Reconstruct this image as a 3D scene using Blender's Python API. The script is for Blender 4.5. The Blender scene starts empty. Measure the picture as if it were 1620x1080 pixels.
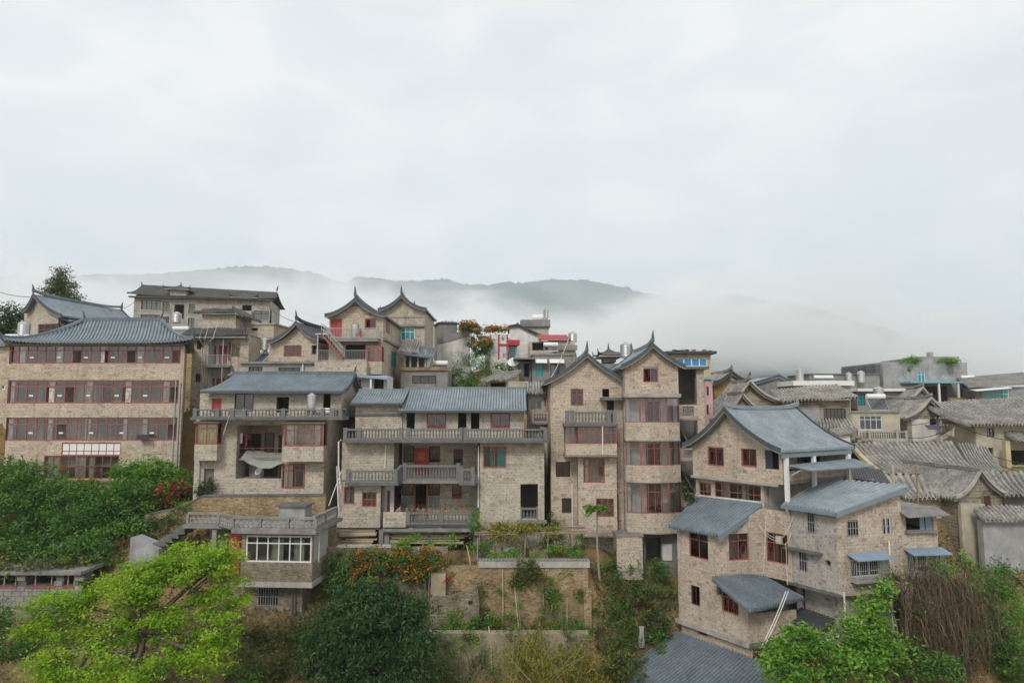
import bpy, math, random
import numpy as np
from mathutils import Vector
SC = bpy.context.scene
COL = SC.collection
R = math.radians
# ---------------------------------------------------------------- camera, world, sun, exposure
F = 1080.0                       # focal length in photo pixels (1620 px wide)
HOR = 645.0                      # photo row of the horizon
TH = math.atan((HOR - 540.0) / F)
cam_d = bpy.data.cameras.new('camera'); cam = bpy.data.objects.new('camera', cam_d); COL.objects.link(cam)
cam_d.sensor_width = 36.0; cam_d.lens = 24.0; cam_d.clip_start = 0.3; cam_d.clip_end = 30000
cam.rotation_euler = (R(90) + TH, 0, 0)
SC.camera = cam
SUN_EL, SUN_AZ = R(40), R(197)   # azimuth clockwise from +Y: behind the camera, a little to the left
w = bpy.data.worlds.new('World'); SC.world = w; w.use_nodes = True
nt = w.node_tree; nt.nodes.clear()
def wn(t, **k):
    n = nt.nodes.new(t)
    for a, b in k.items(): setattr(n, a, b)
    return n
sky = wn('ShaderNodeTexSky', sky_type='NISHITA'); sky.sun_disc = False
sky.sun_elevation = SUN_EL; sky.sun_rotation = SUN_AZ; sky.air_density = 1.0; sky.dust_density = 2.0
tc = wn('ShaderNodeTexCoord')
mp = wn('ShaderNodeMapping'); mp.inputs['Scale'].default_value = (1.6, 1.6, 3.4)
nz = wn('ShaderNodeTexNoise'); nz.inputs['Scale'].default_value = 1.7; nz.inputs['Detail'].default_value = 7; nz.inputs['Roughness'].default_value = 0.52
rp = wn('ShaderNodeValToRGB'); rp.color_ramp.elements[0].position = 0.34; rp.color_ramp.elements[1].position = 0.66
rp.color_ramp.elements[0].color = (0.86, 0.86, 0.86, 1); rp.color_ramp.elements[1].color = (1, 1, 1, 1)
nz2 = wn('ShaderNodeTexNoise'); nz2.inputs['Scale'].default_value = 3.6; nz2.inputs['Detail'].default_value = 9; nz2.inputs['Distortion'].default_value = 0.5
rp2 = wn('ShaderNodeValToRGB'); rp2.color_ramp.elements[0].position = 0.42; rp2.color_ramp.elements[1].position = 0.6
rp2.color_ramp.elements[0].color = (6.75, 7.05, 7.15, 1); rp2.color_ramp.elements[1].color = (7.6, 7.58, 7.45, 1)
mx = wn('ShaderNodeMix', data_type='RGBA')
bg = wn('ShaderNodeBackground'); bg.inputs['Strength'].default_value = 0.1
ow = wn('ShaderNodeOutputWorld')
L = nt.links.new
L(tc.outputs['Generated'], mp.inputs['Vector']); L(mp.outputs[0], nz.inputs['Vector']); L(mp.outputs[0], nz2.inputs['Vector'])
L(nz.outputs['Fac'], rp.inputs[0]); L(nz2.outputs['Fac'], rp2.inputs[0])
L(rp.outputs[0], mx.inputs['Factor']); L(sky.outputs[0], mx.inputs['A']); L(rp2.outputs[0], mx.inputs['B'])
L(mx.outputs['Result'], bg.inputs[0]); L(bg.outputs[0], ow.inputs[0])
sd = bpy.data.lights.new('sun', 'SUN'); sun = bpy.data.objects.new('sun', sd); COL.objects.link(sun)
sd.energy = 1.5; sd.angle = R(14); sd.color = (1, 0.965, 0.91)
sv = Vector((math.sin(SUN_AZ) * math.cos(SUN_EL), math.cos(SUN_AZ) * math.cos(SUN_EL), math.sin(SUN_EL)))
sun.rotation_euler = sv.to_track_quat('Z', 'Y').to_euler(); sun.location = (0, -20, 60)
vs = SC.view_settings
vs.view_transform = 'Standard'; vs.look = 'None'; vs.exposure = 0.45; vs.gamma = 1.0; vs.use_curve_mapping = False
SC.render.engine = 'CYCLES'
cy = SC.cycles
cy.use_denoising = True
try: cy.denoiser = 'OPENIMAGEDENOISE'
except Exception: pass
cy.max_bounces = 10; cy.diffuse_bounces = 3; cy.glossy_bounces = 2; cy.transmission_bounces = 4
cy.transparent_max_bounces = 12; cy.volume_bounces = 6; cy.volume_step_rate = 1.6; cy.volume_max_steps = 96
cy.use_adaptive_sampling = True; cy.adaptive_threshold = 0.02
cy.caustics_reflective = False; cy.caustics_refractive = False
# ---------------------------------------------------------------- pixels to places
CT, ST = math.cos(TH), math.sin(TH)
def ray(px, py):
    u = (px - 810.0) / F; v = (540.0 - py) / F
    return (u, CT - v * ST, ST + v * CT)
def P(px, py, Y):                 # world point seen at a photo pixel, at depth Y
    d = ray(px, py); t = Y / d[1]
    return (d[0] * t, Y, d[2] * t)
class Frame:                      # a vertical wall plane: ex along it (to the right), ey into the house
    def __init__(s, ox, oy, yaw=0.0):
        s.o = (ox, oy); a = R(yaw); s.yaw = a
        s.ex = (math.cos(a), math.sin(a)); s.ey = (-math.sin(a), math.cos(a))
    def p(s, x, y, z):
        return (s.o[0] + s.ex[0] * x + s.ey[0] * y, s.o[1] + s.ex[1] * x + s.ey[1] * y, z)
    def at(s, px, py, d=0.0):
        D = ray(px, py)
        t = (d + s.o[0] * s.ey[0] + s.o[1] * s.ey[1]) / (D[0] * s.ey[0] + D[1] * s.ey[1])
        return ((t * D[0] - s.o[0]) * s.ex[0] + (t * D[1] - s.o[1]) * s.ex[1], t * D[2])
    def r(s, x0, y0, x1, y1, d=0.0):
        ym = (y0 + y1) / 2; xm = (x0 + x1) / 2
        return (s.at(x0, ym, d)[0], s.at(x1, ym, d)[0], s.at(xm, y1, d)[1], s.at(xm, y0, d)[1])
    def side(s, x, back=0.0):     # wall on the right-hand side at local x: its ex runs into the house
        o = s.p(x, back, 0); return Frame(o[0], o[1], math.degrees(s.yaw) + 90)
    def left(s, x, depth):        # wall on the left-hand side at local x, running from the back to the front
        o = s.p(x, depth, 0); return Frame(o[0], o[1], math.degrees(s.yaw) - 90)
    def off(s, x, y):
        o = s.p(x, y, 0); return Frame(o[0], o[1], math.degrees(s.yaw))
class Skew(Frame):               # a house on a skewed plot: straight front, side walls leaning off at a slant
    def __init__(s, ox, oy, k):
        Frame.__init__(s, ox, oy, 0.0); s.ey = (-k, 1.0); s.k = k
    def at(s, px, py, d=0.0):
        D = ray(px, py); t = (s.o[1] + d) / D[1]; return (t * D[0] - s.o[0] + s.k * d, t * D[2])
    def side(s, x, back=0.0):
        o = s.p(x, back, 0); return Frame(o[0], o[1], 90 + math.degrees(math.atan(s.k)))
    def left(s, x, depth):
        o = s.p(x, depth, 0); return Frame(o[0], o[1], -90 + math.degrees(math.atan(s.k)))
def fr(px, py, Y, yaw=0.0):
    q = P(px, py, Y); return Frame(q[0], q[1], yaw)
# ---------------------------------------------------------------- materials
M = {}
def newmat(name):
    m = bpy.data.materials.new(name); m.use_nodes = True; m.node_tree.nodes.clear(); M[name] = m
    return m, m.node_tree
def nd(t, typ, ins=None, **k):
    n = t.nodes.new(typ)
    for a, b in k.items(): setattr(n, a, b)
    for a, b in (ins or {}).items(): n.inputs[a].default_value = b
    return n
def c4(c): return (c[0], c[1], c[2], 1)
def ramp(t, stops, interp='LINEAR'):
    n = t.nodes.new('ShaderNodeValToRGB'); cr = n.color_ramp; cr.interpolation = interp
    while len(cr.elements) < len(stops): cr.elements.new(0.5)
    for e, (p, c) in zip(cr.elements, stops): e.position = p; e.color = c4(c) if not isinstance(c, float) else (c, c, c, 1)
    return n
def finish(t, colsock, rough=0.8, bump=None, bd=0.02, spec=0.3, metal=0.0):
    b = nd(t, 'ShaderNodeBsdfPrincipled', {'Roughness': rough, 'Metallic': metal, 'Specular IOR Level': spec})
    o = nd(t, 'ShaderNodeOutputMaterial'); t.links.new(colsock, b.inputs['Base Color']); t.links.new(b.outputs[0], o.inputs[0])
    if bump is not None:
        bn = nd(t, 'ShaderNodeBump', {'Strength': 0.6, 'Distance': bd}); t.links.new(bump, bn.inputs['Height']); t.links.new(bn.outputs[0], b.inputs['Normal'])
    return b
def weather(t, sock, lo=0.72, hi=1.12, streak=True):    # stains and run-off marks multiply the colour
    g = nd(t, 'ShaderNodeNewGeometry')
    n1 = nd(t, 'ShaderNodeTexNoise', {'Scale': 0.8, 'Detail': 7.0, 'Roughness': 0.62}); t.links.new(g.outputs['Position'], n1.inputs['Vector'])
    r1 = ramp(t, [(0.3, float(lo)), (0.7, float(hi))]); t.links.new(n1.outputs['Fac'], r1.inputs[0])
    m = nd(t, 'ShaderNodeMix', data_type='RGBA', blend_type='MULTIPLY'); m.inputs['Factor'].default_value = 1.0
    t.links.new(sock, m.inputs['A']); t.links.new(r1.outputs[0], m.inputs['B']); out = m.outputs['Result']
    if streak:
        mp = nd(t, 'ShaderNodeMapping'); mp.inputs['Scale'].default_value = (2.2, 2.2, 0.16); t.links.new(g.outputs['Position'], mp.inputs['Vector'])
        n2 = nd(t, 'ShaderNodeTexNoise', {'Scale': 1.0, 'Detail': 5.0, 'Roughness': 0.6}); t.links.new(mp.outputs[0], n2.inputs['Vector'])
        r2 = ramp(t, [(0.30, 0.72), (0.46, 1.0)]); t.links.new(n2.outputs['Fac'], r2.inputs[0])
        m2 = nd(t, 'ShaderNodeMix', data_type='RGBA', blend_type='MULTIPLY'); m2.inputs['Factor'].default_value = 0.75
        t.links.new(out, m2.inputs['A']); t.links.new(r2.outputs[0], m2.inputs['B']); out = m2.outputs['Result']
    return out
def m_plain(name, c, rough=0.7, var=0.12, scale=3.0, spec=0.3, metal=0.0, wx=False, bump=0.0):
    m, t = newmat(name)
    g = nd(t, 'ShaderNodeNewGeometry'); n = nd(t, 'ShaderNodeTexNoise', {'Scale': scale, 'Detail': 5.0, 'Roughness': 0.65}); t.links.new(g.outputs['Position'], n.inputs['Vector'])
    r = ramp(t, [(0.25, [x * (1 - var) for x in c]), (0.75, [min(x * (1 + var), 0.95) for x in c])]); t.links.new(n.outputs['Fac'], r.inputs[0])
    s = r.outputs[0]
    if wx: s = weather(t, s)
    finish(t, s, rough, n.outputs['Fac'] if bump else None, bump, spec, metal)
def m_clad(name, stops, bw=0.40, bh=0.2, mort=(0.40, 0.345, 0.285), msize=0.012, wx=(0.8, 1.1), off=0.5):
    m, t = newmat(name)
    uv = nd(t, 'ShaderNodeUVMap')
    b = nd(t, 'ShaderNodeTexBrick', {'Color1': (0, 0, 0, 1), 'Color2': (1, 1, 1, 1), 'Mortar': (0.5, 0.5, 0.5, 1), 'Scale': 1.0, 'Mortar Size': msize, 'Mortar Smooth': 0.3, 'Bias': 0.0, 'Brick Width': bw, 'Row Height': bh})
    b.offset = off
    t.links.new(uv.outputs[0], b.inputs['Vector'])
    r = ramp(t, stops); t.links.new(b.outputs['Color'], r.inputs[0])
    n = nd(t, 'ShaderNodeTexNoise', {'Scale': 9.0, 'Detail': 4.0}); t.links.new(uv.outputs[0], n.inputs['Vector'])
    rn = ramp(t, [(0.25, 0.78), (0.75, 1.14)]); t.links.new(n.outputs['Fac'], rn.inputs[0])
    mm = nd(t, 'ShaderNodeMix', data_type='RGBA', blend_type='MULTIPLY'); mm.inputs['Factor'].default_value = 1.0
    t.links.new(r.outputs[0], mm.inputs['A']); t.links.new(rn.outputs[0], mm.inputs['B'])
    # small dark pits scattered over the cladding
    v = nd(t, 'ShaderNodeTexNoise', {'Scale': 6.5, 'Detail': 0.5, 'Roughness': 0.5}); t.links.new(uv.outputs[0], v.inputs['Vector'])
    rv = ramp(t, [(0.63, 1.0), (0.68, 0.45)]); t.links.new(v.outputs['Fac'], rv.inputs[0])
    mv = nd(t, 'ShaderNodeMix', data_type='RGBA', blend_type='MULTIPLY'); mv.inputs['Factor'].default_value = 0.8
    t.links.new(mm.outputs['Result'], mv.inputs['A']); t.links.new(rv.outputs[0], mv.inputs['B'])
    mo = nd(t, 'ShaderNodeMix', data_type='RGBA'); t.links.new(b.outputs['Fac'], mo.inputs['Factor']); t.links.new(mv.outputs['Result'], mo.inputs['A']); mo.inputs['B'].default_value = c4(mort)
    s = weather(t, mo.outputs['Result'], *wx)
    inv = nd(t, 'ShaderNodeMath', operation='SUBTRACT'); inv.inputs[0].default_value = 1.0; t.links.new(b.outputs['Fac'], inv.inputs[1])
    ad = nd(t, 'ShaderNodeMath', operation='ADD'); t.links.new(inv.outputs[0], ad.inputs[0]); t.links.new(n.outputs['Fac'], ad.inputs[1])
    finish(t, s, 0.85, ad.outputs[0], 0.015, 0.2)
def m_leaf(name, stops, trans=0.3):
    m, t = newmat(name)
    a = nd(t, 'ShaderNodeAttribute'); a.attribute_name = 'rnd'
    r = ramp(t, stops); t.links.new(a.outputs['Fac'], r.inputs[0])
    d = nd(t, 'ShaderNodeBsdfDiffuse'); tr = nd(t, 'ShaderNodeBsdfTranslucent'); x = nd(t, 'ShaderNodeMixShader', {0: trans})
    gl = nd(t, 'ShaderNodeBsdfGlossy', {'Roughness': 0.5, 'Color': (0.35, 0.35, 0.35, 1)}); x2 = nd(t, 'ShaderNodeMixShader', {0: 0.05})
    o = nd(t, 'ShaderNodeOutputMaterial')
    t.links.new(r.outputs[0], d.inputs[0]); t.links.new(r.outputs[0], tr.inputs[0]); t.links.new(d.outputs[0], x.inputs[1]); t.links.new(tr.outputs[0], x.inputs[2])
    t.links.new(x.outputs[0], x2.inputs[1]); t.links.new(gl.outputs[0], x2.inputs[2]); t.links.new(x2.outputs[0], o.inputs[0])
def m_glass(name, tint, refl=0.10):
    m, t = newmat(name)
    tr = nd(t, 'ShaderNodeBsdfTransparent', {'Color': c4(tint)}); gl = nd(t, 'ShaderNodeBsdfGlossy', {'Roughness': 0.04, 'Color': (0.9, 0.9, 0.9, 1)})
    fz = nd(t, 'ShaderNodeFresnel', {'IOR': 1.5}); mu = nd(t, 'ShaderNodeMath', operation='MULTIPLY_ADD'); mu.inputs[1].default_value = 1.0; mu.inputs[2].default_value = refl * 0.15
    x = nd(t, 'ShaderNodeMixShader'); o = nd(t, 'ShaderNodeOutputMaterial')
    t.links.new(fz.outputs[0], mu.inputs[0]); t.links.new(mu.outputs[0], x.inputs[0]); t.links.new(tr.outputs[0], x.inputs[1]); t.links.new(gl.outputs[0], x.inputs[2]); t.links.new(x.outputs[0], o.inputs[0])
def m_roof(name, c, c2, wx=(0.75, 1.15), rough=0.42, streak=True, sc=6.0):
    m, t = newmat(name)
    g = nd(t, 'ShaderNodeNewGeometry'); n = nd(t, 'ShaderNodeTexNoise', {'Scale': sc, 'Detail': 4.0, 'Roughness': 0.7}); t.links.new(g.outputs['Position'], n.inputs['Vector'])
    r = ramp(t, [(0.3, c), (0.7, c2)]); t.links.new(n.outputs['Fac'], r.inputs[0])
    finish(t, weather(t, r.outputs[0], wx[0], wx[1], streak), rough, None, 0, 0.35)
STONE = [(p, tuple(v * 1.2 for v in c)) for p, c in [(0.0, (0.33, 0.265, 0.215)), (0.06, (0.40, 0.34, 0.28)), (0.4, (0.45, 0.39, 0.32)), (0.75, (0.485, 0.43, 0.35)), (1.0, (0.46, 0.38, 0.315))]]
def tintstops(st, k): return [(p, tuple(min(c * q, 0.9) for c, q in zip(col, k))) for p, col in st]
m_clad('stone_clad', tintstops(STONE, (0.98, 1.0, 0.99)))
m_clad('stone_clad_warm', tintstops(STONE, (1.03, 1.0, 0.955)))
m_clad('stone_clad_pink', tintstops(STONE, (1.03, 0.985, 0.95)), 0.38, 0.19)
m_clad('stone_clad_grey', tintstops(STONE, (0.8, 0.86, 0.95)))
m_clad('block_grey', [(0.0, (0.2, 0.19, 0.18)), (0.5, (0.3, 0.28, 0.26)), (1.0, (0.36, 0.32, 0.29))], 0.5, 0.3, (0.15, 0.14, 0.13))
m_clad('brick_tan', [(0.0, (0.2, 0.16, 0.115)), (0.35, (0.3, 0.245, 0.175)), (0.7, (0.38, 0.315, 0.235)), (1.0, (0.33, 0.24, 0.165))], 0.26, 0.085, (0.25, 0.215, 0.17), 0.012, (0.55, 1.15))
m_clad('brick_orange', [(0.0, (0.25, 0.165, 0.09)), (0.5, (0.38, 0.27, 0.15)), (1.0, (0.46, 0.36, 0.22))], 0.26, 0.09, (0.33, 0.25, 0.15), 0.014, (0.55, 1.15))
m_clad('mud_brick', [(0.0, (0.36, 0.21, 0.08)), (0.5, (0.42, 0.25, 0.1)), (1.0, (0.46, 0.3, 0.14))], 0.4, 0.15, (0.38, 0.24, 0.11), 0.012, (0.75, 1.1))
m_clad('old_stone', [(0.0, (0.2, 0.18, 0.145)), (0.4, (0.28, 0.25, 0.195)), (1.0, (0.38, 0.335, 0.25))], 0.6, 0.22, (0.42, 0.37, 0.28), 0.025, (0.65, 1.1))
m_plain('concrete', (0.26, 0.25, 0.235), 0.85, 0.2, 1.5, 0.2, wx=True)
m_plain('concrete_light', (0.42, 0.4, 0.36), 0.85, 0.15, 1.5, 0.2, wx=True)
m_plain('concrete_dark', (0.15, 0.15, 0.145), 0.85, 0.2, 2.0, 0.2, wx=True)
m_plain('baluster_grey', (0.17, 0.17, 0.17), 0.8, 0.18, 4.0, 0.25)
m_plain('plaster_white', (0.68, 0.66, 0.63), 0.85, 0.08, 1.2, 0.2, wx=True)
m_plain('plaster_cream', (0.5, 0.45, 0.35), 0.85, 0.12, 1.2, 0.2, wx=True)
m_plain('plaster_grey', (0.36, 0.36, 0.36), 0.85, 0.12, 0.8, 0.2, wx=True)
m_plain('plaster_pink', (0.6, 0.38, 0.4), 0.85, 0.08, 1.2, 0.2, wx=True)
m_plain('plaster_yellow', (0.52, 0.44, 0.27), 0.85, 0.1, 1.2, 0.2, wx=True)
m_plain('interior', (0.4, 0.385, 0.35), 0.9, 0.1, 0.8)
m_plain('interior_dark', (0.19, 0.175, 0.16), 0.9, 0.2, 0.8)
m_plain('red_paint', (0.33, 0.085, 0.065), 0.5, 0.15, 3.0, 0.4)
m_plain('red_door', (0.4, 0.05, 0.05), 0.5, 0.12, 3.0, 0.4)
m_plain('dark_wood', (0.075, 0.03, 0.022), 0.6, 0.2, 3.0)
m_plain('white_frame', (0.72, 0.72, 0.7), 0.5, 0.05, 3.0, 0.4)
m_plain('white_paint', (0.75, 0.75, 0.73), 0.6, 0.06, 3.0)
m_plain('curtain', (0.6, 0.57, 0.5), 0.9, 0.1, 2.0)
m_plain('curtain_teal', (0.03, 0.3, 0.3), 0.9, 0.15, 2.0)
m_plain('curtain_yellow', (0.66, 0.6, 0.2), 0.9, 0.05, 2.0)
m_plain('steel', (0.55, 0.55, 0.54), 0.35, 0.1, 3.0, 0.5, 0.85)
m_plain('pipe_grey', (0.4, 0.4, 0.4), 0.5, 0.1, 3.0)
m_plain('pipe_white', (0.7, 0.69, 0.66), 0.5, 0.08, 3.0)
m_plain('dark_metal', (0.06, 0.062, 0.065), 0.5, 0.2, 3.0)
m_plain('black', (0.02, 0.02, 0.02), 0.6, 0.2, 3.0)
m_plain('verge_grey', (0.075, 0.088, 0.098), 0.6, 0.2, 2.0)
m_plain('fascia_blue', (0.2, 0.245, 0.275), 0.6, 0.12, 2.0)
m_plain('blue_sheet', (0.24, 0.32, 0.41), 0.5, 0.15, 2.0)
m_plain('teal_sheet', (0.2, 0.42, 0.46), 0.5, 0.12, 2.0)
m_plain('blue_pane', (0.03, 0.24, 0.52), 0.15, 0.2, 1.0, 0.6)
m_plain('teal_pane', (0.03, 0.27, 0.29), 0.15, 0.2, 1.0, 0.6)
m_plain('red_sheet', (0.42, 0.045, 0.06), 0.5, 0.12, 2.0)
m_plain('wood_pole', (0.3, 0.24, 0.17), 0.85, 0.25, 4.0)
m_plain('old_plaster', (0.36, 0.3, 0.215), 0.9, 0.35, 1.2, 0.2, wx=True)
m_plain('wood_plank', (0.52, 0.42, 0.28), 0.85, 0.25, 4.0)
m_plain('bark', (0.11, 0.085, 0.065), 0.9, 0.3, 6.0, bump=0.03)
m_plain('bark_pale', (0.3, 0.27, 0.22), 0.9, 0.25, 6.0)
m_plain('tarp', (0.34, 0.37, 0.31), 0.75, 0.12, 2.0)
m_plain('solar', (0.04, 0.045, 0.075), 0.25, 0.1, 2.0, 0.6)
m_plain('orange_plastic', (0.6, 0.14, 0.02), 0.5, 0.1, 3.0)
m_plain('cable', (0.05, 0.05, 0.05), 0.7, 0.1, 3.0)
m_plain('wire_white', (0.6, 0.58, 0.52), 0.6, 0.1, 3.0)
m_roof('roof_tile', (0.155, 0.195, 0.22), (0.23, 0.275, 0.3))
m_roof('roof_tile_pale', (0.205, 0.25, 0.275), (0.3, 0.34, 0.36))
m_roof('roof_tile_dark', (0.1, 0.125, 0.15), (0.175, 0.21, 0.235))
m_roof('old_tile', (0.15, 0.145, 0.13), (0.4, 0.38, 0.335), (0.6, 1.25), 0.9, False, 5.0)
m_roof('old_tile_pale', (0.19, 0.18, 0.16), (0.48, 0.45, 0.39), (0.6, 1.25), 0.9, False, 5.0)
m_roof('dark_tile', (0.07, 0.068, 0.065), (0.14, 0.135, 0.13), (0.7, 1.2), 0.9, False, 5.0)
m_glass('glass', (0.93, 0.95, 0.95)); m_glass('glass_teal', (0.42, 0.82, 0.84)); m_glass('glass_blue', (0.3, 0.72, 0.97)); m_glass('glass_clear', (0.97, 0.98, 0.98), 0.06)
m_leaf('leaf_bright', [(0.0, (0.13, 0.29, 0.016)), (0.5, (0.29, 0.48, 0.026)), (1.0, (0.48, 0.65, 0.06))], 0.5)
m_leaf('leaf_mid', [(0.0, (0.04, 0.11, 0.022)), (0.5, (0.085, 0.2, 0.037)), (1.0, (0.18, 0.32, 0.055))])
m_leaf('leaf_fresh', [(0.0, (0.08, 0.2, 0.022)), (0.5, (0.15, 0.32, 0.035)), (1.0, (0.26, 0.44, 0.06))], 0.35)
m_leaf('leaf_dark', [(0.0, (0.02, 0.055, 0.018)), (0.6, (0.045, 0.105, 0.03)), (1.0, (0.09, 0.17, 0.05))], 0.2)
m_leaf('leaf_olive', [(0.0, (0.06, 0.075, 0.02)), (0.5, (0.11, 0.14, 0.035)), (1.0, (0.2, 0.21, 0.06))])
m_leaf('leaf_yellow', [(0.0, (0.12, 0.15, 0.02)), (0.5, (0.27, 0.27, 0.045)), (1.0, (0.5, 0.36, 0.06))], 0.35)
m_leaf('flower_orange', [(0.0, (0.5, 0.1, 0.01)), (1.0, (0.75, 0.22, 0.02))])
m_leaf('flower_red', [(0.0, (0.35, 0.01, 0.04)), (1.0, (0.62, 0.03, 0.09))])
m_leaf('dry_vine', [(0.0, (0.06, 0.042, 0.03)), (0.5, (0.125, 0.09, 0.06)), (1.0, (0.21, 0.155, 0.1))], 0.15)
m_leaf('dry_grass', [(0.0, (0.16, 0.12, 0.06)), (0.5, (0.27, 0.21, 0.11)), (1.0, (0.38, 0.32, 0.17))], 0.2)
# ---------------------------------------------------------------- mesh builder
class MB:
    def __init__(s): s.v = []; s.f = []
    def add(s, vs, fs):
        n = len(s.v); s.v.extend(vs); s.f.extend([tuple(i + n for i in f) for f in fs]); return s
    def quad(s, a, b, c, d): return s.add([a, b, c, d], [(0, 1, 2, 3)])
    def box(s, f, x0, x1, y0, y1, z0, z1):
        p = [f.p(x, y, z) for z in (z0, z1) for y in (y0, y1) for x in (x0, x1)]
        return s.add(p, [(0, 1, 5, 4), (3, 2, 6, 7), (2, 0, 4, 6), (1, 3, 7, 5), (4, 5, 7, 6), (2, 3, 1, 0)])
    def hexa(s, p): # p: 8 points, bottom 4 ring then top 4 ring
        return s.add(p, [(3, 2, 1, 0), (4, 5, 6, 7), (0, 1, 5, 4), (1, 2, 6, 5), (2, 3, 7, 6), (3, 0, 4, 7)])
    def tube(s, path, r, n=6, cap=True):
        path = [Vector(q) for q in path]; m = len(path)
        rr = r if isinstance(r, (list, tuple)) else [r] * m
        vs = []
        for i, q in enumerate(path):
            d = (path[min(i + 1, m - 1)] - path[max(i - 1, 0)]); d = d.normalized() if d.length > 1e-9 else Vector((0, 0, 1))
            a = d.cross(Vector((0, 0, 1)) if abs(d.z) < 0.9 else Vector((1, 0, 0))).normalized(); b = d.cross(a)
            for k in range(n):
                t = 2 * math.pi * k / n; vs.append(tuple(q + (a * math.cos(t) + b * math.sin(t)) * rr[i]))
        fs = [(i * n + k, i * n + (k + 1) % n, (i + 1) * n + (k + 1) % n, (i + 1) * n + k) for i in range(m - 1) for k in range(n)]
        if cap: fs += [tuple(range(n))[::-1], tuple((m - 1) * n + k for k in range(n))]
        return s.add(vs, fs)
    def lathe(s, c, prof, n=12):   # prof: (r, z)
        vs = [(c[0] + r * math.cos(2 * math.pi * k / n), c[1] + r * math.sin(2 * math.pi * k / n), c[2] + z) for r, z in prof for k in range(n)]
        m = len(prof)
        fs = [(i * n + k, i * n + (k + 1) % n, (i + 1) * n + (k + 1) % n, (i + 1) * n + k) for i in range(m - 1) for k in range(n)]
        fs += [tuple(range(n))[::-1], tuple((m - 1) * n + k for k in range(n))]
        return s.add(vs, fs)
    def grid(s, pts, nu, nv):      # pts row-major nu x nv
        return s.add(pts, [(i * nv + j, i * nv + j + 1, (i + 1) * nv + j + 1, (i + 1) * nv + j) for i in range(nu - 1) for j in range(nv - 1)])
    def wall(s, f, x0, x1, z0, z1, holes=(), d=0.0, th=0.24):
        xs = sorted({x0, x1, *[h[0] for h in holes], *[h[1] for h in holes]}); zs = sorted({z0, z1, *[h[2] for h in holes], *[h[3] for h in holes]})
        xs = [x for x in xs if x0 - 1e-6 <= x <= x1 + 1e-6]; zs = [z for z in zs if z0 - 1e-6 <= z <= z1 + 1e-6]
        for i in range(len(xs) - 1):
            for j in range(len(zs) - 1):
                a, b, c, e = xs[i], xs[i + 1], zs[j], zs[j + 1]; mx, mz = (a + b) / 2, (c + e) / 2
                if any(h[0] < mx < h[1] and h[2] < mz < h[3] for h in holes): continue
                s.quad(f.p(a, d, c), f.p(b, d, c), f.p(b, d, e), f.p(a, d, e))
                s.quad(f.p(b, d + th, c), f.p(a, d + th, c), f.p(a, d + th, e), f.p(b, d + th, e))
        for (a, b, c, e) in list(holes):
            s.quad(f.p(a, d, c), f.p(a, d + th, c), f.p(b, d + th, c), f.p(b, d, c)); s.quad(f.p(a, d, e), f.p(b, d, e), f.p(b, d + th, e), f.p(a, d + th, e))
            s.quad(f.p(a, d, c), f.p(a, d, e), f.p(a, d + th, e), f.p(a, d + th, c)); s.quad(f.p(b, d, c), f.p(b, d + th, c), f.p(b, d + th, e), f.p(b, d, e))
        s.quad(f.p(x0, d, z1), f.p(x1, d, z1), f.p(x1, d + th, z1), f.p(x0, d + th, z1)); s.quad(f.p(x0, d + th, z0), f.p(x1, d + th, z0), f.p(x1, d, z0), f.p(x0, d, z0))
        s.quad(f.p(x0, d + th, z0), f.p(x0, d, z0), f.p(x0, d, z1), f.p(x0, d + th, z1)); s.quad(f.p(x1, d, z0), f.p(x1, d + th, z0), f.p(x1, d + th, z1), f.p(x1, d, z1))
        return s
def mkmesh(name, v, f, org=(0, 0, 0), smooth=False):
    me = bpy.data.meshes.new(name)
    me.from_pydata([(a - org[0], b - org[1], c - org[2]) for a, b, c in v], [], f)
    n = len(me.polygons); nl = len(me.loops)
    nrm = np.empty(n * 3, 'f'); me.polygons.foreach_get('normal', nrm); nrm = nrm.reshape(-1, 3)
    ls = np.empty(n, 'i'); me.polygons.foreach_get('loop_total', ls)
    vi = np.empty(nl, 'i'); me.loops.foreach_get('vertex_index', vi)
    co = np.array(v, 'f').reshape(-1, 3)[vi]; N = np.repeat(nrm, ls, 0)
    flat = np.abs(N[:, 2]) > 0.85; h = np.hypot(N[:, 0], N[:, 1]) + 1e-9
    tx, ty = -N[:, 1] / h, N[:, 0] / h
    u = np.where(flat, co[:, 0], co[:, 0] * tx + co[:, 1] * ty); vv = np.where(flat, co[:, 1], co[:, 2])
    uv = me.uv_layers.new(name='UVMap'); uv.data.foreach_set('uv', np.stack([u, vv], 1).astype('f').ravel())
    if smooth: me.polygons.foreach_set('use_smooth', np.ones(n, bool))
    me.update(); return me
def tag(o, label=None, cat=None, group=None, kind=None):
    if label: o['label'] = label
    if cat: o['category'] = cat
    if group: o['group'] = group
    if kind: o['kind'] = kind
    return o
LOC = {}
class Thing:
    def __init__(s, name, label, cat, loc, group=None):
        o = bpy.data.objects.new(name, None); COL.objects.link(o); o.location = loc; o.empty_display_size = 0.5
        tag(o, label, cat, group); s.o = o; s.loc = tuple(loc)
    def part(s, name, mb, mat, parent=None, smooth=False, label=None, kind=None):
        o = bpy.data.objects.new(name, mkmesh(name, mb.v, mb.f, s.loc, smooth)); COL.objects.link(o)
        o.data.materials.append(M[mat]); o.parent = parent or s.o
        if label: o['label'] = label
        if kind: o['kind'] = kind
        return o
    def raw(s, name, me, mat, parent=None, at=None, kind=None):   # a piece that shares its mesh
        o = bpy.data.objects.new(name, me); COL.objects.link(o); o.parent = parent or s.o
        if mat and not me.materials: me.materials.append(M[mat])
        if at is not None: o.location = (at[0] - s.loc[0], at[1] - s.loc[1], at[2] - s.loc[2])
        if kind: o['kind'] = kind
        return o
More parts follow.
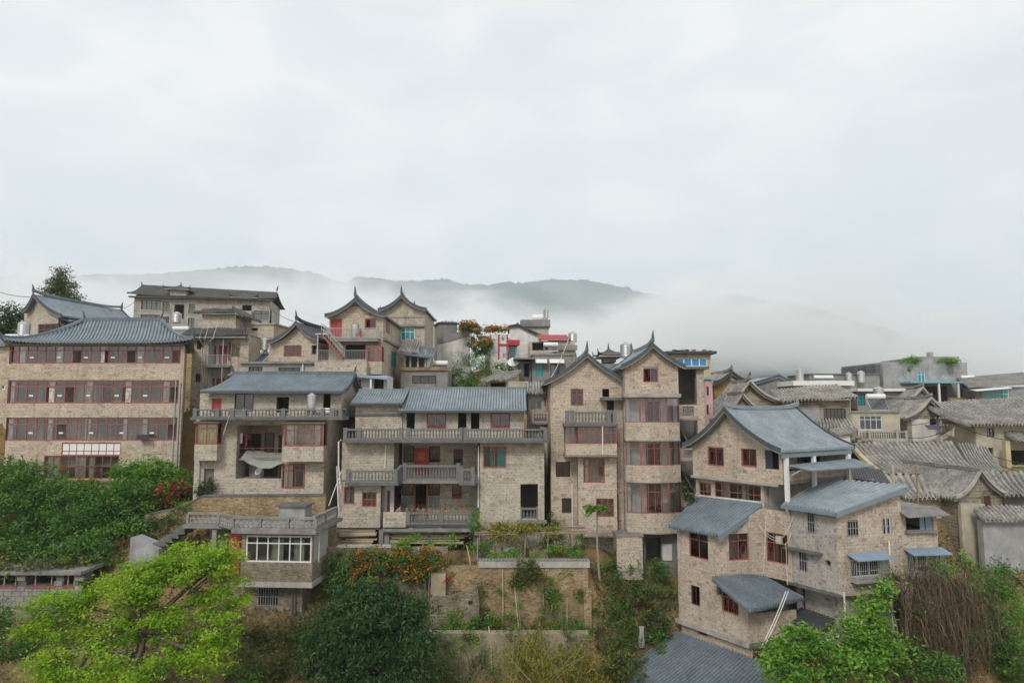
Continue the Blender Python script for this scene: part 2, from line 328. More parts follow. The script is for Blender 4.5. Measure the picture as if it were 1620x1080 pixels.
def single(name, mb, mat, label, cat, loc=(0, 0, 0), group=None, kind=None, smooth=False):
    o = bpy.data.objects.new(name, mkmesh(name, mb.v, mb.f, loc, smooth)); COL.objects.link(o); o.location = loc
    o.data.materials.append(M[mat]); tag(o, label, cat, group, kind); return o
# ---------------------------------------------------------------- building kit
rng = random.Random(7); NR = np.random.default_rng(11)
def lerp3(a, b, t): return tuple(p + (q - p) * t for p, q in zip(a, b))
def patch_mb(r0, r1, e0, e1, sag=0.0, pitch=0.21, amp=0.05, course=0.8, st=0.012, lift=0.0, v0=None, th=0.12, jit=0.0, v1=None):
    r0, r1, e0, e1 = [np.array(q, float) for q in (r0, r1, e0, e1)]
    n = max(3, int(round(np.linalg.norm(e1 - e0) / pitch))); nu = 4 * n + 1
    sl = np.linalg.norm((e0 + e1) / 2 - (r0 + r1) / 2); nc = max(2, int(round(sl / course)))
    vv, hh = [], []
    for j in range(nc):
        vv += [j / nc, (j + 1) / nc - 0.02 / nc]; hh += [0.0, st]
    vv.append(1.0); hh.append(0.0); vv = np.array(vv); hh = np.array(hh); nv = len(vv)
    u = np.linspace(0, 1, nu); prof = np.tile([-0.45, 0.75, 1.0, 0.75], n + 1)[:nu] * amp * 1.25
    if jit:
        k = np.repeat(NR.normal(0, jit, n + 1), 4)[:nu]; prof = prof + k * 0.5
    V0 = np.array([v0(x) if v0 else 0.0 for x in u]); V1 = np.array([v1(x) if v1 else 1.0 for x in u])
    U, T = np.meshgrid(u, vv, indexing='ij'); T = V0[:, None] + T * (V1 - V0)[:, None]
    def surf(U, T):
        A = r0 + (r1 - r0) * U[..., None]; B = e0 + (e1 - e0) * U[..., None]
        S = A + (B - A) * T[..., None]
        S[..., 2] += -sag * 4 * T * (1 - T) + lift * (np.abs(2 * U - 1) ** 5) * T ** 2
        return S
    S = surf(U, T); S[..., 2] += prof[:, None] + hh[None, :]
    if jit:
        S[..., 2] += NR.normal(0, jit * 0.6, S.shape[:2]); 
        uu = np.linspace(0, 6.28, nu)[:, None]; S[..., 2] += 0.05 * np.sin(uu * 1.7 + T * 3 + NR.uniform(0, 6))
    mb = MB(); mb.grid([tuple(q) for q in S.reshape(-1, 3)], nu, nv)
    # underside and edges
    cu = np.linspace(0, 1, 13); cv = np.linspace(0, 1, 9); CU, CV = np.meshgrid(cu, cv, indexing='ij')
    a = np.interp(cu, u, V0)[:, None]; b = np.interp(cu, u, V1)[:, None]; CV = a + CV * (b - a)
    B = surf(CU, CV); B[..., 2] -= th; nb = len(mb.v)
    mb.add([tuple(q) for q in B.reshape(-1, 3)], [(i * 9 + j, (i + 1) * 9 + j, (i + 1) * 9 + j + 1, i * 9 + j + 1) for i in range(12) for j in range(8)])
    def skirt(top, flip):
        n0 = len(top); lo = [(x, y, z - th - 0.03) for x, y, z in top]
        fs = [(i, i + 1, n0 + i + 1, n0 + i) if flip else (i + 1, i, n0 + i, n0 + i + 1) for i in range(n0 - 1)]
        mb.add(top + lo, fs)
    skirt([tuple(q) for q in S[:, -1]], True); skirt([tuple(q) for q in S[0, :]], False); skirt([tuple(q) for q in S[-1, :]], True); skirt([tuple(q) for q in S[:, 0]], False)
    return mb
def strip_mb(path, wv, h, z=0.0, mb=None):          # rectangular bar swept along a path, width vector wv, height h
    mb = mb or MB(); n = len(path); vs = []
    for q in path:
        for a, b in ((0, 0), (1, 0), (1, 1), (0, 1)): vs.append((q[0] + wv[0] * a, q[1] + wv[1] * a, q[2] + wv[2] * a + z + h * b))
    fs = [(4 * i + k, 4 * i + (k + 1) % 4, 4 * (i + 1) + (k + 1) % 4, 4 * (i + 1) + k) for i in range(n - 1) for k in range(4)] + [(3, 2, 1, 0), tuple(4 * (n - 1) + k for k in range(4))]
    return mb.add(vs, fs)
def horn_mb(base, d, h, r=0.13, mb=None):           # pointed finial that rises and leans along d
    mb = mb or MB(); pts = [(base[0] + d[0] * t * t * h * 0.35, base[1] + d[1] * t * t * h * 0.35, base[2] - 0.15 + (h + 0.15) * t) for t in (0, 0.25, 0.5, 0.75, 1)]
    return mb.tube(pts, [r, r * 0.95, r * 0.7, r * 0.45, r * 0.1], 6)
def gable_roof(T, f, x0, x1, y0, y1, ze, zr, sag=0.3, xm=None, ze2=None, mat='roof_tile', vm='verge_grey', horn=0.9, pitch=0.21, vw=0.12, vh=0.3, amp=0.07, jit=0.0, back=True, rm=None, hm=None, th=0.12, course=0.8):
    xm = (x0 + x1) / 2 if xm is None else xm; ze2 = ze if ze2 is None else ze2
    rf = None
    for sgn, xe, zz in ((-1, x0, ze), (1, x1, ze2)):
        a, b = (y1, y0) if sgn < 0 else (y0, y1)
        o = T.part('roof', patch_mb(f.p(xm, a, zr), f.p(xm, b, zr), f.p(xe, a, zz), f.p(xe, b, zz), sag, pitch, amp, jit=jit, th=th, course=course), mat)
        rf = rf or o
        for yy, dy in ((y0, -vw), (y1, vw)):
            if yy == y1 and not back: continue
            path = []
            for k in range(13):
                t = k / 12; z = zr + (zz - zr) * t - sag * 4 * t * (1 - t)
                path.append(f.p(xm + (xe - xm) * t, yy, z))
            T.part('verge', strip_mb(path, (f.ey[0] * dy, f.ey[1] * dy, 0), vh, -vh + 0.12 + amp), vm, o)
            if horn > 0.65 and yy == y0: T.part('verge_trim', strip_mb(path, (f.ey[0] * dy * 0.8, f.ey[1] * dy * 0.8, 0), 0.06, -vh + 0.055 + amp), 'concrete_light', o)
    path = [f.p(xm, y0 - vw + (y1 - y0 + 2 * vw) * k / 10, zr + 0.02 + 0.28 * abs(k / 5 - 1) ** 4 * (1 if horn else 0)) for k in range(11)]
    T.part('ridge_cap', strip_mb([(q[0] - f.ex[0] * 0.11, q[1] - f.ex[1] * 0.11, q[2]) for q in path], (f.ex[0] * 0.22, f.ex[1] * 0.22, 0), 0.24), rm or mat, rf)
    if horn:
        for yy, s in ((y0, -1), (y1, 1)):
            if yy == y1 and not back: continue
            T.part('ridge_horn', horn_mb(f.p(xm, yy - s * 0.0, zr + 0.35), (f.ey[0] * s, f.ey[1] * s), horn), hm or vm, rf)
def prof_fn(x0, x1, ze, zr, sag, xm=None, ze2=None):
    xm = (x0 + x1) / 2 if xm is None else xm; ze2 = ze if ze2 is None else ze2
    def z(x):
        t = (xm - x) / (xm - x0) if x < xm else (x - xm) / (x1 - xm)
        t = max(0, min(1, t)); e = ze if x < xm else ze2
        return zr + (e - zr) * t - sag * 4 * t * (1 - t)
    return z
def gable_fill(f, x0, x1, z0, zf, d=0.0, th=0.24, n=16, drop=0.14, mb=None):
    mb = mb or MB(); xs = [x0 + (x1 - x0) * i / n for i in range(n + 1)]
    for a, b in zip(xs, xs[1:]):
        za, zb = max(zf(a) - drop, z0), max(zf(b) - drop, z0)
        mb.quad(f.p(a, d, z0), f.p(b, d, z0), f.p(b, d, zb), f.p(a, d, za)); mb.quad(f.p(b, d + th, z0), f.p(a, d + th, z0), f.p(a, d + th, za), f.p(b, d + th, zb))
        mb.quad(f.p(a, d, za), f.p(b, d, zb), f.p(b, d + th, zb), f.p(a, d + th, za))
    return mb
def unit_box(name):
    q = Frame(0, 0, 0); return mkmesh(name, *(lambda m: (m.v, m.f))(MB().box(q, 0, 1, -0.5, 0.5, 0, 1)))
PANE = {}
def pane(T, f, x0, x1, y, z0, z1, mat, parent, name='pane'):
    if mat not in PANE: PANE[mat] = unit_box('pane')
    o = T.raw(name, PANE[mat], mat, parent, f.p(x0, y, z0)); o.scale = (x1 - x0, 0.012, z1 - z0); o.rotation_euler[2] = f.yaw
    return o
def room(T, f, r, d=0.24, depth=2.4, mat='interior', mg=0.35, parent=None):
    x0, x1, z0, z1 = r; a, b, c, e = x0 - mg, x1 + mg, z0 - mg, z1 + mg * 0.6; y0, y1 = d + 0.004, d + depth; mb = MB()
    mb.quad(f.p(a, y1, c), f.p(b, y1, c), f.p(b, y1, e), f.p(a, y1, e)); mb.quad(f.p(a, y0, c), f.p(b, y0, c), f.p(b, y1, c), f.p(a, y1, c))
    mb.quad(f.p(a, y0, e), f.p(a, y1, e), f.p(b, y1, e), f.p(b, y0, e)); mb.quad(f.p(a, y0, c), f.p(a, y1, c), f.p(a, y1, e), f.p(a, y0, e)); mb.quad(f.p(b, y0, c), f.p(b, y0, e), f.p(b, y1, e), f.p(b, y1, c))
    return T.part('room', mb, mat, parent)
def curtain_mb(f, x0, x1, z0, z1, y, n=None, amp=0.035):
    n = n or max(6, int((x1 - x0) / 0.07)); pts = []
    for i in range(n + 1):
        for j in range(2): pts.append(f.p(x0 + (x1 - x0) * i / n, y + amp * math.sin(i * 1.9 + x0 * 7), z0 if j == 0 else z1))
    return MB().grid(pts, n + 1, 2)
def window(T, f, r, cols=2, splits=(), mat='red_paint', glass='glass', d=0.0, inset=0.1, fw=0.075, bar=0.05, lattice=0, curtain=None, rm=True, depth=2.2, rmat='interior', opened=(), cmat='curtain', th=0.24, bars=False, sill=None, lrows=None):
    x0, x1, z0, z1 = r; y = d + inset; mb = MB(); q = 0.035
    mb.box(f, x0, x1, y - q, y + q, z0, z0 + fw); mb.box(f, x0, x1, y - q, y + q, z1 - fw, z1)
    mb.box(f, x0, x0 + fw, y - q, y + q, z0 + fw, z1 - fw); mb.box(f, x1 - fw, x1, y - q, y + q, z0 + fw, z1 - fw)
    xs = [x0] + ([x0 + (x1 - x0) * k / cols for k in range(1, cols)] if isinstance(cols, int) else [x0 + (x1 - x0) * k for k in cols]) + [x1]
    zs = [z0] + [z0 + (z1 - z0) * k for k in splits] + [z1]
    for zz in zs[1:-1]: mb.box(f, x0 + fw, x1 - fw, y - q * 0.9, y + q * 0.9, zz - bar / 2, zz + bar / 2)
    zb = [z0 + fw] + [v for zz in zs[1:-1] for v in (zz - bar / 2, zz + bar / 2)] + [z1 - fw]
    for xx in xs[1:-1]:
        for a, b in zip(zb[::2], zb[1::2]): mb.box(f, xx - bar / 2, xx + bar / 2, y - q * 0.8, y + q * 0.8, a, b)
    if lattice:
        for i in range(len(xs) - 1):
            if lattice == 2 and i % 2: continue
            for j in (lrows or (0,)):
                a, b, c, e = xs[i] + 0.03, xs[i + 1] - 0.03, zs[j] + 0.05, zs[j + 1] - 0.03; s1 = (b - a) * 0.24; s2 = (e - c) * 0.22; tt = 0.008
                for (g0, g1, h0, h1) in ((a + s1, b - s1, c + s2 - tt, c + s2 + tt), (a + s1, b - s1, e - s2 - tt, e - s2 + tt), (a + s1 - tt, a + s1 + tt, c + s2, e - s2), (b - s1 - tt, b - s1 + tt, c + s2, e - s2),
                                         ((a + b) / 2 - tt, (a + b) / 2 + tt, c, c + s2), ((a + b) / 2 - tt, (a + b) / 2 + tt, e - s2, e), (a, a + s1, (c + e) / 2 - tt, (c + e) / 2 + tt), (b - s1, b, (c + e) / 2 - tt, (c + e) / 2 + tt)):
                    mb.box(f, g0, g1, y - 0.012, y + 0.012, h0, h1)
    w = T.part('window', mb, mat)
    for i in range(len(xs) - 1):
        for j in range(len(zs) - 1):
            if (i, j) in opened: continue
            pane(T, f, xs[i] + bar * 0.4, xs[i + 1] - bar * 0.4, y, zs[j] + bar * 0.4, zs[j + 1] - bar * 0.4, glass, w)
    if bars:
        m2 = MB(); n = max(3, int((x1 - x0) / 0.16))
        for i in range(n + 1):
            xx = x0 + 0.03 + (x1 - x0 - 0.06) * i / n; m2.box(f, xx - 0.012, xx + 0.012, d - 0.03, d - 0.006, z0, z1)
        for k in (0.06, 0.5, 0.94): m2.box(f, x0, x1, d - 0.045, d - 0.03, z0 + (z1 - z0) * k - 0.012, z0 + (z1 - z0) * k + 0.012)
        T.part('window_bars', m2, 'pipe_grey', w)
    if curtain:
        for (c0, c1) in curtain:
            T.part('curtain', curtain_mb(f, x0 + (x1 - x0) * c0, x0 + (x1 - x0) * c1, z0 + 0.03, z1 - 0.04, y + 0.14), cmat, w)
    if rm: room(T, f, r, d + th, depth, rmat, parent=w)
    if sill: T.part('sill', MB().box(f, x0 - 0.08, x1 + 0.08, d - 0.1, d + 0.05, z0 - 0.09, z0 - 0.004), sill, w)
    return w
def door(T, f, r, mat='red_door', d=0.0, inset=0.12, frame='red_paint', name='door', leaves=1):
    x0, x1, z0, z1 = r; y = d + inset; w = 0.07; mb = MB()
    mb.box(f, x0, x0 + w, y - 0.05, y + 0.05, z0, z1); mb.box(f, x1 - w, x1, y - 0.05, y + 0.05, z0, z1); mb.box(f, x0 + w, x1 - w, y - 0.05, y + 0.05, z1 - w, z1)
    o = T.part(name, mb, frame)
    n = leaves
    for k in range(n):
        a = x0 + w + (x1 - x0 - 2 * w) * k / n + 0.006; b = x0 + w + (x1 - x0 - 2 * w) * (k + 1) / n - 0.006; lm = MB(); lm.box(f, a, b, y - 0.02, y + 0.02, z0, z1 - w)
        for (s0, s1) in ((0.06, 0.44), (0.5, 0.94)):
            lm.box(f, a + (b - a) * 0.18, a + (b - a) * 0.82, y - 0.04, y - 0.021, z0 + (z1 - z0) * s0, z0 + (z1 - w - z0) * s1)
        lm.box(f, b - 0.12, b - 0.08, y - 0.07, y - 0.021, z0 + 0.95, z0 + 1.08)
        T.part('door_leaf', lm, mat, o)
    return o
BAL = None
def balustrade(T, f, x0, x1, d, z0, z1, posts=(), mat='baluster_grey', gap=0.23, bal=True, pw=0.28, skip=(), bmat=None):
    global BAL
    if BAL is None:
        BAL = mkmesh('baluster', *(lambda m: (m.v, m.f))(MB().lathe((0, 0, 0), [(0.055, 0), (0.055, 0.1), (0.03, 0.14), (0.062, 0.3), (0.066, 0.42), (0.034, 0.72), (0.03, 0.86), (0.055, 0.9), (0.055, 1.0)], 8)), smooth=False)
    mb = MB(); h = z1 - z0; y0, y1 = d, d + 0.2; b0 = z0 + h * 0.14; t0 = z1 - h * 0.16
    mb.box(f, x0, x1, y0, y1, z0, b0); mb.box(f, x0, x1, y0 - 0.03, y1 + 0.03, t0, z1)
    ps = sorted([x0 + pw / 2, x1 - pw / 2] + list(posts))
    for p in ps: mb.box(f, p - pw / 2, p + pw / 2, y0 - 0.05, y1 + 0.05, z0 + 0.002, z1 + h * 0.1)
    o = T.part('balustrade', mb, mat)
    if bal:
        me = BAL if (bmat or mat) == 'baluster_grey' else BAL.copy()
        for a, b in zip(ps, ps[1:]):
            if any(a < s < b for s in skip): continue
            a += pw / 2; b -= pw / 2; n = int((b - a) / gap)
            if n < 1: continue
            for k in range(n):
                q = T.raw('baluster', me, bmat or mat, o, f.p(a + (b - a) * (k + 0.5) / n, d + 0.1, b0)); q.scale = (1, 1, t0 - b0)
    return o
def railing(T, pts, h, mat='pipe_grey', gap=0.14, r=0.014, name='railing', rails=(1.0, 0.08), parent=None):
    mb = MB()
    for k in rails: mb.tube([(p[0], p[1], p[2] + h * k) for p in pts], r * 1.6, 5)
    for a, b in zip(pts, pts[1:]):
        n = max(1, int(math.dist(a, b) / gap))
        for i in range(n + 1):
            q = lerp3(a, b, i / n); mb.tube([q, (q[0], q[1], q[2] + h)], r, 4, False)
    return T.part(name, mb, mat, parent)
def shell(T, f, x0, x1, dep, z0, z1, mat, holes=(), rholes=(), lholes=(), d=0.0, front=True, top=True):
    if front: T.part('wall', MB().wall(f, x0, x1, z0, z1, holes, d), mat)
    T.part('wall', MB().wall(f.side(x1 - 0.003, d + 0.245), 0, dep - 0.5, z0, z1 - 0.003, rholes), mat)
    T.part('wall', MB().wall(f.left(x0 + 0.003, d + dep - 0.255), 0, dep - 0.5, z0, z1 - 0.003, lholes), mat)
    T.part('wall', MB().box(f, x0, x1, d + dep - 0.25, d + dep, z0, z1), mat)
    if top: T.part('flat_roof', MB().box(f, x0 + 0.01, x1 - 0.01, d + 0.01, d + dep - 0.01, z1 - 0.15, z1 + 0.006), 'concrete')
def pipe(T, pts, r=0.05, mat='pipe_white', name='drain_pipe'): return T.part(name, MB().tube(pts, r, 6), mat)
# ---- small roof-top things
def water_tank(label, pos, r=0.5, h=1.3, legs=0.0, group='steel water tanks on the roofs'):
    T = Thing('water_tank', label, 'water tank', pos, group); x, y, z = pos; z += legs
    pr = [(r * 0.98, 0)]
    for k in range(1, 6): pr += [(r, h * k / 6 - 0.03), (r * 1.02, h * k / 6), (r, h * k / 6 + 0.03)]
    pr += [(r, h), (r * 0.55, h + r * 0.3), (r * 0.5, h + r * 0.3)]
    T.part('tank_body', MB().lathe((x, y, z), pr, 16), 'steel', smooth=False); T.part('lid', MB().lathe((x, y, z + h + r * 0.3), [(r * 0.4, 0), (r * 0.4, 0.06), (0.05, 0.1)], 12), 'steel')
    if legs:
        for sx in (-1, 1):
            for sy in (-1, 1): T.part('leg', MB().tube([(x + sx * r * 0.7, y + sy * r * 0.7, z - legs), (x + sx * r * 0.7, y + sy * r * 0.7, z)], 0.04, 5), 'dark_metal')
    return T
def solar_heater(label, pos, w=1.8, yaw=0, tilt=40, group='solar water heaters on the roofs', panel=1.6):
    T = Thing('solar_heater', label, 'solar heater', pos, group); f = Frame(pos[0], pos[1], yaw); z = pos[2]; L = panel; c, s = math.cos(R(tilt)) * L, math.sin(R(tilt)) * L
    T.part('tank', MB().tube([f.p(-w / 2, c, z + s + 0.25), f.p(-w / 2 + 0.04, c, z + s + 0.25), f.p(w / 2 - 0.04, c, z + s + 0.25), f.p(w / 2, c, z + s + 0.25)], [0.2, 0.25, 0.25, 0.2], 12), 'white_paint')
    mb = MB(); n = 12
    for k in range(n):
        x = -w / 2 + 0.12 + (w - 0.24) * k / (n - 1); mb.tube([f.p(x, 0.05, z + 0.12), f.p(x, c, z + s + 0.12)], 0.035, 5)
    T.part('tubes', mb, 'solar'); mb = MB()
    for x in (-w / 2 + 0.05, w / 2 - 0.05):
        mb.tube([f.p(x, 0, z), f.p(x, c, z + s)], 0.03, 4); mb.tube([f.p(x, c, z), f.p(x, c, z + s + 0.1)], 0.03, 4)
    mb.box(f, -w / 2, w / 2, 0, 0.06, z + 0.02, z + 0.12); T.part('stand', mb, 'steel'); return T
def dish(label, pos, r=0.4, aim=(-0.3, -0.8, 0.5)):
    T = Thing('satellite_dish', label, 'satellite dish', pos, 'satellite dishes'); a = Vector(aim).normalized(); b = a.cross(Vector((0, 0, 1))).normalized(); c = b.cross(a)
    ctr = Vector(pos) + Vector((0, 0, r + 0.15)); vs = []; m = 5; n = 14
    for i in range(m + 1):
        rr = r * i / m
        for k in range(n): t = 2 * math.pi * k / n; vs.append(tuple(ctr + (b * math.cos(t) + c * math.sin(t)) * rr + a * (0.35 * rr * rr / r)))
    mb = MB().add(vs, [(i * n + k, (i + 1) * n + k, (i + 1) * n + (k + 1) % n, i * n + (k + 1) % n) for i in range(m) for k in range(n)])
    T.part('reflector', mb, 'white_paint'); T.part('mast', MB().tube([pos, tuple(ctr - a * 0.02)], 0.03, 6), 'pipe_grey'); T.part('feed_arm', MB().tube([tuple(ctr - c * r * 0.9 + a * 0.1), tuple(ctr + a * r * 0.9)], [0.015, 0.03], 5), 'pipe_grey')
    return T
def cable(label, a, b, sag=0.5, r=0.018, mat='cable', n=12, name='power_cable', group='cables strung between the houses'):
    pts = [(a[0] + (b[0] - a[0]) * t, a[1] + (b[1] - a[1]) * t, a[2] + (b[2] - a[2]) * t - sag * 4 * t * (1 - t)) for t in [k / n for k in range(n + 1)]]
    return single(name, MB().tube(pts, r, 5), mat, label, 'cable', (0, 0, 0), group)
# ---------------------------------------------------------------- plants
def leaf_mesh(name, Pn, size, asp=0.42, up=0.5, droop=0.0, fold=True, dirs=None, svar=0.35):
    N = len(Pn); n = NR.normal(size=(N, 3)); n[:, 2] = np.abs(n[:, 2]) + up; n /= np.linalg.norm(n, axis=1)[:, None]
    t = NR.normal(size=(N, 3)) if dirs is None else np.asarray(dirs, float) + NR.normal(size=(N, 3)) * 0.25
    t[:, 2] -= droop; t -= n * np.sum(t * n, 1)[:, None]; t /= np.linalg.norm(t, axis=1)[:, None] + 1e-9; b = np.cross(n, t)
    L = size * (1 + svar * NR.uniform(-1, 1, N))[:, None]; W = L * asp
    V = np.stack([Pn - t * L * 0.5, Pn + b * W * 0.5 + n * L * 0.06, Pn + t * L * 0.5, Pn - b * W * 0.5 + n * L * 0.06], 1).reshape(-1, 3).astype('f')
    me = bpy.data.meshes.new(name); me.vertices.add(4 * N); me.vertices.foreach_set('co', V.ravel()); me.loops.add(4 * N); me.loops.foreach_set('vertex_index', np.arange(4 * N, dtype='i'))
    me.polygons.add(N); me.polygons.foreach_set('loop_start', np.arange(0, 4 * N, 4, dtype='i')); me.polygons.foreach_set('loop_total', np.full(N, 4, 'i'))
    at = me.attributes.new('rnd', 'FLOAT', 'FACE'); return me, at, N
def set_rnd(me, at, vals): at.data.foreach_set('value', np.clip(vals, 0, 1).astype('f')); me.update(); me.validate()
def clump_points(lobes, per, k, rc, inner=0.45, flat=0.7):
    """lobes: (cx,cy,cz,rx,ry,rz); per: clumps for each cubic-ish unit; k leaves per clump; rc clump radius"""
    pts, cid, cen = [], [], []; c = 0
    for (x, y, z, rx, ry, rz) in lobes:
        m = max(4, int(per * (rx * ry + ry * rz + rx * rz) / 3)); d = NR.normal(size=(m, 3)); d /= np.linalg.norm(d, axis=1)[:, None]
        rr = NR.uniform(inner, 1.06, m)[:, None]; C = np.array([x, y, z]) + d * rr * np.array([rx, ry, rz])
        for q in C:
            kk = int(k * NR.uniform(0.5, 1.5)); g = NR.normal(size=(kk, 3)) * rc * NR.uniform(0.6, 1.3) * np.array([1, 1, flat]); pts.append(q + g); cid.append(np.full(kk, c)); cen.append(q); c += 1
    return np.concatenate(pts), np.concatenate(cid), np.array(cen)
def foliage(T, lobes, mat, size=0.2, per=10, k=40, rc=0.35, name='crown', asp=0.42, up=0.5, droop=0.0, inner=0.45, flat=0.7, parent=None, svar=0.35, lab=None):
    Pn, cid, cen = clump_points(lobes, per, k, rc, inner, flat); Pn = Pn - np.array(T.loc)
    me, at, N = leaf_mesh(name, Pn, size, asp, up, droop, svar=svar)
    cv = NR.uniform(0.15, 0.85, len(cen)); set_rnd(me, at, cv[cid] + NR.normal(0, 0.16, N)); me.materials.append(M[mat])
    o = bpy.data.objects.new(name, me); COL.objects.link(o)
    if parent or T.o: o.parent = parent or T.o
    if lab: o['label'] = lab
    return o, cen
def limb(a, b, bend=0.3, n=6):
    a, b = Vector(a), Vector(b); d = b - a; side = Vector((rng.uniform(-1, 1), rng.uniform(-1, 1), rng.uniform(0, 0.6))) * d.length * bend * 0.5
    return [tuple(a + d * t + side * math.sin(math.pi * t)) for t in [k / n for k in range(n + 1)]]
def tree(name, label, base, lobes, mat, trunk_r=0.2, size=0.2, per=10, k=40, rc=0.35, bark='bark', group=None, fork=None, cat='tree', twigs=5, **kw):
    T = Thing(name, label, cat, base, group); o, cen = foliage(T, lobes, mat, size, per, k, rc, **kw)
    fk = fork or lerp3(base, lobes[0][:3], 0.55); mb = MB(); mb.tube(limb(base, fk, 0.2), [trunk_r * (1.25 - 0.5 * i / 6) for i in range(7)], 8); T.part('trunk', mb, bark, smooth=True)
    for l in lobes:
        mb = MB(); tip = (l[0], l[1], l[2]); mb.tube(limb(fk, tip, 0.35), [trunk_r * (0.62 - 0.4 * i / 6) for i in range(7)], 6)
        d = np.linalg.norm((cen - np.array(tip)) / np.array(l[3:6]), axis=1); idx = np.argsort(d)[:60]
        for q in NR.permutation(idx)[:twigs]: mb.tube(limb(lerp3(fk, tip, rng.uniform(0.5, 0.95)), tuple(cen[q]), 0.3, 4), [trunk_r * 0.22 * (1 - 0.17 * i) for i in range(5)], 4)
        T.part('branch', mb, bark, smooth=True)
    return T
def shrub(name, label, base, lobes, mat, size=0.16, per=14, k=34, rc=0.25, group=None, stems=4, cat='shrub', flowers=None, bark='bark', **kw):
    T = Thing(name, label, cat, base, group); o, cen = foliage(T, lobes, mat, size, per, k, rc, name='foliage', **kw)
    if stems:
        mb = MB()
        for i in range(stems): mb.tube(limb(base, tuple(cen[int(NR.integers(len(cen)))]), 0.3), [0.035 - 0.004 * j for j in range(7)], 5)
        T.part('stem', mb, bark)
    if flowers:
        fm, fper, fs, sel = flowers; pts = [q for q in cen if sel(q)]; pts = [pts[i] for i in NR.permutation(len(pts))[:fper]]
        if pts:
            Q = np.concatenate([np.array(q) + NR.normal(size=(14, 3)) * 0.17 + np.array([0, -0.12, 0.08]) for q in pts]) - np.array(T.loc)
            me, at, N = leaf_mesh('flowers', Q, fs, 0.7, 0.2); set_rnd(me, at, NR.uniform(0, 1, N)); me.materials.append(M[fm]); b = bpy.data.objects.new('flowers', me); COL.objects.link(b); b.parent = T.o; b['kind'] = 'stuff'
    return T
# ---------------------------------------------------------------- mountains, fog, haze
def noise2(x, y, seed=0, oct=5, s=1.0):
    r = np.random.default_rng(seed); out = np.zeros_like(x); a = 1.0
    for o in range(oct):
        for _ in range(3):
            th = r.uniform(0, 6.28); k = s * 2 ** o * r.uniform(0.7, 1.3); out += a * np.sin((x * math.cos(th) + y * math.sin(th)) * k + r.uniform(0, 6.28)) / 3
        a *= 0.5
    return out
def grid_obj(name, X, Y, Z, mat, smooth=True):
    nu, nv = X.shape; me = bpy.data.meshes.new(name); V = np.stack([X, Y, Z], -1).reshape(-1, 3).astype('f'); n = (nu - 1) * (nv - 1)
    me.vertices.add(nu * nv); me.vertices.foreach_set('co', V.ravel())
    i, j = np.meshgrid(np.arange(nu - 1), np.arange(nv - 1), indexing='ij'); a = (i * nv + j).ravel(); q = np.stack([a, a + nv, a + nv + 1, a + 1], 1).astype('i')
    me.loops.add(4 * n); me.loops.foreach_set('vertex_index', q.ravel()); me.polygons.add(n); me.polygons.foreach_set('loop_start', np.arange(0, 4 * n, 4, dtype='i')); me.polygons.foreach_set('loop_total', np.full(n, 4, 'i'))
    if smooth: me.polygons.foreach_set('use_smooth', np.ones(n, bool))
    me.update(); me.validate(); o = bpy.data.objects.new(name, me); COL.objects.link(o); me.materials.append(M[mat]); return o
m, t = newmat('forest')
g = nd(t, 'ShaderNodeNewGeometry'); n = nd(t, 'ShaderNodeTexNoise', {'Scale': 0.02, 'Detail': 8.0, 'Roughness': 0.7}); t.links.new(g.outputs['Position'], n.inputs['Vector'])
r = ramp(t, [(0.3, (0.02, 0.035, 0.022)), (0.7, (0.06, 0.085, 0.045))]); t.links.new(n.outputs['Fac'], r.inputs[0]); finish(t, r.outputs[0], 0.95, n.outputs['Fac'], 14.0, 0.1)
def mountain(Yc, prof, back=1500, front=2200, zlow=-160, seed=1, wob=26):
    px = np.array([p[0] for p in prof], float); pz = np.array([P(p[0], p[1], Yc)[2] for p in prof]); pxw = np.array([P(p[0], p[1], Yc)[0] for p in prof])
    x = np.linspace(pxw[0] - 900, pxw[-1] + 900, 420); ys = np.concatenate([np.linspace(Yc - front, Yc, 60), np.linspace(Yc, Yc + back, 14)[1:]])
    X, Y = np.meshgrid(x, ys, indexing='ij'); top = np.interp(x, pxw, pz, left=zlow, right=zlow)
    ext = np.clip(np.minimum(x - (pxw[0] - 900), (pxw[-1] + 900) - x) / 900, 0, 1); 
    top = np.where(x < pxw[0], zlow + (pz[0] - zlow) * ext, np.where(x > pxw[-1], zlow + (pz[-1] - zlow) * ext, top))
    f = np.where(Y < Yc, 1 - (Yc - Y) / front, 1 - (Y - Yc) / back); f = np.clip(f, 0, 1) ** 1.15
    Z = zlow + (top[:, None] - zlow) * f + noise2(X, Y, seed, 5, 0.006) * wob * (0.35 + 1.5 * f * (1 - f) * 2) * np.clip(f * 4, 0, 1) + noise2(X, Y, seed + 5, 3, 0.05) * 7 + NR.normal(0, 4.5, X.shape) * np.clip(f * 3, 0, 1)
    o = grid_obj('mountain', X, Y, Z, 'forest'); o['kind'] = 'structure'; return o
mountain(3600, [(-150, 440), (0, 438), (60, 437), (160, 432), (250, 434), (300, 431), (350, 426), (400, 423), (460, 424), (500, 432), (560, 450), (640, 480)], seed=3)
mountain(4300, [(480, 470), (570, 438), (640, 446), (700, 441), (750, 451), (800, 447), (880, 442), (930, 444), (1000, 456), (1060, 469), (1130, 476), (1160, 464), (1200, 472), (1300, 490), (1400, 520)], seed=8)
mountain(2700, [(1000, 570), (1100, 535), (1200, 496), (1290, 492), (1380, 518), (1450, 550), (1540, 590), (1640, 615), (1760, 630)], front=1100, back=900, seed=13, wob=18)
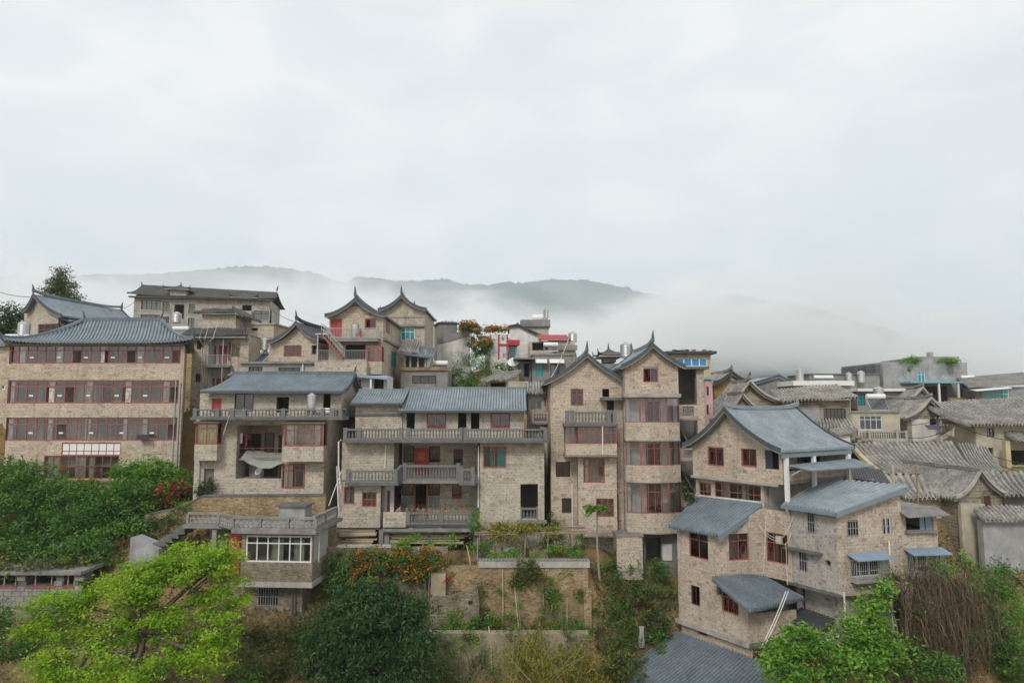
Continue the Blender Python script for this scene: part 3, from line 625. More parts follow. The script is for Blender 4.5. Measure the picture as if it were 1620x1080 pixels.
# fog lying on the slopes: a real cloud of drops, thicker in the middle
fm = bpy.data.materials.new('fog'); fm.use_nodes = True; t = fm.node_tree; t.nodes.clear(); M['fog'] = fm
FY0, FY1 = 1350.0, 2150.0; FM = 1700.0
g = nd(t, 'ShaderNodeNewGeometry'); sx = nd(t, 'ShaderNodeSeparateXYZ'); t.links.new(g.outputs['Position'], sx.inputs[0])
def curve(pts):
    mr = nd(t, 'ShaderNodeMapRange', {'From Min': -1700.0, 'From Max': 1700.0}); t.links.new(sx.outputs[0], mr.inputs[0])
    cr = nd(t, 'ShaderNodeFloatCurve'); c = cr.mapping.curves[0]
    q = [((P(a, b, FM)[0] + 1700) / 3400, (P(a, b, FM)[2] + 200) / 700) for a, b in pts]; q = [p for p in q if 0 <= p[0] <= 1]
    while len(c.points) < len(q): c.points.new(0.5, 0.5)
    for e, p in zip(c.points, q): e.location = p; e.handle_type = 'AUTO'
    cr.mapping.update(); t.links.new(mr.outputs[0], cr.inputs['Value']); return cr.outputs[0]
top = curve([(-240, 434), (0, 438), (90, 432), (150, 436), (230, 447), (340, 448), (440, 440), (505, 430), (560, 436), (640, 459), (720, 463), (800, 468), (880, 478), (960, 476), (1030, 456), (1100, 448), (1180, 450), (1260, 446), (1340, 458), (1420, 480), (1500, 508), (1600, 540), (1850, 575)])
bot = curve([(-240, 780), (0, 780), (850, 780), (980, 690), (1080, 610), (1180, 580), (1280, 590), (1380, 610), (1500, 630), (1620, 640), (1850, 650)])
def ma(op, a, b=None, c=None, clamp=False):
    k = nd(t, 'ShaderNodeMath', operation=op); k.use_clamp = clamp
    for i, q in enumerate((a, b, c)):
        if q is None: continue
        if isinstance(q, (int, float)): k.inputs[i].default_value = q
        else: t.links.new(q, k.inputs[i])
    return k.outputs[0]
zn = ma('DIVIDE', ma('ADD', sx.outputs[2], 200.0), 700.0)
mpp = nd(t, 'ShaderNodeMapping'); mpp.inputs['Scale'].default_value = (0.0042, 0.0042, 0.0085); t.links.new(g.outputs['Position'], mpp.inputs[0])
nn = nd(t, 'ShaderNodeTexNoise', {'Scale': 1.0, 'Detail': 7.0, 'Roughness': 0.62, 'Distortion': 0.8}); t.links.new(mpp.outputs[0], nn.inputs['Vector'])
dn = ma('MULTIPLY', ma('SUBTRACT', nn.outputs['Fac'], 0.5), 0.46)
e1 = ma('DIVIDE', ma('ADD', ma('SUBTRACT', top, zn), dn), 0.07, clamp=True)
e2 = ma('DIVIDE', ma('ADD', ma('SUBTRACT', zn, bot), dn), 0.09, clamp=True)
yy = nd(t, 'ShaderNodeMapRange', {'From Min': FY0, 'From Max': FY0 + 250, 'To Min': 0.0, 'To Max': 1.0}); t.links.new(sx.outputs[1], yy.inputs[0])
den = ma('MULTIPLY', ma('MULTIPLY', ma('MULTIPLY', e1, e2), yy.outputs[0]), ma('MULTIPLY_ADD', nn.outputs['Fac'], 0.016, -0.0014))
den = ma('MAXIMUM', den, 0.0)
vol = nd(t, 'ShaderNodeVolumePrincipled', {'Color': (0.99, 0.99, 0.99, 1), 'Anisotropy': 0.0}); t.links.new(den, vol.inputs['Density'])
o = nd(t, 'ShaderNodeOutputMaterial'); t.links.new(vol.outputs[0], o.inputs['Volume'])
single('fog_bank', MB().box(Frame(0, 0, 0), -2600, 2600, FY0, FY1, -150, 480), 'fog', 'white fog bank lying across the mountain slopes behind the village', 'fog', kind='stuff')
# ---------------------------------------------------------------- ground
CP = [P(*q) for q in [(20, 1050, 37), (60, 1010, 40), (45, 975, 42.5), (200, 1060, 37), (260, 985, 42), (430, 962, 44.2), (430, 1010, 41.5), (430, 1075, 38), (520, 1010, 42), (600, 1060, 40), (690, 1085, 41.5), (800, 1086, 41.5), (920, 1086, 41.5),
    (720, 1006, 44), (800, 1008, 44), (910, 1008, 44), (720, 893, 46), (800, 893, 46.5), (905, 893, 46.5), (600, 880, 48), (700, 868, 49.5), (850, 868, 49.5), (960, 905, 48), (1000, 960, 46.5), (1010, 1030, 45), (1000, 1090, 42.5), (1040, 905, 48.5), (1000, 888, 51), (1050, 950, 48),
    (940, 862, 51), (60, 760, 53), (150, 775, 56.5), (280, 775, 56.5), (100, 840, 49), (200, 850, 48.5), (20, 880, 46), (320, 790, 50), (420, 800, 50), (520, 800, 50), (300, 765, 56.5), (300, 800, 52), (430, 700, 56), (590, 660, 56), (350, 642, 66), (420, 600, 62), (560, 618, 60), (640, 620, 63), (700, 615, 64),
    (750, 612, 72), (800, 585, 82), (870, 612, 70), (900, 640, 60), (70, 560, 66), (-100, 600, 60), (-200, 800, 50), (-200, 1000, 40), (320, 560, 105), (150, 580, 85), (600, 600, 85), (800, 610, 100), (1000, 640, 62), (1100, 700, 57), (1250, 705, 58), (1400, 720, 62), (1480, 718, 66), (1450, 655, 80), (1580, 660, 76),
    (1590, 742, 58), (1700, 750, 56), (1480, 800, 50), (1380, 820, 48), (1590, 895, 47.5), (1560, 905, 46), (1480, 960, 43), (1700, 960, 42), (1420, 1010, 41), (1300, 1040, 40), (1250, 640, 90), (1450, 640, 100), (1000, 640, 100)]]
CP += [(x, 30, -17.5) for x in (-30, -15, 0, 15, 30)] + [(x, 15, -25) for x in (-30, 0, 30)] + [(x, 0, -33) for x in (-40, 0, 40)] + [(x, -40, -48) for x in (-60, 0, 60)]
CP += [(13, 36, -19), (8, 40.5, -19), (15, 33, -20), (10.5, 43.2, -17.5), (-16, 48.2, -11.3), (-10, 48.2, -11.6), (-13, 51, -11.5)]
CP += [(-60, 130, 0), (-20, 130, -4), (20, 130, -6), (60, 120, -4), (-80, 90, 4), (-60, 170, -10), (0, 170, -18), (60, 170, -22), (100, 90, -4), (-110, 60, -2), (90, 50, -9), (-100, 30, -16), (80, 20, -22)]
CP = np.array(CP)
def ground_z(X, Y):
    X = np.asarray(X, float); Y = np.asarray(Y, float); num = np.zeros(X.shape); den = np.zeros(X.shape)
    for (a, b, c) in CP:
        w = 1.0 / ((X - a) ** 2 + (Y - b) ** 2 + 0.6) ** 1.9; num += w * c; den += w
    z = num / den; r = np.hypot(X, Y - 70); far = np.clip((r - 110) / 400, 0, 1); far = far * far * (3 - 2 * far)
    z = z * (1 - far) + (-190) * far
    ins = (X > -5.6) & (X < 5.3)                       # terraces held up by the retaining walls
    z = np.where(ins & (Y > 45.2) & (Y < 49.2), np.clip(z, -10.6, -10.35), z); z = np.where(ins & (Y > 43) & (Y <= 45.2), np.minimum(z, -14.15), z); z = np.where(ins & (Y > 38) & (Y <= 43), np.minimum(z, -16.7), z)
    return z
def gz(x, y): return float(ground_z(np.array([x]), np.array([y]))[0])
def graded(lo, a, b, hi, st):
    mid = list(np.arange(a, b + st, st)); up, x, s = [], mid[-1], st
    while x < hi: s *= 1.22; x += s; up.append(x)
    dn, x, s = [], mid[0], st
    while x > lo: s *= 1.22; x -= s; dn.append(x)
    return np.array(dn[::-1] + mid + up)
m, t = newmat('earth')
g = nd(t, 'ShaderNodeNewGeometry')
n1 = nd(t, 'ShaderNodeTexNoise', {'Scale': 0.35, 'Detail': 8.0, 'Roughness': 0.65}); t.links.new(g.outputs['Position'], n1.inputs['Vector'])
r1 = ramp(t, [(0.3, (0.14, 0.095, 0.05)), (0.45, (0.31, 0.205, 0.1)), (0.58, (0.22, 0.165, 0.085)), (0.72, (0.085, 0.1, 0.035))]); t.links.new(n1.outputs['Fac'], r1.inputs[0])
n2 = nd(t, 'ShaderNodeTexNoise', {'Scale': 7.0, 'Detail': 6.0, 'Roughness': 0.75}); t.links.new(g.outputs['Position'], n2.inputs['Vector'])
r2 = ramp(t, [(0.25, 0.55), (0.75, 1.35)]); t.links.new(n2.outputs['Fac'], r2.inputs[0])
mm = nd(t, 'ShaderNodeMix', data_type='RGBA', blend_type='MULTIPLY'); mm.inputs['Factor'].default_value = 1.0; t.links.new(r1.outputs[0], mm.inputs['A']); t.links.new(r2.outputs[0], mm.inputs['B'])
finish(t, mm.outputs['Result'], 0.95, n2.outputs['Fac'], 0.12, 0.1)
gx = graded(-7000, -72, 72, 7000, 0.8); gy = graded(-3500, 20, 130, 6800, 0.8)
GX, GY = np.meshgrid(gx, gy, indexing='ij'); GZ = ground_z(GX, GY)
near = np.clip(1 - (np.hypot(GX, GY - 60) - 90) / 80, 0, 1)
GZ = GZ + noise2(GX, GY, 21, 5, 0.5) * 0.22 * near + noise2(GX, GY, 5, 4, 0.01) * 8 * (1 - near)
o = grid_obj('ground', GX, GY, GZ, 'earth'); o['kind'] = 'structure'
# ---------------------------------------------------------------- house: long four-storey building with glazed galleries (far left)
def base(f, x, z): return f.p(x, 0, z)
f = Skew(P(150, 640, 57)[0], 57, 0.455)
x0, x1 = f.at(13, 640)[0], f.at(288, 640)[0]; zt = f.at(150, 544)[1]; zb = -8.5; dep = 9.0
T = Thing('gallery_house', 'long stone-clad building with three storeys of red-framed glazed galleries and blue-grey hip roof', 'house', f.p((x0 + x1) / 2, dep / 2, zb))
S3, S2, S1 = f.r(15, 546, 286, 575), f.r(12, 601, 283, 638), f.r(9, 660, 281, 697)
big_u, big_l, sm = f.r(97, 700, 191, 733), f.r(69, 720, 188, 757), f.r(27, 725, 40, 747)
big = (big_l[0], big_u[1], big_l[2], big_u[3])
holes = [S3, S2, S1, big_u, (big_l[0], big_l[1], big_l[2], big_l[3]), sm]
holes[3] = (big_u[0], big_u[1], big_l[3], big_u[3])
shell(T, f, x0, x1, dep, zb, zt, 'stone_clad_warm', holes)
cols = {0: 19, 1: 18, 2: 17}
for k, (S, pil) in enumerate(((S3, (104, 262, 440, 605)), (S2, (55, 225, 385, 550, 712)), (S1, (48, 215, 378, 540, 622)))):
    op = [(c, 0) for c in ((7, 10, 13, 18) if k == 0 else (4, 6, 12, 17) if k == 1 else (5, 16))]
    wnd = window(T, f, S, cols[k], (0.72,), lattice=2, rm=False, opened=op, fw=0.1, bar=0.075)
    x_0, x_1, z0, z1 = S; y1 = 1.9
    room(T, f, S, 0.24, 1.9, 'plaster_cream', 0.02, wnd)
    for q in pil:
        px = q / 2.7; xx = f.at(px, (545, 615, 675)[k], 0.4)[0]; T.part('pillar', MB().box(f, xx - 0.22, xx + 0.22, 0.17, 0.6, z0 - 0.01, z1 + 0.01), 'plaster_white')
    xx = x_0 + 0.6; i = 0; rr = random.Random(k + 3)
    while xx < x_1 - 1.6:
        if i % 3 == 1:
            T.part('inner_door', MB().box(f, xx, xx + 1.0, y1 + 0.18, y1 + 0.22, z0 - 0.01, z1 - 0.25), 'interior_dark' if rr.random() < 0.7 else 'dark_wood'); xx += 1.3
        else:
            wd = rr.uniform(1.3, 1.9); fm2 = MB()
            fm2.box(f, xx, xx + wd, y1 + 0.16, y1 + 0.22, z0 + 0.35, z1 - 0.3); T.part('inner_window', fm2, 'plaster_grey' if rr.random() < 0.5 else 'curtain'); xx += wd + 0.4
        i += 1
# papered notices on the glass
    for c in range(2, cols[k] - 1, 3):
        a = x_0 + (x_1 - x_0) * (c + 0.25) / cols[k]; T.part('notice', MB().box(f, a, a + 0.36, 0.055, 0.062, z0 + (z1 - z0) * 0.30, z0 + (z1 - z0) * 0.37), 'white_paint', wnd)
window(T, f, (big_u[0], big_u[1], big_l[3] - 0.02, big_u[3]), 8, (0.35,), glass='white_paint', rm=False, inset=0.08)
window(T, f, (big_l[0], big_l[1], big_l[2], big_l[3] - 0.02), 9, (0.55,), lattice=2, curtain=[(0.05, 0.2), (0.42, 0.55), (0.6, 0.68)], inset=0.08)
room(T, f, big_u, 0.3, 0.6, 'interior'); window(T, f, sm, 2, (), 'white_frame')
zz = f.at(150, 759)[1]; T.part('ledge', MB().box(f, f.at(62, 759)[0], f.at(190, 759)[0], -0.35, -0.003, zz - 0.15, zz), 'concrete')
pipe(T, [f.p(x1 - 0.25, -0.1, zt - 3.2), f.p(x1 - 0.25, -0.1, zb)], 0.07, 'pipe_grey'); pipe(T, [f.p(x1 - 0.6, -0.1, f.at(280, 600)[1]), f.p(x1 - 0.6, -0.1, f.at(280, 740)[1])], 0.04, 'pipe_grey')
# hip roof
oh = 0.75; zr = zt + 3.1; yr = 5.0; ra, rb = f.at(134, 504, yr)[0], f.at(255, 504, yr)[0]; zr = f.at(195, 507, yr)[1]
ex0, ex1 = x0 - oh, x1 + oh; ye = -oh
va = lambda u: max(0.0, 1 - (u * (ex1 - ex0)) / (ra - ex0), 1 - ((1 - u) * (ex1 - ex0)) / (ex1 - rb)) ** 1.0
fs = T.part('roof', patch_mb(f.p(ex0, yr, zr), f.p(ex1, yr, zr), f.p(ex0, ye, zt + 0.1), f.p(ex1, ye, zt + 0.1), 0.42, 0.3, 0.075, v0=va, lift=0.35), 'roof_tile')
T.part('roof', patch_mb(f.p(ex1, yr, zr), f.p(ex0, yr, zr), f.p(ex1, dep + oh, zt + 0.1), f.p(ex0, dep + oh, zt + 0.1), 0.42, 0.3, 0.075, v0=lambda u: va(1 - u)), 'roof_tile')
for s, xe, xr in ((1, ex1, rb), (-1, ex0, ra)):
    a, b = (ye, dep + oh) if s > 0 else (dep + oh, ye)
    vh = lambda u: abs(2 * u - 1) * 1.0
    T.part('roof', patch_mb(f.p(xr, a, zr), f.p(xr, b, zr), f.p(xe, a, zt + 0.1), f.p(xe, b, zt + 0.1), 0.42, 0.3, 0.075, v0=vh, lift=0.35), 'roof_tile')
    pts = []
    for k in range(13):
        q = k / 12; pts.append(f.p(xr + (xe - xr) * q, yr + (ye - yr) * q, zr + (zt + 0.1 - zr) * q - 0.42 * 4 * q * (1 - q) + 0.05 + 0.35 * q ** 6))
    T.part('hip_ridge', strip_mb([(p[0] - 0.12, p[1], p[2]) for p in pts], (0.24, 0, 0), 0.22), 'roof_tile_dark', fs)
    T.part('hip_horn', horn_mb(pts[-1], (s * 0.7, -0.7), 0.55, 0.1), 'verge_grey', fs)
    T.part('ridge_horn', horn_mb(f.p(xr, yr, zr + 0.2), (s, 0), 0.75, 0.12), 'verge_grey', fs)
T.part('ridge_cap', MB().box(f, ra, rb, yr - 0.12, yr + 0.12, zr, zr + 0.28), 'roof_tile_dark', fs)
T.part('eave_board', MB().box(f, x0 - 0.3, x1 + 0.3, -0.45, -0.35, zt - 0.06, zt + 0.06), 'verge_grey', fs)
# narrow set-back wing at the picture's edge
xl = f.at(-30, 640, 1.5)[0]; hw = [f.r(2, 608, 8, 616, 1.5), f.r(0, 670, 6, 681, 1.5), f.r(9, 549, 14, 559, 1.5)]
T2 = Thing('side_wing', 'narrow stone wing with small windows at the left end of the gallery building', 'house', f.p(xl, 4, zb))
zt2 = f.at(5, 547, 1.5)[1]; shell(T2, f, xl, x0 - 0.01, 7, zb, zt2, 'stone_clad_warm', hw[:2], d=1.5)
for h in hw[:2]: window(T2, f, h, 1, (), 'white_frame', d=1.5)
T2.part('roof', patch_mb(f.p(xl, 5, zt2 + 1.2), f.p(x0 - 0.1, 5, zt2 + 1.2), f.p(xl, 1.0, zt2 + 0.1), f.p(x0 - 0.1, 1.0, zt2 + 0.1), 0.1, 0.3, 0.07), 'roof_tile')
dish_p = f.at(226, 694, -0.3)
TL = Thing('solar_lamp_panel', 'small tilted solar panel on a bracket below the lowest gallery', 'solar panel', f.p(dish_p[0], -0.02, dish_p[1]))
q = f.p(dish_p[0], -0.5, dish_p[1] + 0.25); TL.part('panel', MB().hexa([f.p(dish_p[0] - 0.5, -0.75, dish_p[1] + 0.0), f.p(dish_p[0] + 0.5, -0.75, dish_p[1] + 0.0), f.p(dish_p[0] + 0.5, -0.25, dish_p[1] + 0.3), f.p(dish_p[0] - 0.5, -0.25, dish_p[1] + 0.3), f.p(dish_p[0] - 0.5, -0.77, dish_p[1] + 0.04), f.p(dish_p[0] + 0.5, -0.77, dish_p[1] + 0.04), f.p(dish_p[0] + 0.5, -0.27, dish_p[1] + 0.34), f.p(dish_p[0] - 0.5, -0.27, dish_p[1] + 0.34)]), 'solar')
TL.part('bracket', MB().tube([f.p(dish_p[0], 0, dish_p[1] - 0.3), f.p(dish_p[0], -0.45, dish_p[1] + 0.14)], 0.03, 5), 'pipe_grey')
# ---------------------------------------------------------------- B: house with long balustrade, tarp and bay windows
f = fr(430, 700, 50)
xl, xr_ = f.at(308, 720)[0], f.at(513, 720)[0]; zs = f.at(430, 663)[1]; zb = f.at(430, 788)[1] - 1.2; dep = 8.5
T = Thing('tarp_house', 'stone-clad house with red bay windows and an open middle bay under a tarp', 'house', f.p((xl + xr_) / 2, 4, zb))
opening = f.r(374, 672, 446, 760); lw = f.r(446, 733, 482, 771); ldoor = f.r(322, 741, 338, 785)
uw = f.r(449, 669, 513, 706); uwl = f.r(309, 668, 346, 703)
op2 = (opening[0], opening[1], f.at(400, 757)[1], opening[3])
shell(T, f, xl, xr_, dep, zb, zs, 'stone_clad', [op2, lw, ldoor], rholes=[])
window(T, f, lw, [0.28, 0.62], (0.72,), glass='glass_clear', curtain=[(0.08, 0.45)], d=-0.06, inset=0.02)
T.part('doorway', MB().box(f, ldoor[0], ldoor[1], 0.2, 0.24, ldoor[2], ldoor[3]), 'interior_dark')
# deep loggia behind the opening
rm = room(T, f, op2, 0.24, 2.6, 'stone_clad', 0.0)
zf = f.at(400, 724, 1.0)[1]
T.part('floor_slab', MB().box(f, op2[0], op2[1], 0.3, 2.8, zf - 0.12, zf), 'concrete')
for (a, b, c, e, mt) in ((397, 685, 413, 722, 'dark_wood'), (419, 684, 433, 724, 'interior_dark'), (441, 688, 447, 716, 'dark_wood')):
    q = f.r(a, b, c, e, 2.75); door(T, f, (q[0], q[1], max(q[2], zf + 0.01), q[3]), mt, 2.75, -0.03, 'concrete_dark', 'inner_door')
T.part('dark_doorway', MB().box(f, f.at(417, 750, 2.7)[0], f.at(446, 750, 2.7)[0], 2.7, 2.74, op2[2], zf - 0.3), 'interior_dark')
T.part('inner_wall', MB().box(f, f.at(394, 750, 1.6)[0], f.at(417, 750, 1.6)[0], 1.6, 1.7, op2[2], zf - 0.4), 'plaster_grey')
railing(T, [f.p(op2[0], 0.35, zf), f.p(op2[1], 0.35, zf)], 0.75, 'red_paint', 0.5, 0.012)
# bay windows (projecting boxes)
def bay(T, f, r, zlo, d, mat, cols, split, sidecols=1, low='stone_clad', curtain=None, right=True, cap=True, lat=1, opened=(), cm='curtain'):
    x0, x1, z0, z1 = r
    T.part('bay_wall', MB().box(f, x0 - 0.02, x1 + 0.02, -d, -0.004, zlo, z0), low)
    window(T, f, (x0, x1, z0 + 0.003, z1), cols, (split,), mat, d=-d, inset=0.05, rm=False, lattice=lat, curtain=curtain, fw=0.09, glass='glass_clear', opened=opened, cmat=cm)
    if right: window(T, f.side(x1 - 0.08, -d + 0.09), (0, d - 0.1, z0 + 0.003, z1), sidecols, (split,), mat, inset=0.03, rm=False, glass='glass_clear')
    window(T, f.left(x0 + 0.08, -0.01), (0, d - 0.1, z0 + 0.003, z1), sidecols, (split,), mat, inset=0.03, rm=False, glass='glass_clear')
    if cap: T.part('bay_roof', MB().box(f, x0 - 0.1, x1 + 0.1, -d - 0.1, -0.004, z1 + 0.003, z1 + 0.12), 'plaster_cream')
    room(T, f, (x0, x1, z0, z1), -0.003, 0.1, 'interior', 0.0)
bay(T, f, f.r(449, 670, 512, 706, -1.0), f.at(480, 730, -1.0)[1], 1.0, 'red_paint', 4, 0.74, curtain=[(0.05, 0.3), (0.72, 0.9)])
bay(T, f, f.r(309, 669, 344, 703, -0.9), f.at(325, 728, -0.9)[1], 0.9, 'red_paint', 2, 0.76, curtain=[(0.06, 0.94)], cm='curtain_yellow')
# balcony slab and long balustrade
bx0, bx1 = f.at(305, 660, -1.4)[0], f.at(541, 660, -1.4)[0]
T.part('balcony_slab', MB().box(f, bx0 - 0.15, bx1 + 0.1, -1.5, 0.3, zs - 0.02, zs + 0.16), 'concrete_dark')
zt = f.at(430, 647, -1.4)[1]
balustrade(T, f, bx0, bx1, -1.4, zs + 0.16, zt, [f.at(q, 655, -1.4)[0] for q in (344, 367, 386, 448, 510, 526)], gap=0.24, skip=[f.at(377, 655, -1.4)[0], f.at(518, 655, -1.4)[0]])
for s in (f.at(377, 655, -1.4)[0],): T.part('planter_panel', MB().box(f, f.at(368, 655, -1.4)[0], f.at(385, 655, -1.4)[0], -1.36, -1.25, zs + 0.3, zt - 0.15), 'baluster_grey')
balustrade(T, f.side(bx1 - 0.2, -1.18), 0, 1.7, 0, zs + 0.16, zt, [])
# top storey set back
y2 = 1.9; tx0, tx1 = f.at(316, 640, y2)[0], f.at(540, 640, y2)[0]; z2 = f.at(430, 617, y2)[1]
h2 = [f.r(371, 622, 401, 650, y2), f.r(437, 628, 457, 652, y2), f.r(511, 623, 523, 652, y2), f.r(335, 630, 350, 652, y2)]
h2 = [(a, b, max(c, zs + 0.18), d_) for a, b, c, d_ in h2]
shell(T, f, tx0, tx1, 5.0, zs + 0.1, z2, 'stone_clad', h2, d=y2)
window(T, f, h2[0], 2, (), 'dark_wood', d=y2, glass='glass'); room(T, f, h2[1], y2 + 0.24, 2.2, 'interior_dark'); room(T, f, h2[2], y2 + 0.24, 2.2, 'interior_dark'); door(T, f, h2[3], 'red_door', y2)
ye = y2 - 0.8; yrg = y2 + 2.6; rx0, rx1 = f.at(347, 607, ye)[0] - 0.0, f.at(556, 607, ye)[0] - 0.1; rx0, rx1 = tx0 + 0.9, tx1 + 0.35
ze = f.at(440, 618, ye)[1]; zr = f.at(450, 592, yrg)[1]
rf = T.part('roof', patch_mb(f.p(rx0 + 0.6, yrg, zr), f.p(rx1, yrg, zr), f.p(rx0 - 0.5, ye, ze), f.p(rx1, ye, ze), 0.22, 0.21, 0.06), 'roof_tile')
T.part('roof', patch_mb(f.p(rx1, yrg, zr), f.p(rx0, yrg, zr), f.p(rx1, y2 + 5.8, ze), f.p(rx0, y2 + 5.8, ze), 0.22, 0.21, 0.06), 'roof_tile')
T.part('ridge_cap', MB().box(f, rx0 + 0.4, rx1 + 0.1, yrg - 0.1, yrg + 0.1, zr, zr + 0.24), 'roof_tile_dark', rf)
for xx, s in ((rx0 + 0.5, -1), (rx1, 1)): T.part('ridge_horn', horn_mb(f.p(xx, yrg, zr + 0.2), (s, 0), 0.6, 0.11), 'verge_grey', rf)
path = [f.p(rx1, ye + (yrg - ye) * k / 8, ze + (zr - ze) * k / 8 - 0.22 * 4 * (k / 8) * (1 - k / 8)) for k in range(9)]
T.part('verge', strip_mb(path, (0.12, 0, 0), 0.3, -0.15), 'verge_grey', rf); path = [f.p(rx1, yrg + (yrg - ye) * k / 8, zr + (ze - zr) * k / 8 - 0.22 * 4 * (k / 8) * (1 - k / 8)) for k in range(9)]
T.part('verge', strip_mb(path, (0.12, 0, 0), 0.3, -0.15), 'verge_grey', rf)
sf = f.side(tx1 - 0.003, y2 + 0.245); T.part('gable_wall', gable_fill(sf, 0, 4.6, z2 - 0.01, prof_fn(ye - y2 - 0.25, 2 * yrg - ye - y2 - 0.25, ze, zr, 0.22)), 'stone_clad')
T.part('eave_gutter', MB().box(f, rx0 - 0.5, rx1, ye - 0.1, ye - 0.02, ze - 0.2, ze - 0.02), 'verge_grey', rf)
pipe(T, [f.p(*(lambda q: (q[0], -1.6, q[1]))(f.at(363, 657, -1.6))), f.p(*(lambda q: (q[0], -1.0, q[1]))(f.at(353, 688, -1.0)))], 0.03)
pipe(T, [f.p(f.at(336, 730)[0] - 0.9, -0.1, f.at(320, 728)[1]), f.p(f.at(336, 730)[0] - 0.9, -0.1, zb)], 0.08, 'pipe_grey')
pb = f.at(493, 638, 0.2); water_tank('steel water tank on the tarp house balcony beside a white cylinder', f.p(pb[0], 0.2, zs + 0.18), 0.33, 1.0, 0.55)
solar_heater('white solar heater lying on the balcony of the tarp house', f.p(f.at(504, 650, 0.0)[0], -0.1, zs + 0.18), 1.3, 0, 10, panel=0.8)
# tarp, laundry, dish
zT = f.at(400, 712, 0.3)[1]; pts = []; nu, nv = 22, 14
c00, c10, c01, c11 = f.p(f.at(392, 710, 1.2)[0], 1.4, f.at(392, 709, 1.2)[1]), f.p(op2[1] - 0.05, 1.3, f.at(445, 716, 1.2)[1]), f.p(f.at(381, 724, -0.35)[0], -0.35, f.at(381, 724, -0.35)[1]), f.p(f.at(447, 732, -0.3)[0], -0.3, f.at(447, 733, -0.3)[1])
for i in range(nu + 1):
    for j in range(nv + 1):
        u, v = i / nu, j / nv; q = lerp3(lerp3(c00, c10, u), lerp3(c01, c11, u), v)
        pts.append((q[0], q[1] - 0.2 * math.sin(math.pi * u) * v, q[2] - 0.52 * math.sin(math.pi * u) ** 1.2 * (0.25 + 0.75 * v) + 0.05 * math.sin(9 * u + 4 * v) * v + 0.02 * math.sin(23 * u)))
single('tarp', MB().grid(pts, nu + 1, nv + 1), 'tarp', 'sagging grey-green tarp slung across the open bay', 'tarp', smooth=True)
for i, (a, b, mt, lab, s) in enumerate(((378, 690, 'pipe_white', 'white shirt hanging in the open bay above the tarp', 0.5), (381, 697, 'black', 'black trousers hanging in the open bay above the tarp', 0.9), (385, 692, 'red_door', 'red shirt hanging in the open bay above the tarp', 0.6), (392, 701, 'black', 'short black garment hanging rightmost in the open bay above the tarp', 0.45))):
    q = f.at(a, b, 0.5); single('hanging_garment', curtain_mb(f, q[0] - 0.2, q[0] + 0.25, q[1] - s, q[1] + 0.25, 0.5 + 0.1 * i, 8, 0.05), mt, lab, 'laundry', group='laundry hung up to dry')
q = f.at(409, 752, 0.4); dish('white satellite dish in the open bay under the tarp', f.p(q[0], 0.5, op2[2] + 0.01), 0.3)
# ---------------------------------------------------------------- E: central courtyard house with three tiers of balustrades
cx = lambda a: 520 + a / 3.725
cyy = lambda a: 590 + a / 3.725
f = fr(700, 740, 50)
def R5(a, b, c, e, d=0.0): return f.r(cx(a), cyy(b), cx(c), cyy(e), d)
zs = f.at(700, 699)[1]; zb = -12.0; zmid = f.at(690, 759)[1]; zlow = f.at(690, 829)[1]
T = Thing('courtyard_house', 'wide central house with three tiers of grey balustrades around a recessed middle', 'house', f.p(0, 4, zb))
xa, xb, xc, xd = f.at(541, 720)[0], f.at(623, 720)[0], f.at(759, 760)[0], f.at(861, 760)[0]
z0r = f.at(800, 832)[1]
# right block
hw, ho = R5(910, 432, 1046, 555), R5(1130, 653, 1233, 858)
shell(T, f, xc, xd, 7.5, zb, zs, 'stone_clad', [hw, ho])
window(T, f, hw, [0.5], (0.68,), glass='glass_clear', curtain=[(0.6, 0.98), (0.3, 0.45)], cmat='curtain_teal', d=-0.05, inset=0.02)
room(T, f, ho, 0.24, 3.0, 'interior_dark', 0.05)
balustrade(T, f, ho[0], ho[1], 0.02, f.at(835, 821)[1], f.at(835, 803)[1], pw=0.12)
T.part('ledge', MB().box(f, f.at(818, 825)[0], f.at(865, 825)[0], -0.5, -0.004, f.at(840, 826)[1], f.at(840, 822)[1]), 'concrete')
# left block: upper storey, and the lower one standing forward
hl = R5(355, 448, 370, 545)
shell(T, f, xa, xb, 7.5, zmid, zs, 'stone_clad', [])
dl = -0.9; xe, xg = f.at(534, 790, dl)[0], f.at(602, 790, dl)[0]; w1, w2 = R5(88, 668, 152, 772, dl), R5(196, 700, 282, 788, dl)
zlb = f.at(570, 834, dl)[1]
shell(T, f, xe, xg, 5, zlb, zmid - 0.02, 'stone_clad', [w1, w2], d=dl)
window(T, f, w1, 2, (0.74,), d=dl, glass='glass', curtain=[(0.05, 0.95)], cmat='plaster_grey'); window(T, f, w2, 3, (0.5,), d=dl, lattice=1, bars=False)
T.part('passage_wall', MB().wall(f, xg + 0.01, f.at(623, 790, 0.3)[0], zlow, zmid - 0.02, [], 0.3), 'plaster_white'); q = R5(345, 690, 362, 792, 0.3); door(T, f, (q[0], q[1], zlow, q[3]), 'dark_wood', 0.3, -0.02)
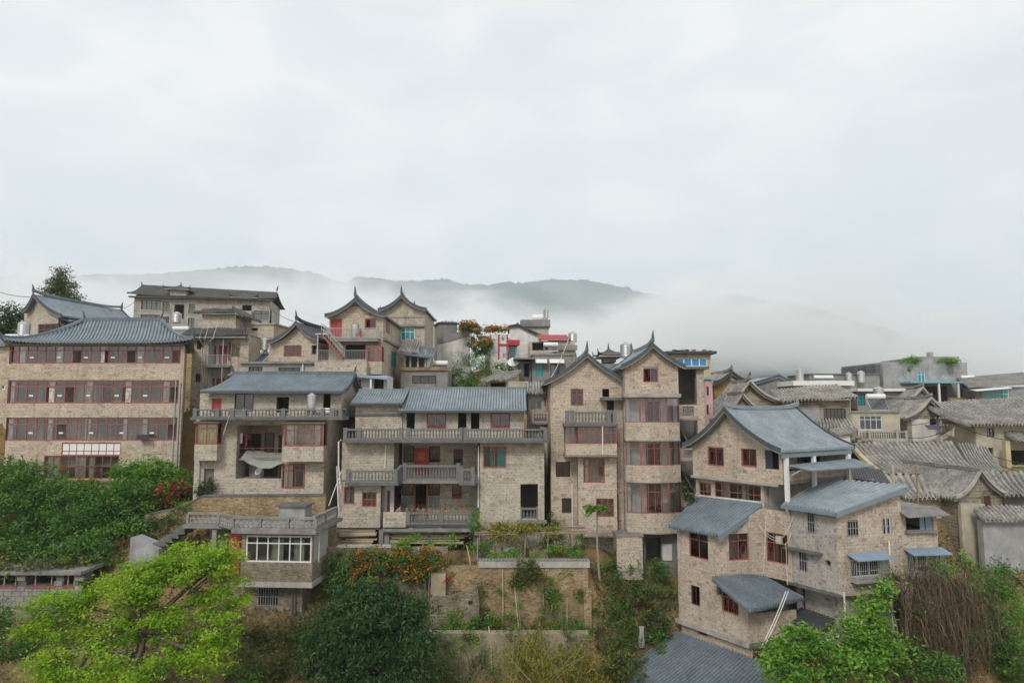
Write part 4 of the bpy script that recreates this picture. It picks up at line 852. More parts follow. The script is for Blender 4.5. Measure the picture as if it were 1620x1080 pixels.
# recessed middle: two galleries
dm = 2.2
gu = [R5(440, 430, 503, 525, dm), R5(592, 430, 655, 525, dm), R5(735, 447, 790, 540, dm)]
gl = [R5(430, 640, 500, 800, dm), R5(585, 640, 655, 800, dm), R5(725, 645, 785, 740, dm), R5(510, 655, 575, 800, dm)]
gl = [(a, b, max(c, zlow + 0.02), e) for a, b, c, e in gl]
T.part('gallery_wall', MB().wall(f, xb + 0.25, xc - 0.01, zlow - 0.2, zs - 0.02, gu + gl, dm), 'stone_clad')
for i, g_ in enumerate(gu): window(T, f, g_, 3, (0.5,), 'dark_wood', d=dm, lattice=1, lrows=(0, 1), rmat='interior_dark')
dr = R5(505, 440, 592, 540, dm); dr = (dr[0], dr[1], zmid + 0.2, dr[3]); door(T, f, dr, 'red_door', dm, -0.06, 'red_paint', leaves=2)
T.part('door_picture', MB().box(f, dr[0] + 0.3, dr[1] - 0.3, dm - 0.115, dm - 0.105, dr[2] + 1.05, dr[3] - 0.35), 'orange_plastic')
for g_ in gl[:2]:
    window(T, f, (g_[0], g_[1], g_[2] + (g_[3] - g_[2]) * 0.5, g_[3]), 3, (0.5,), 'dark_wood', d=dm, lattice=1, rmat='interior_dark'); w_ = window(T, f, (g_[0], g_[1], g_[2], g_[2] + (g_[3] - g_[2]) * 0.5 - 0.02), 4, (0.5,), 'plaster_grey', d=dm, lattice=1, lrows=(0, 1), rm=False, curtain=[(0.02, 0.98)])
window(T, f, gl[2], 2, (0.5,), d=dm, lattice=1, rmat='interior_dark'); room(T, f, gl[3], dm + 0.24, 2.5, 'interior_dark')
T.part('door_frame', MB().box(f, gl[3][0] - 0.1, gl[3][0], dm - 0.08, dm - 0.004, zlow, gl[3][3]).box(f, gl[3][1], gl[3][1] + 0.1, dm - 0.08, dm - 0.004, zlow, gl[3][3]).box(f, gl[3][0] - 0.1, gl[3][1] + 0.1, dm - 0.08, dm - 0.004, gl[3][3], gl[3][3] + 0.12), 'red_paint')
# slabs
T.part('gallery_slab', MB().box(f, xb - 0.35, xc - 0.01, -0.6, dm - 0.01, zmid - 0.18, zmid + 0.02), 'concrete')
T.part('terrace_slab', MB().box(f, f.at(605, 828, -1.6)[0], f.at(748, 828, -1.6)[0], -1.8, dm - 0.01, zlow - 0.22, zlow - 0.02), 'concrete')
tz0, tz1 = f.at(700, 699, -1.0)[1], f.at(700, 678, -1.0)[1]
T.part('balcony_slab', MB().box(f, f.at(541, 699, -1.0)[0], f.at(868, 699, -1.0)[0], -1.1, 3.0, zs + 0.003, zs + 0.2), 'concrete_dark')
bx = [f.at(543, 690, -1.0)[0], f.at(866, 690, -1.0)[0]]
balustrade(T, f, bx[0], bx[1], -1.0, zs + 0.2, tz1, [f.at(q, 690, -1.0)[0] for q in (568, 634, 645, 730, 735)], gap=0.22)
balustrade(T, f.side(bx[1] - 0.2, -0.75), 0, 2.2, 0, zs + 0.2, tz1, [])
dq = -1.5; mz = f.at(590, 744, dq)[1]; mb0 = f.at(590, 763, dq)[1]
T.part('balcony_slab', MB().box(f, f.at(546, 764, dq)[0], f.at(631, 764, dq)[0], dq - 0.1, 0.0 - 0.004, mb0 - 0.2, mb0), 'concrete_dark')
balustrade(T, f, f.at(547, 755, dq)[0], f.at(629, 755, dq)[0], dq, mb0, mz, gap=0.22)
balustrade(T, f, f.at(637, 748, -0.5)[0], f.at(728, 748, -0.5)[0], -0.5, zmid + 0.02, f.at(680, 735, -0.5)[1], gap=0.22)
# diagonal link between the two middle balustrades
a, b = f.p(f.at(629, 755, dq)[0], dq, 0), f.p(f.at(637, 748, -0.5)[0], -0.5, 0); ff = Frame(a[0], a[1], math.degrees(math.atan2(b[1] - a[1], b[0] - a[0]))); LL = math.dist(a[:2], b[:2])
T.part('stair_parapet', MB().hexa([ff.p(0, 0, mb0), ff.p(LL, 0, zmid), ff.p(LL, 0.2, zmid), ff.p(0, 0.2, mb0), ff.p(0, 0, mz), ff.p(LL, 0, f.at(637, 735, -0.5)[1]), ff.p(LL, 0.2, f.at(637, 735, -0.5)[1]), ff.p(0, 0.2, mz)]), 'baluster_grey')
dz = -1.3; b0 = f.at(740, 765, dz)[1]
T.part('balcony_slab', MB().box(f, f.at(726, 766, dz)[0], f.at(752, 766, dz)[0], dz - 0.05, -0.61, b0 - 0.1, b0 + 0.05), 'concrete_dark')
balustrade(T, f, f.at(727, 752, dz)[0], f.at(751, 752, dz)[0], dz, b0 + 0.05, f.at(740, 741, dz)[1], gap=0.22)
dt = -1.7; p0, p1 = f.at(606, 820, dt)[0], f.at(642, 820, dt)[0]; p2 = f.at(746, 820, dt)[0]; lz0, lz1 = f.at(680, 829, dt)[1], f.at(680, 810, dt)[1]
T.part('parapet', MB().box(f, p0, p1, dt, dt + 0.2, lz0 - 0.2, lz1), 'stone_clad'); balustrade(T, f, p1 + 0.01, p2, dt, lz0, lz1, [f.at(698, 820, dt)[0]], gap=0.22)
for q in (650, 696, 744): xx = f.at(q, 834, dt)[0]; T.part('corbel', MB().box(f, xx - 0.15, xx + 0.15, dt - 0.05, dt + 0.5, lz0 - 0.5, lz0 - 0.24), 'concrete')
for q, d_ in ((603, dl), (612, -1.4), (680, -1.2), (752, -1.2), (540, dl)): xx = f.at(q, 840, d_)[0]; T.part('column', MB().box(f, xx - 0.16, xx + 0.16, d_, d_ + 0.32, -12.4, zlow - 0.23), 'concrete')
T.part('undercroft_wall', MB().box(f, xe, xc, 1.6, 1.8, -12.4, zlow - 0.25), 'concrete_dark'); T.part('undercroft_ceiling', MB().box(f, xe, xg, dl + 0.1, 1.5, zlb - 0.15, zlb - 0.01), 'concrete_dark')
for q, (ya, yb) in ((757, (705, 802)), (610, (703, 740))): pipe(T, [f.p(f.at(q, ya, -0.1)[0], -0.1, f.at(q, ya)[1]), f.p(f.at(q, ya, -0.1)[0], -0.1, f.at(q, yb)[1])], 0.05)
pipe(T, [f.p(f.at(540, 694, -1.2)[0], -1.2, f.at(540, 694)[1]), f.p(f.at(536, 696, -1.2)[0], -1.25, f.at(540, 697)[1]), f.p(f.at(536, 735, -1.2)[0], -1.25, f.at(540, 735)[1]), f.p(f.at(539, 770, -1.2)[0], -1.2, f.at(540, 770)[1])], 0.05)
pipe(T, [f.p(f.at(533, 735, -1.2)[0], -1.2, f.at(536, 735)[1]), f.p(f.at(536, 772, -1.2)[0], -1.2, f.at(536, 800)[1])], 0.04)
# top storey
y2 = 2.4; ex0, ex1 = f.at(563, 660, y2)[0], f.at(829, 660, y2)[0]; xm = f.at(637, 660, y2)[0]
hs = [R5(458, 232, 507, 330, y2), R5(577, 235, 693, 328, y2), R5(762, 232, 812, 330, y2), R5(838, 232, 888, 330, y2), R5(953, 233, 1070, 326, y2)]
hs = [(a, b, max(c, zs + 0.22), e) for a, b, c, e in hs]
z2 = f.at(700, 646, y2)[1]; zl2 = f.at(600, 634, y2)[1]
shell(T, f, xm, ex1, 5, zs + 0.1, z2, 'stone_clad', hs, d=y2); shell(T, f, ex0, xm - 0.01, 5, zs + 0.1, zl2, 'stone_clad', [], d=y2 - 0.15)
T.part('string_course', MB().box(f, ex0 - 0.05, xm - 0.02, y2 - 0.27, y2 - 0.155, f.at(600, 657, y2)[1], f.at(600, 654, y2)[1]), 'concrete_dark')
for k in (1, 4): window(T, f, hs[k], 2, (), d=y2, lattice=1, curtain=None, fw=0.12)
for k in (0, 2, 3): room(T, f, hs[k], y2 + 0.24, 2.0, 'interior_dark')
for (r0, r1, yr, pe, pr, xx0, xx1) in ((ex0 - 0.25, xm + 0.15, y2 + 1.9, 636, 618, 0, 0), (xm - 0.25, ex1 + 0.2, y2 + 2.4, 648, 615, 0, 0)):
    ye = y2 - 0.75; ze, zr = f.at(600, pe, ye)[1], f.at(600, pr, yr)[1]
    rf = T.part('roof', patch_mb(f.p(r0, yr, zr), f.p(r1, yr, zr), f.p(r0, ye, ze), f.p(r1, ye, ze), 0.08, 0.21, 0.07, course=0.6), 'roof_tile_pale')
    T.part('roof', patch_mb(f.p(r1, yr, zr), f.p(r0, yr, zr), f.p(r1, 2 * yr - ye, ze), f.p(r0, 2 * yr - ye, ze), 0.08, 0.21, 0.07, course=0.6), 'roof_tile_pale')
    T.part('ridge_cap', MB().box(f, r0, r1, yr - 0.1, yr + 0.1, zr, zr + 0.16), 'roof_tile', rf)
    T.part('gutter', MB().box(f, r0, r1, ye - 0.12, ye - 0.02, ze - 0.22, ze - 0.06), 'verge_grey', rf)
    for xx in (r0, r1 - 0.1):
        pth = [f.p(xx, ye + (yr - ye) * k / 4, ze + (zr - ze) * k / 4) for k in range(5)] + [f.p(xx, yr + (yr - ye) * k / 4, zr + (ze - zr) * k / 4) for k in range(1, 5)]
        T.part('verge', strip_mb(pth, (0.1, 0, 0), 0.2, -0.24), 'verge_grey', rf)
    T.part('gable_wall', gable_fill(f.side(r1 - 0.25, ye), 0.8, 2 * (yr - ye) - 0.6, min(z2, zl2) - 0.3, prof_fn(0, 2 * (yr - ye), ze, zr, 0.08)), 'stone_clad')
# lanterns and the person on the terrace
for i, (px, lab) in enumerate(((647.5, 'round red lantern with tassel, left of the dark doorway'), (676, 'round red lantern with tassel, right of the dark doorway'))):
    q = f.at(px, 762, 0.8); L_ = Thing('red_lantern', lab, 'lantern', f.p(q[0], 0.8, q[1] - 0.3), 'pair of red lanterns'); b = f.p(q[0], 0.8, q[1] - 0.3)
    L_.part('shade', MB().lathe((b[0], b[1], b[2] + 0.1), [(0.1, 0), (0.24, 0.08), (0.3, 0.2), (0.24, 0.32), (0.1, 0.4)], 14), 'red_door', smooth=True); L_.part('tassel', MB().lathe((b[0], b[1], b[2] - 0.3), [(0.06, 0), (0.04, 0.36), (0.02, 0.4)], 6), 'red_door'); L_.part('cord', MB().tube([(b[0], b[1], b[2] + 0.5), (b[0], b[1], zmid - 0.18)], 0.012, 4), 'black')
def person(label, pos, top, lower, face=-1.0, bend=0.35, h=1.6, hair='black'):
    """bent-over standing figure; body is one skin-modifier surface, clothes ride over it"""
    T = Thing('person', label, 'person', pos); x, y, z = pos; k = h / 1.7
    J = {'hip': (0, 0, 0.92), 'waist': (-0.03 * face, 0, 1.08), 'chest': (bend * 0.55 * face, 0, 1.3), 'neck': (bend * 0.85 * face, 0, 1.44), 'head': (bend * 1.05 * face, 0, 1.55), 'crown': (bend * 1.15 * face, 0, 1.64)}
    for s, n in ((-1, 'l'), (1, 'r')):
        J['hp' + n] = (0, 0.1 * s, 0.88); J['kn' + n] = (0.06 * face * s, 0.1 * s, 0.48); J['an' + n] = (-0.02 * face * s, 0.1 * s, 0.08); J['to' + n] = (0.16 * face, 0.11 * s, 0.04)
        J['sh' + n] = (bend * 0.75 * face, 0.17 * s, 1.38); J['el' + n] = (bend * 0.9 * face, 0.21 * s, 1.1); J['wr' + n] = (bend * 1.5 * face, 0.12 * s, 0.98); J['ha' + n] = (bend * 1.8 * face, 0.1 * s, 0.96)
    E = [('hip', 'waist'), ('waist', 'chest'), ('chest', 'neck'), ('neck', 'head'), ('head', 'crown')] + [e for n in 'lr' for e in (('hip', 'hp' + n), ('hp' + n, 'kn' + n), ('kn' + n, 'an' + n), ('an' + n, 'to' + n), ('chest', 'sh' + n), ('sh' + n, 'el' + n), ('el' + n, 'wr' + n), ('wr' + n, 'ha' + n))]
    rad = {'hip': 0.14, 'waist': 0.125, 'chest': 0.145, 'neck': 0.055, 'head': 0.095, 'crown': 0.075}
    rd = lambda n: rad.get(n) or {'hp': 0.1, 'kn': 0.065, 'an': 0.04, 'to': 0.035, 'sh': 0.065, 'el': 0.045, 'wr': 0.032, 'ha': 0.03}[n[:2]]
    def skin(name, names, grow, mat, parent=None):
        nm = [n for n in J if n in names]; ix = {n: i for i, n in enumerate(nm)}; me = bpy.data.meshes.new(name)
        me.from_pydata([tuple(c * k for c in J[n]) for n in nm], [(ix[a], ix[b]) for a, b in E if a in ix and b in ix], []); o = bpy.data.objects.new(name, me); COL.objects.link(o); o.parent = parent or T.o
        sm = o.modifiers.new('s', 'SKIN'); sv = me.skin_vertices[0].data
        for n in nm: sv[ix[n]].radius = ((rd(n) + grow) * k, (rd(n) + grow) * k); sv[ix[n]].use_root = False
        sv[0].use_root = True; sb = o.modifiers.new('d', 'SUBSURF'); sb.levels = sb.render_levels = 2; me.materials.append(M[mat]); return o
    b = skin('body', set(J), 0.0, 'skin'); skin('shirt', {'waist', 'chest', 'shl', 'shr', 'ell', 'elr', 'hip'}, 0.018, top, b); skin('trousers', {'hip', 'hpl', 'hpr', 'knl', 'knr', 'anl', 'anr'}, 0.016, lower, b)
    hx, hz = J['crown'][0] * k, J['crown'][2] * k
    hm = MB().lathe((x + hx - 0.02 * face, y, z + hz - 0.07), [(0.1, -0.03), (0.115, 0.03), (0.1, 0.09), (0.05, 0.13)], 12); T.part('hair', hm, hair, b, smooth=True)
    fm = MB().lathe((x + (J['head'][0] + 0.095 * face) * k, y, z + (J['head'][2] + 0.01) * k), [(0.008, -0.03), (0.018, -0.02), (0.01, 0.02)], 6); T.part('nose', fm, 'skin', b)
    return T
m_plain('skin', (0.42, 0.25, 0.17), 0.6, 0.05); m_plain('cloth_pink', (0.42, 0.26, 0.26), 0.9, 0.1); m_plain('cloth_dark', (0.04, 0.04, 0.05), 0.9, 0.1)
q = f.at(628, 806, -0.6); person('person in a faded pink top stooping on the lower terrace', f.p(q[0], -0.6, zlow - 0.02), 'cloth_pink', 'cloth_dark', 1.0, 0.3, 1.55)
# timber stacked below the terrace
pk = 0
for (a, b, y0_, n, mt) in ((538, 598, 838, 7, 'wood_plank'), (612, 742, 836, 9, 'wood_plank')):
    for i in range(n):
        xa_ = f.at(a + rng.uniform(0, 10), 845, -0.9)[0]; xb_ = f.at(b - rng.uniform(0, 22), 845, -0.9)[0]; zz = f.at(600, y0_ + 2 + i * (22 / n), -0.9)[1]; yo = -1.35 + rng.uniform(-0.2, 0.3)
        single('timber_plank', MB().hexa([f.p(xa_, yo, zz), f.p(xb_, yo + 0.05, zz + rng.uniform(-0.06, 0.06)), f.p(xb_, yo + 0.4, zz), f.p(xa_, yo + 0.4, zz)] + [f.p(xa_, yo, zz + 0.09), f.p(xb_, yo + 0.05, zz + 0.09 + rng.uniform(-0.05, 0.05)), f.p(xb_, yo + 0.4, zz + 0.09), f.p(xa_, yo + 0.4, zz + 0.09)]), 'wood_plank' if i % 3 else 'wood_pole', '%s board from the top in the pile under the %s' % ('first second third fourth fifth sixth seventh eighth ninth'.split()[i], 'central house left block' if a == 538 else 'flower terrace'), 'plank', group='timber pile under the left block' if a == 538 else 'timber pile under the terrace')
# ---------------------------------------------------------------- I: narrow gabled house with a balustraded bay
ix = lambda a: 850 + a / 3.087
iy = lambda a: 530 + a / 3.087
f = fr(930, 700, 50.6)
def R7(a, b, c, e, d=0.0): return f.r(ix(a), iy(b), ix(c), iy(e), d)
x0, x1 = f.at(871, 630, 0.4)[0], f.at(988, 630, 0.4)[0]; zb = f.at(940, 849, -0.6)[1]; zl = f.at(930, 661)[1]; ze = f.at(930, 604)[1]; za = f.at(929, 561)[1]
T = Thing('gabled_house', 'narrow gabled stone house with grey balustrade over a red-windowed bay', 'house', f.p((x0 + x1) / 2, 3, zb))
hu = [R7(163, 262, 225, 345, 0.4), R7(318, 262, 352, 302, 0.4), R7(340, 318, 375, 365, 0.4)]
lw = [R7(90, 618, 160, 692, 0.4), R7(120, 795, 168, 868, 0.4)]
shell(T, f, x0, x1, 8, zb - 1.5, ze, 'stone_clad_pink', hu + lw, d=0.4)
T.part('gable_wall', gable_fill(f, x0, x1, ze + 0.002, prof_fn(x0 - 0.5, x1 + 0.4, f.at(868, 606)[1], za, 0.2), 0.4), 'stone_clad_pink')
gable_roof(T, f, x0 - 0.5, x1 + 0.4, 0.0, 9.0, f.at(868, 606)[1], za, 0.2, horn=0.7)
window(T, f, hu[0], 2, (0.64,), d=0.4, rmat='interior_dark'); room(T, f, hu[1], 0.64, 1.5, 'interior_dark'); room(T, f, hu[2], 0.64, 1.5, 'interior')
for h in lw: window(T, f, h, 2, (), d=0.4, mat='dark_wood', rmat='interior_dark')
T.part('canopy_slab', MB().box(f, f.at(950, 630)[0], f.at(987, 630)[0], -0.5, 0.39, f.at(960, 633)[1], f.at(960, 629)[1]), 'concrete_dark')
xq, xr2 = f.at(915, 780, -0.6)[0], f.at(976, 780, -0.6)[0]; zbay = f.at(935, 721, -0.6)[1]
hw2 = [R7(225, 603, 330, 720, -0.6), R7(287, 797, 375, 888, -0.6), R7(225, 832, 262, 850, -0.6)]
shell(T, f, xq, xr2, 1.6, zb, zbay, 'stone_clad_pink', hw2, d=-0.6)
window(T, f, hw2[0], 3, (0.68,), d=-0.6, glass='glass_clear', curtain=[(0.1, 0.25)], opened=[(2, 0)]); window(T, f, hw2[1], 3, (0.62,), d=-0.6, lattice=1, rmat='interior_dark'); T.part('vent_block', MB().box(f, hw2[2][0], hw2[2][1], -0.5, -0.4, hw2[2][2], hw2[2][3]), 'concrete')
bd = 1.35; zc = f.at(930, 671, -1.35)[1]; bx0, bx1 = f.at(895, 690, -bd)[0], f.at(976, 690, -bd)[0]; bz0, bz1 = f.at(930, 702, -bd)[1], f.at(930, 674, -bd)[1]; zlo = f.at(930, 719, -bd)[1]
T.part('bay_wall', MB().box(f, bx0, bx1, -bd, 0.39, zlo, bz0), 'stone_clad_pink'); T.part('bay_ledge', MB().box(f, bx0 - 0.06, bx1 + 0.06, -bd - 0.06, 0.38, zlo - 0.14, zlo - 0.003), 'concrete')
window(T, f, (bx0 + 0.9, bx1, bz0 + 0.003, bz1), 7, (0.62,), d=-bd, inset=0.06, rm=False, lattice=2, glass='glass_clear'); window(T, f, (bx0, bx0 + 0.75, bz0 + 0.003, bz1), 2, (), d=-bd + 0.5, inset=0.06, rm=False)
window(T, f.side(bx1 - 0.08, -bd + 0.1), (0, bd + 0.2, bz0 + 0.003, bz1), 2, (0.62,), inset=0.03, rm=False, glass='glass_clear'); room(T, f, (bx0, bx1, bz0, bz1), 0.1, 0.28, 'interior', 0.0)
T.part('balcony_slab', MB().box(f, bx0 - 0.1, bx1 + 0.1, -bd - 0.1, 0.39, bz1 + 0.003, bz1 + 0.16), 'concrete_dark')
balustrade(T, f, bx0, bx1, -bd, bz1 + 0.16, f.at(935, 651, -bd)[1], [bx0 + 0.5, bx1 - 0.55], gap=0.22)
balustrade(T, f.side(bx1 - 0.2, -bd + 0.25), 0, 1.3, 0, bz1 + 0.16, f.at(935, 651, -bd)[1])
pipe(T, [f.p(f.at(953, 674, -bd - 0.1)[0], -bd - 0.1, bz1), f.p(f.at(953, 674, -bd - 0.1)[0], -bd - 0.1, zlo)], 0.045); pipe(T, [f.p(f.at(905, 760, 0.3)[0], 0.3, f.at(905, 765)[1]), f.p(f.at(905, 760, 0.3)[0], 0.3, zb)], 0.05)
# ---------------------------------------------------------------- J: slim tower house with three rounded glazed bays and stair tower
f = fr(1030, 700, 49.6)
def R7(a, b, c, e, d=0.0): return f.r(ix(a), iy(b), ix(c), iy(e), d)
x0, x1 = f.at(989, 640)[0], f.at(1074, 640)[0]; ze = f.at(1030, 580)[1]; za = f.at(1027, 547)[1]; zb = f.at(1030, 844)[1]; zc = f.at(1030, 622)[1]
T = Thing('tower_house', 'slim tall gabled house with three stacked rounded bays of red-framed glass', 'house', f.p((x0 + x1) / 2, 3, zb))
hj = R7(517, 150, 590, 230)
shell(T, f, x0, x1, 7.5, zc, ze, 'stone_clad_pink', [hj]); window(T, f, hj, 2, (), opened=[(0, 0)], lattice=2, rmat='interior_dark')
T.part('gable_wall', gable_fill(f, x0, x1, ze + 0.002, prof_fn(x0 - 0.35, x1 + 0.45, f.at(990, 581)[1], za, 0.16)), 'stone_clad_pink')
gable_roof(T, f, x0 - 0.35, x1 + 0.45, -0.45, 8.3, f.at(990, 581)[1], za, 0.16, horn=0.75)
shell(T, f, x0 + 0.02, x1 - 0.02, 7.0, zb - 2.0, zc - 0.005, 'stone_clad_pink', [], d=0.6, front=False)
W_ = x1 - x0
def bow(z0, z1, dd, th, n=12, bulge=0.85):
    mb = MB(); o_, i_ = [], []
    for k in range(n + 1):
        s = k / n; x = x0 + W_ * s; y = dd - bulge * math.sin(math.pi * (0.08 + 0.84 * s)) + bulge * math.sin(math.pi * 0.08); o_.append((x, y)); i_.append((x0 + th + (W_ - 2 * th) * s, y + th))
    for k in range(n):
        a, b, c, e = o_[k], o_[k + 1], i_[k], i_[k + 1]
        mb.quad(f.p(*a, z0), f.p(*b, z0), f.p(*b, z1), f.p(*a, z1)); mb.quad(f.p(*e, z0), f.p(*c, z0), f.p(*c, z1), f.p(*e, z1)); mb.quad(f.p(*a, z1), f.p(*b, z1), f.p(*e, z1), f.p(*c, z1)); mb.quad(f.p(*c, z0), f.p(*e, z0), f.p(*b, z0), f.p(*a, z0))
    return mb, o_
def bowslab(z, t, dd, ex=0.06, n=12, bulge=0.85):
    pts = []
    for k in range(n + 1):
        s = k / n; pts.append((x0 - ex + (W_ + 2 * ex) * s, dd - ex - bulge * math.sin(math.pi * (0.08 + 0.84 * s)) + bulge * math.sin(math.pi * 0.08)))
    pts += [(x1 + ex, 0.9), (x0 - ex, 0.9)]; m_ = len(pts); v = [f.p(a, b, z) for a, b in pts] + [f.p(a, b, z + t) for a, b in pts]
    return MB().add(v, [tuple(range(m_))[::-1], tuple(range(m_, 2 * m_))] + [(k, (k + 1) % m_, m_ + (k + 1) % m_, m_ + k) for k in range(m_)])
T.part('cornice', bowslab(zc - 0.28, 0.26, -0.1, 0.12), 'concrete_light')
levels = [(629, 668, 697), (697, 736, 763), (763, 812, 844)]
for (pt, pb, pw_) in levels:
    zt_, zm_, zw_ = f.at(1030, pt, -0.6)[1], f.at(1030, pb, -0.6)[1], f.at(1030, pw_, -0.6)[1]
    mb, pl = bow(zw_, zm_, -0.1, 0.2); T.part('bow_wall', mb, 'stone_clad_pink'); T.part('floor_slab', bowslab(zw_ - 0.0, 0.1, 0.12, -0.15), 'concrete')
    T.part('bow_lintel', bowslab(zt_ - 0.02, 0.12, -0.08, 0.03), 'concrete_light')
    for (ka, kb, nc) in ((0, 3, 1), (3, 9, 4), (9, 12, 1)):
        a, b = f.p(pl[ka][0], pl[ka][1] + 0.06, 0), f.p(pl[kb][0], pl[kb][1] + 0.06, 0); wf = Frame(a[0], a[1], math.degrees(math.atan2(b[1] - a[1], b[0] - a[0]))); window(T, wf, (0, math.dist(a[:2], b[:2]), zm_ + 0.003, zt_ - 0.025), nc, (0.7,), inset=0.02, rm=False, lattice=2 if nc == 4 else 0, glass='glass_clear', fw=0.05, bar=0.045)
    T.part('room', MB().box(f, x0 + 0.2, x1 - 0.2, 0.9, 1.0, zw_, zt_), 'plaster_white')
    T.part('inner_window', MB().box(f, x0 + W_ * 0.42, x0 + W_ * 0.68, 0.84, 0.895, zw_ + 0.2, zt_ - 0.25), 'dark_wood')
    for xx in (x0 + 0.06, x1 - 0.36): T.part('pillar', MB().box(f, xx, xx + 0.3, 0.35, 0.65, zw_ + 0.1, zt_ - 0.03), 'plaster_white')
# stair tower on the right
ys = 1.3; sx0, sx1 = f.at(1074, 640, ys)[0], f.at(1115, 640, ys)[0]; px_ = f.at(1103, 640, ys)[0]
T.part('stair_pier', MB().box(f, px_, sx1, ys, ys + 0.5, -11, f.at(1105, 584, ys)[1]), 'stone_clad_pink'); T.part('stair_back', MB().box(f, sx0 + 0.1, sx1, ys + 2.6, ys + 2.8, -11, f.at(1105, 584, ys)[1]), 'concrete'); T.part('stair_side', MB().box(f, sx1 - 0.2, sx1, ys + 0.51, ys + 2.59, -11, f.at(1105, 584, ys)[1]), 'stone_clad_pink')
T.part('stair_roof', MB().box(f, sx0 - 0.2, sx1 + 0.3, ys - 0.4, ys + 2.9, f.at(1105, 584, ys)[1] + 0.003, f.at(1105, 580, ys)[1]), 'concrete_dark')
for (pa, pb_) in ((640, 662), (709, 728), (780, 800)):
    za_, zb_ = f.at(1090, pa, ys)[1], f.at(1090, pb_, ys)[1]
    T.part('landing', MB().box(f, sx0 - 0.1, px_ - 0.003, ys, ys + 1.2, zb_ - 0.12, zb_), 'concrete'); T.part('landing_parapet', MB().wall(f, sx0, px_ - 0.006, zb_, za_, [(sx0 + 0.25, px_ - 0.25, zb_ + 0.2, za_ - 0.12)], ys + 0.02, 0.15), 'stone_clad_pink')
    lt = MB()
    for k in range(7): xx = sx0 + 0.3 + (px_ - sx0 - 0.6) * k / 6; lt.tube([f.p(xx - 0.06, ys + 0.08, zb_ + 0.2), f.p(xx + 0.06, ys + 0.08, za_ - 0.12)], 0.02, 4); lt.tube([f.p(xx + 0.06, ys + 0.09, zb_ + 0.2), f.p(xx - 0.06, ys + 0.09, za_ - 0.12)], 0.02, 4)
    T.part('lattice', lt, 'concrete_light')
    T.part('stair_flight', MB().hexa([f.p(sx0, ys + 1.3, zb_ - 0.2), f.p(px_, ys + 1.3, zb_ - 2.6), f.p(px_, ys + 2.5, zb_ - 2.6), f.p(sx0, ys + 2.5, zb_ - 0.2), f.p(sx0, ys + 1.3, zb_), f.p(px_, ys + 1.3, zb_ - 2.4), f.p(px_, ys + 2.5, zb_ - 2.4), f.p(sx0, ys + 2.5, zb_)]), 'concrete')
# ground floor: store block, dark door, white panel
za_, zg = zb - 0.02, -12.6
T.part('base_wall', MB().wall(f, x0 + 0.1, x1, zg, za_, [(f.at(1022, 870, 0.6)[0], f.at(1046, 870, 0.6)[0], zg + 0.6, f.at(1030, 850, 0.6)[1])], 0.6), 'concrete'); room(T, f, (f.at(1022, 870, 0.6)[0], f.at(1046, 870, 0.6)[0], zg + 0.6, f.at(1030, 850, 0.6)[1]), 0.84, 1.5, 'interior_dark', 0.1)
q = f.r(1048, 860, 1063, 886, 0.55); T.part('white_panel', MB().box(f, q[0], q[1], 0.5, 0.59, q[2], q[3]), 'plaster_white')
sx = f.r(976, 848, 1010, 905, -1.2); T.part('store_block', MB().box(f, sx[0], sx[1] + 0.3, -1.2, 0.59, sx[2] - 0.5, sx[3]), 'stone_clad_warm'); T.part('store_cap', MB().box(f, sx[0] - 0.08, sx[1] + 0.38, -1.28, 0.58, sx[3] + 0.003, sx[3] + 0.12), 'concrete')
q = f.r(984, 853, 1000, 868, -1.2); T.part('plaque', MB().box(f, q[0], q[1], -1.24, -1.203, q[2], q[3]), 'stone_clad_warm')
# ---------------------------------------------------------------- K: house group on the right, turned to the left
def seg(p, q): return Frame(p[0], p[1], math.degrees(math.atan2(q[1] - p[1], q[0] - p[0]))), math.dist(p[:2], q[:2])
k = fr(1238, 745, 42.5, -57)
xl = k.at(1096, 730)[0]; zb = -13.5; ze = -2.62; zr = -0.12; xm = k.at(1152, 650, -0.5)[0] - 0.25; zsl = k.at(1160, 758)[1]
T = Thing('porch_house', 'gabled stone house with sweeping blue-grey roof and a white-posted open porch', 'house', k.p(xl / 2, 3, zb))
hs = [k.r(1119, 707, 1145, 737), k.r(1172, 707, 1197, 738), k.r(1210, 711, 1232, 742)]
dep = 7.0
T.part('wall', MB().wall(k, xl, 0.0, zsl, ze - 0.02, hs), 'stone_clad_warm')
T.part('gable_wall', gable_fill(k, xl, -0.02, ze - 0.018, prof_fn(xl - 0.35, 0.35, ze, zr, 0.32, xm)), 'stone_clad_warm')
gable_roof(T, k, xl - 0.35, 0.35, -0.55, dep + 0.3, ze, zr, 0.32, xm, mat='roof_tile_pale', horn=0.75, rm='roof_tile_pale', hm='roof_tile', vm='verge_grey')
T.part('eave_beam', MB().box(k, 0.12, 0.3, -0.4, dep + 0.1, ze - 0.42, ze - 0.17), 'fascia_blue')
for h in hs[:2]: window(T, k, h, 2, (), lattice=1, rmat='interior_dark', fw=0.1)
room(T, k, hs[2], 0.24, 1.2, 'interior_dark', 0.0); pane(T, k, hs[2][0], hs[2][0] + 0.5, 0.1, hs[2][2], hs[2][3], 'solar', None, 'blue_curtain')
sd_ = k.side(-1.6, 0.25); T.part('wall', MB().wall(sd_, 0, dep - 0.5, zb, ze - 0.05, [(1.0, 3.0, zsl + 0.1, ze - 0.4), (3.6, 6.2, zsl + 0.8, ze - 0.4)]), 'stone_clad_warm')
window(T, sd_, (1.0, 3.0, zsl + 0.1, ze - 0.4), 3, (), 'dark_wood', rmat='interior_dark'); window(T, sd_, (3.6, 6.2, zsl + 0.8, ze - 0.4), 4, (), 'dark_wood', lattice=1, rmat='interior_dark')
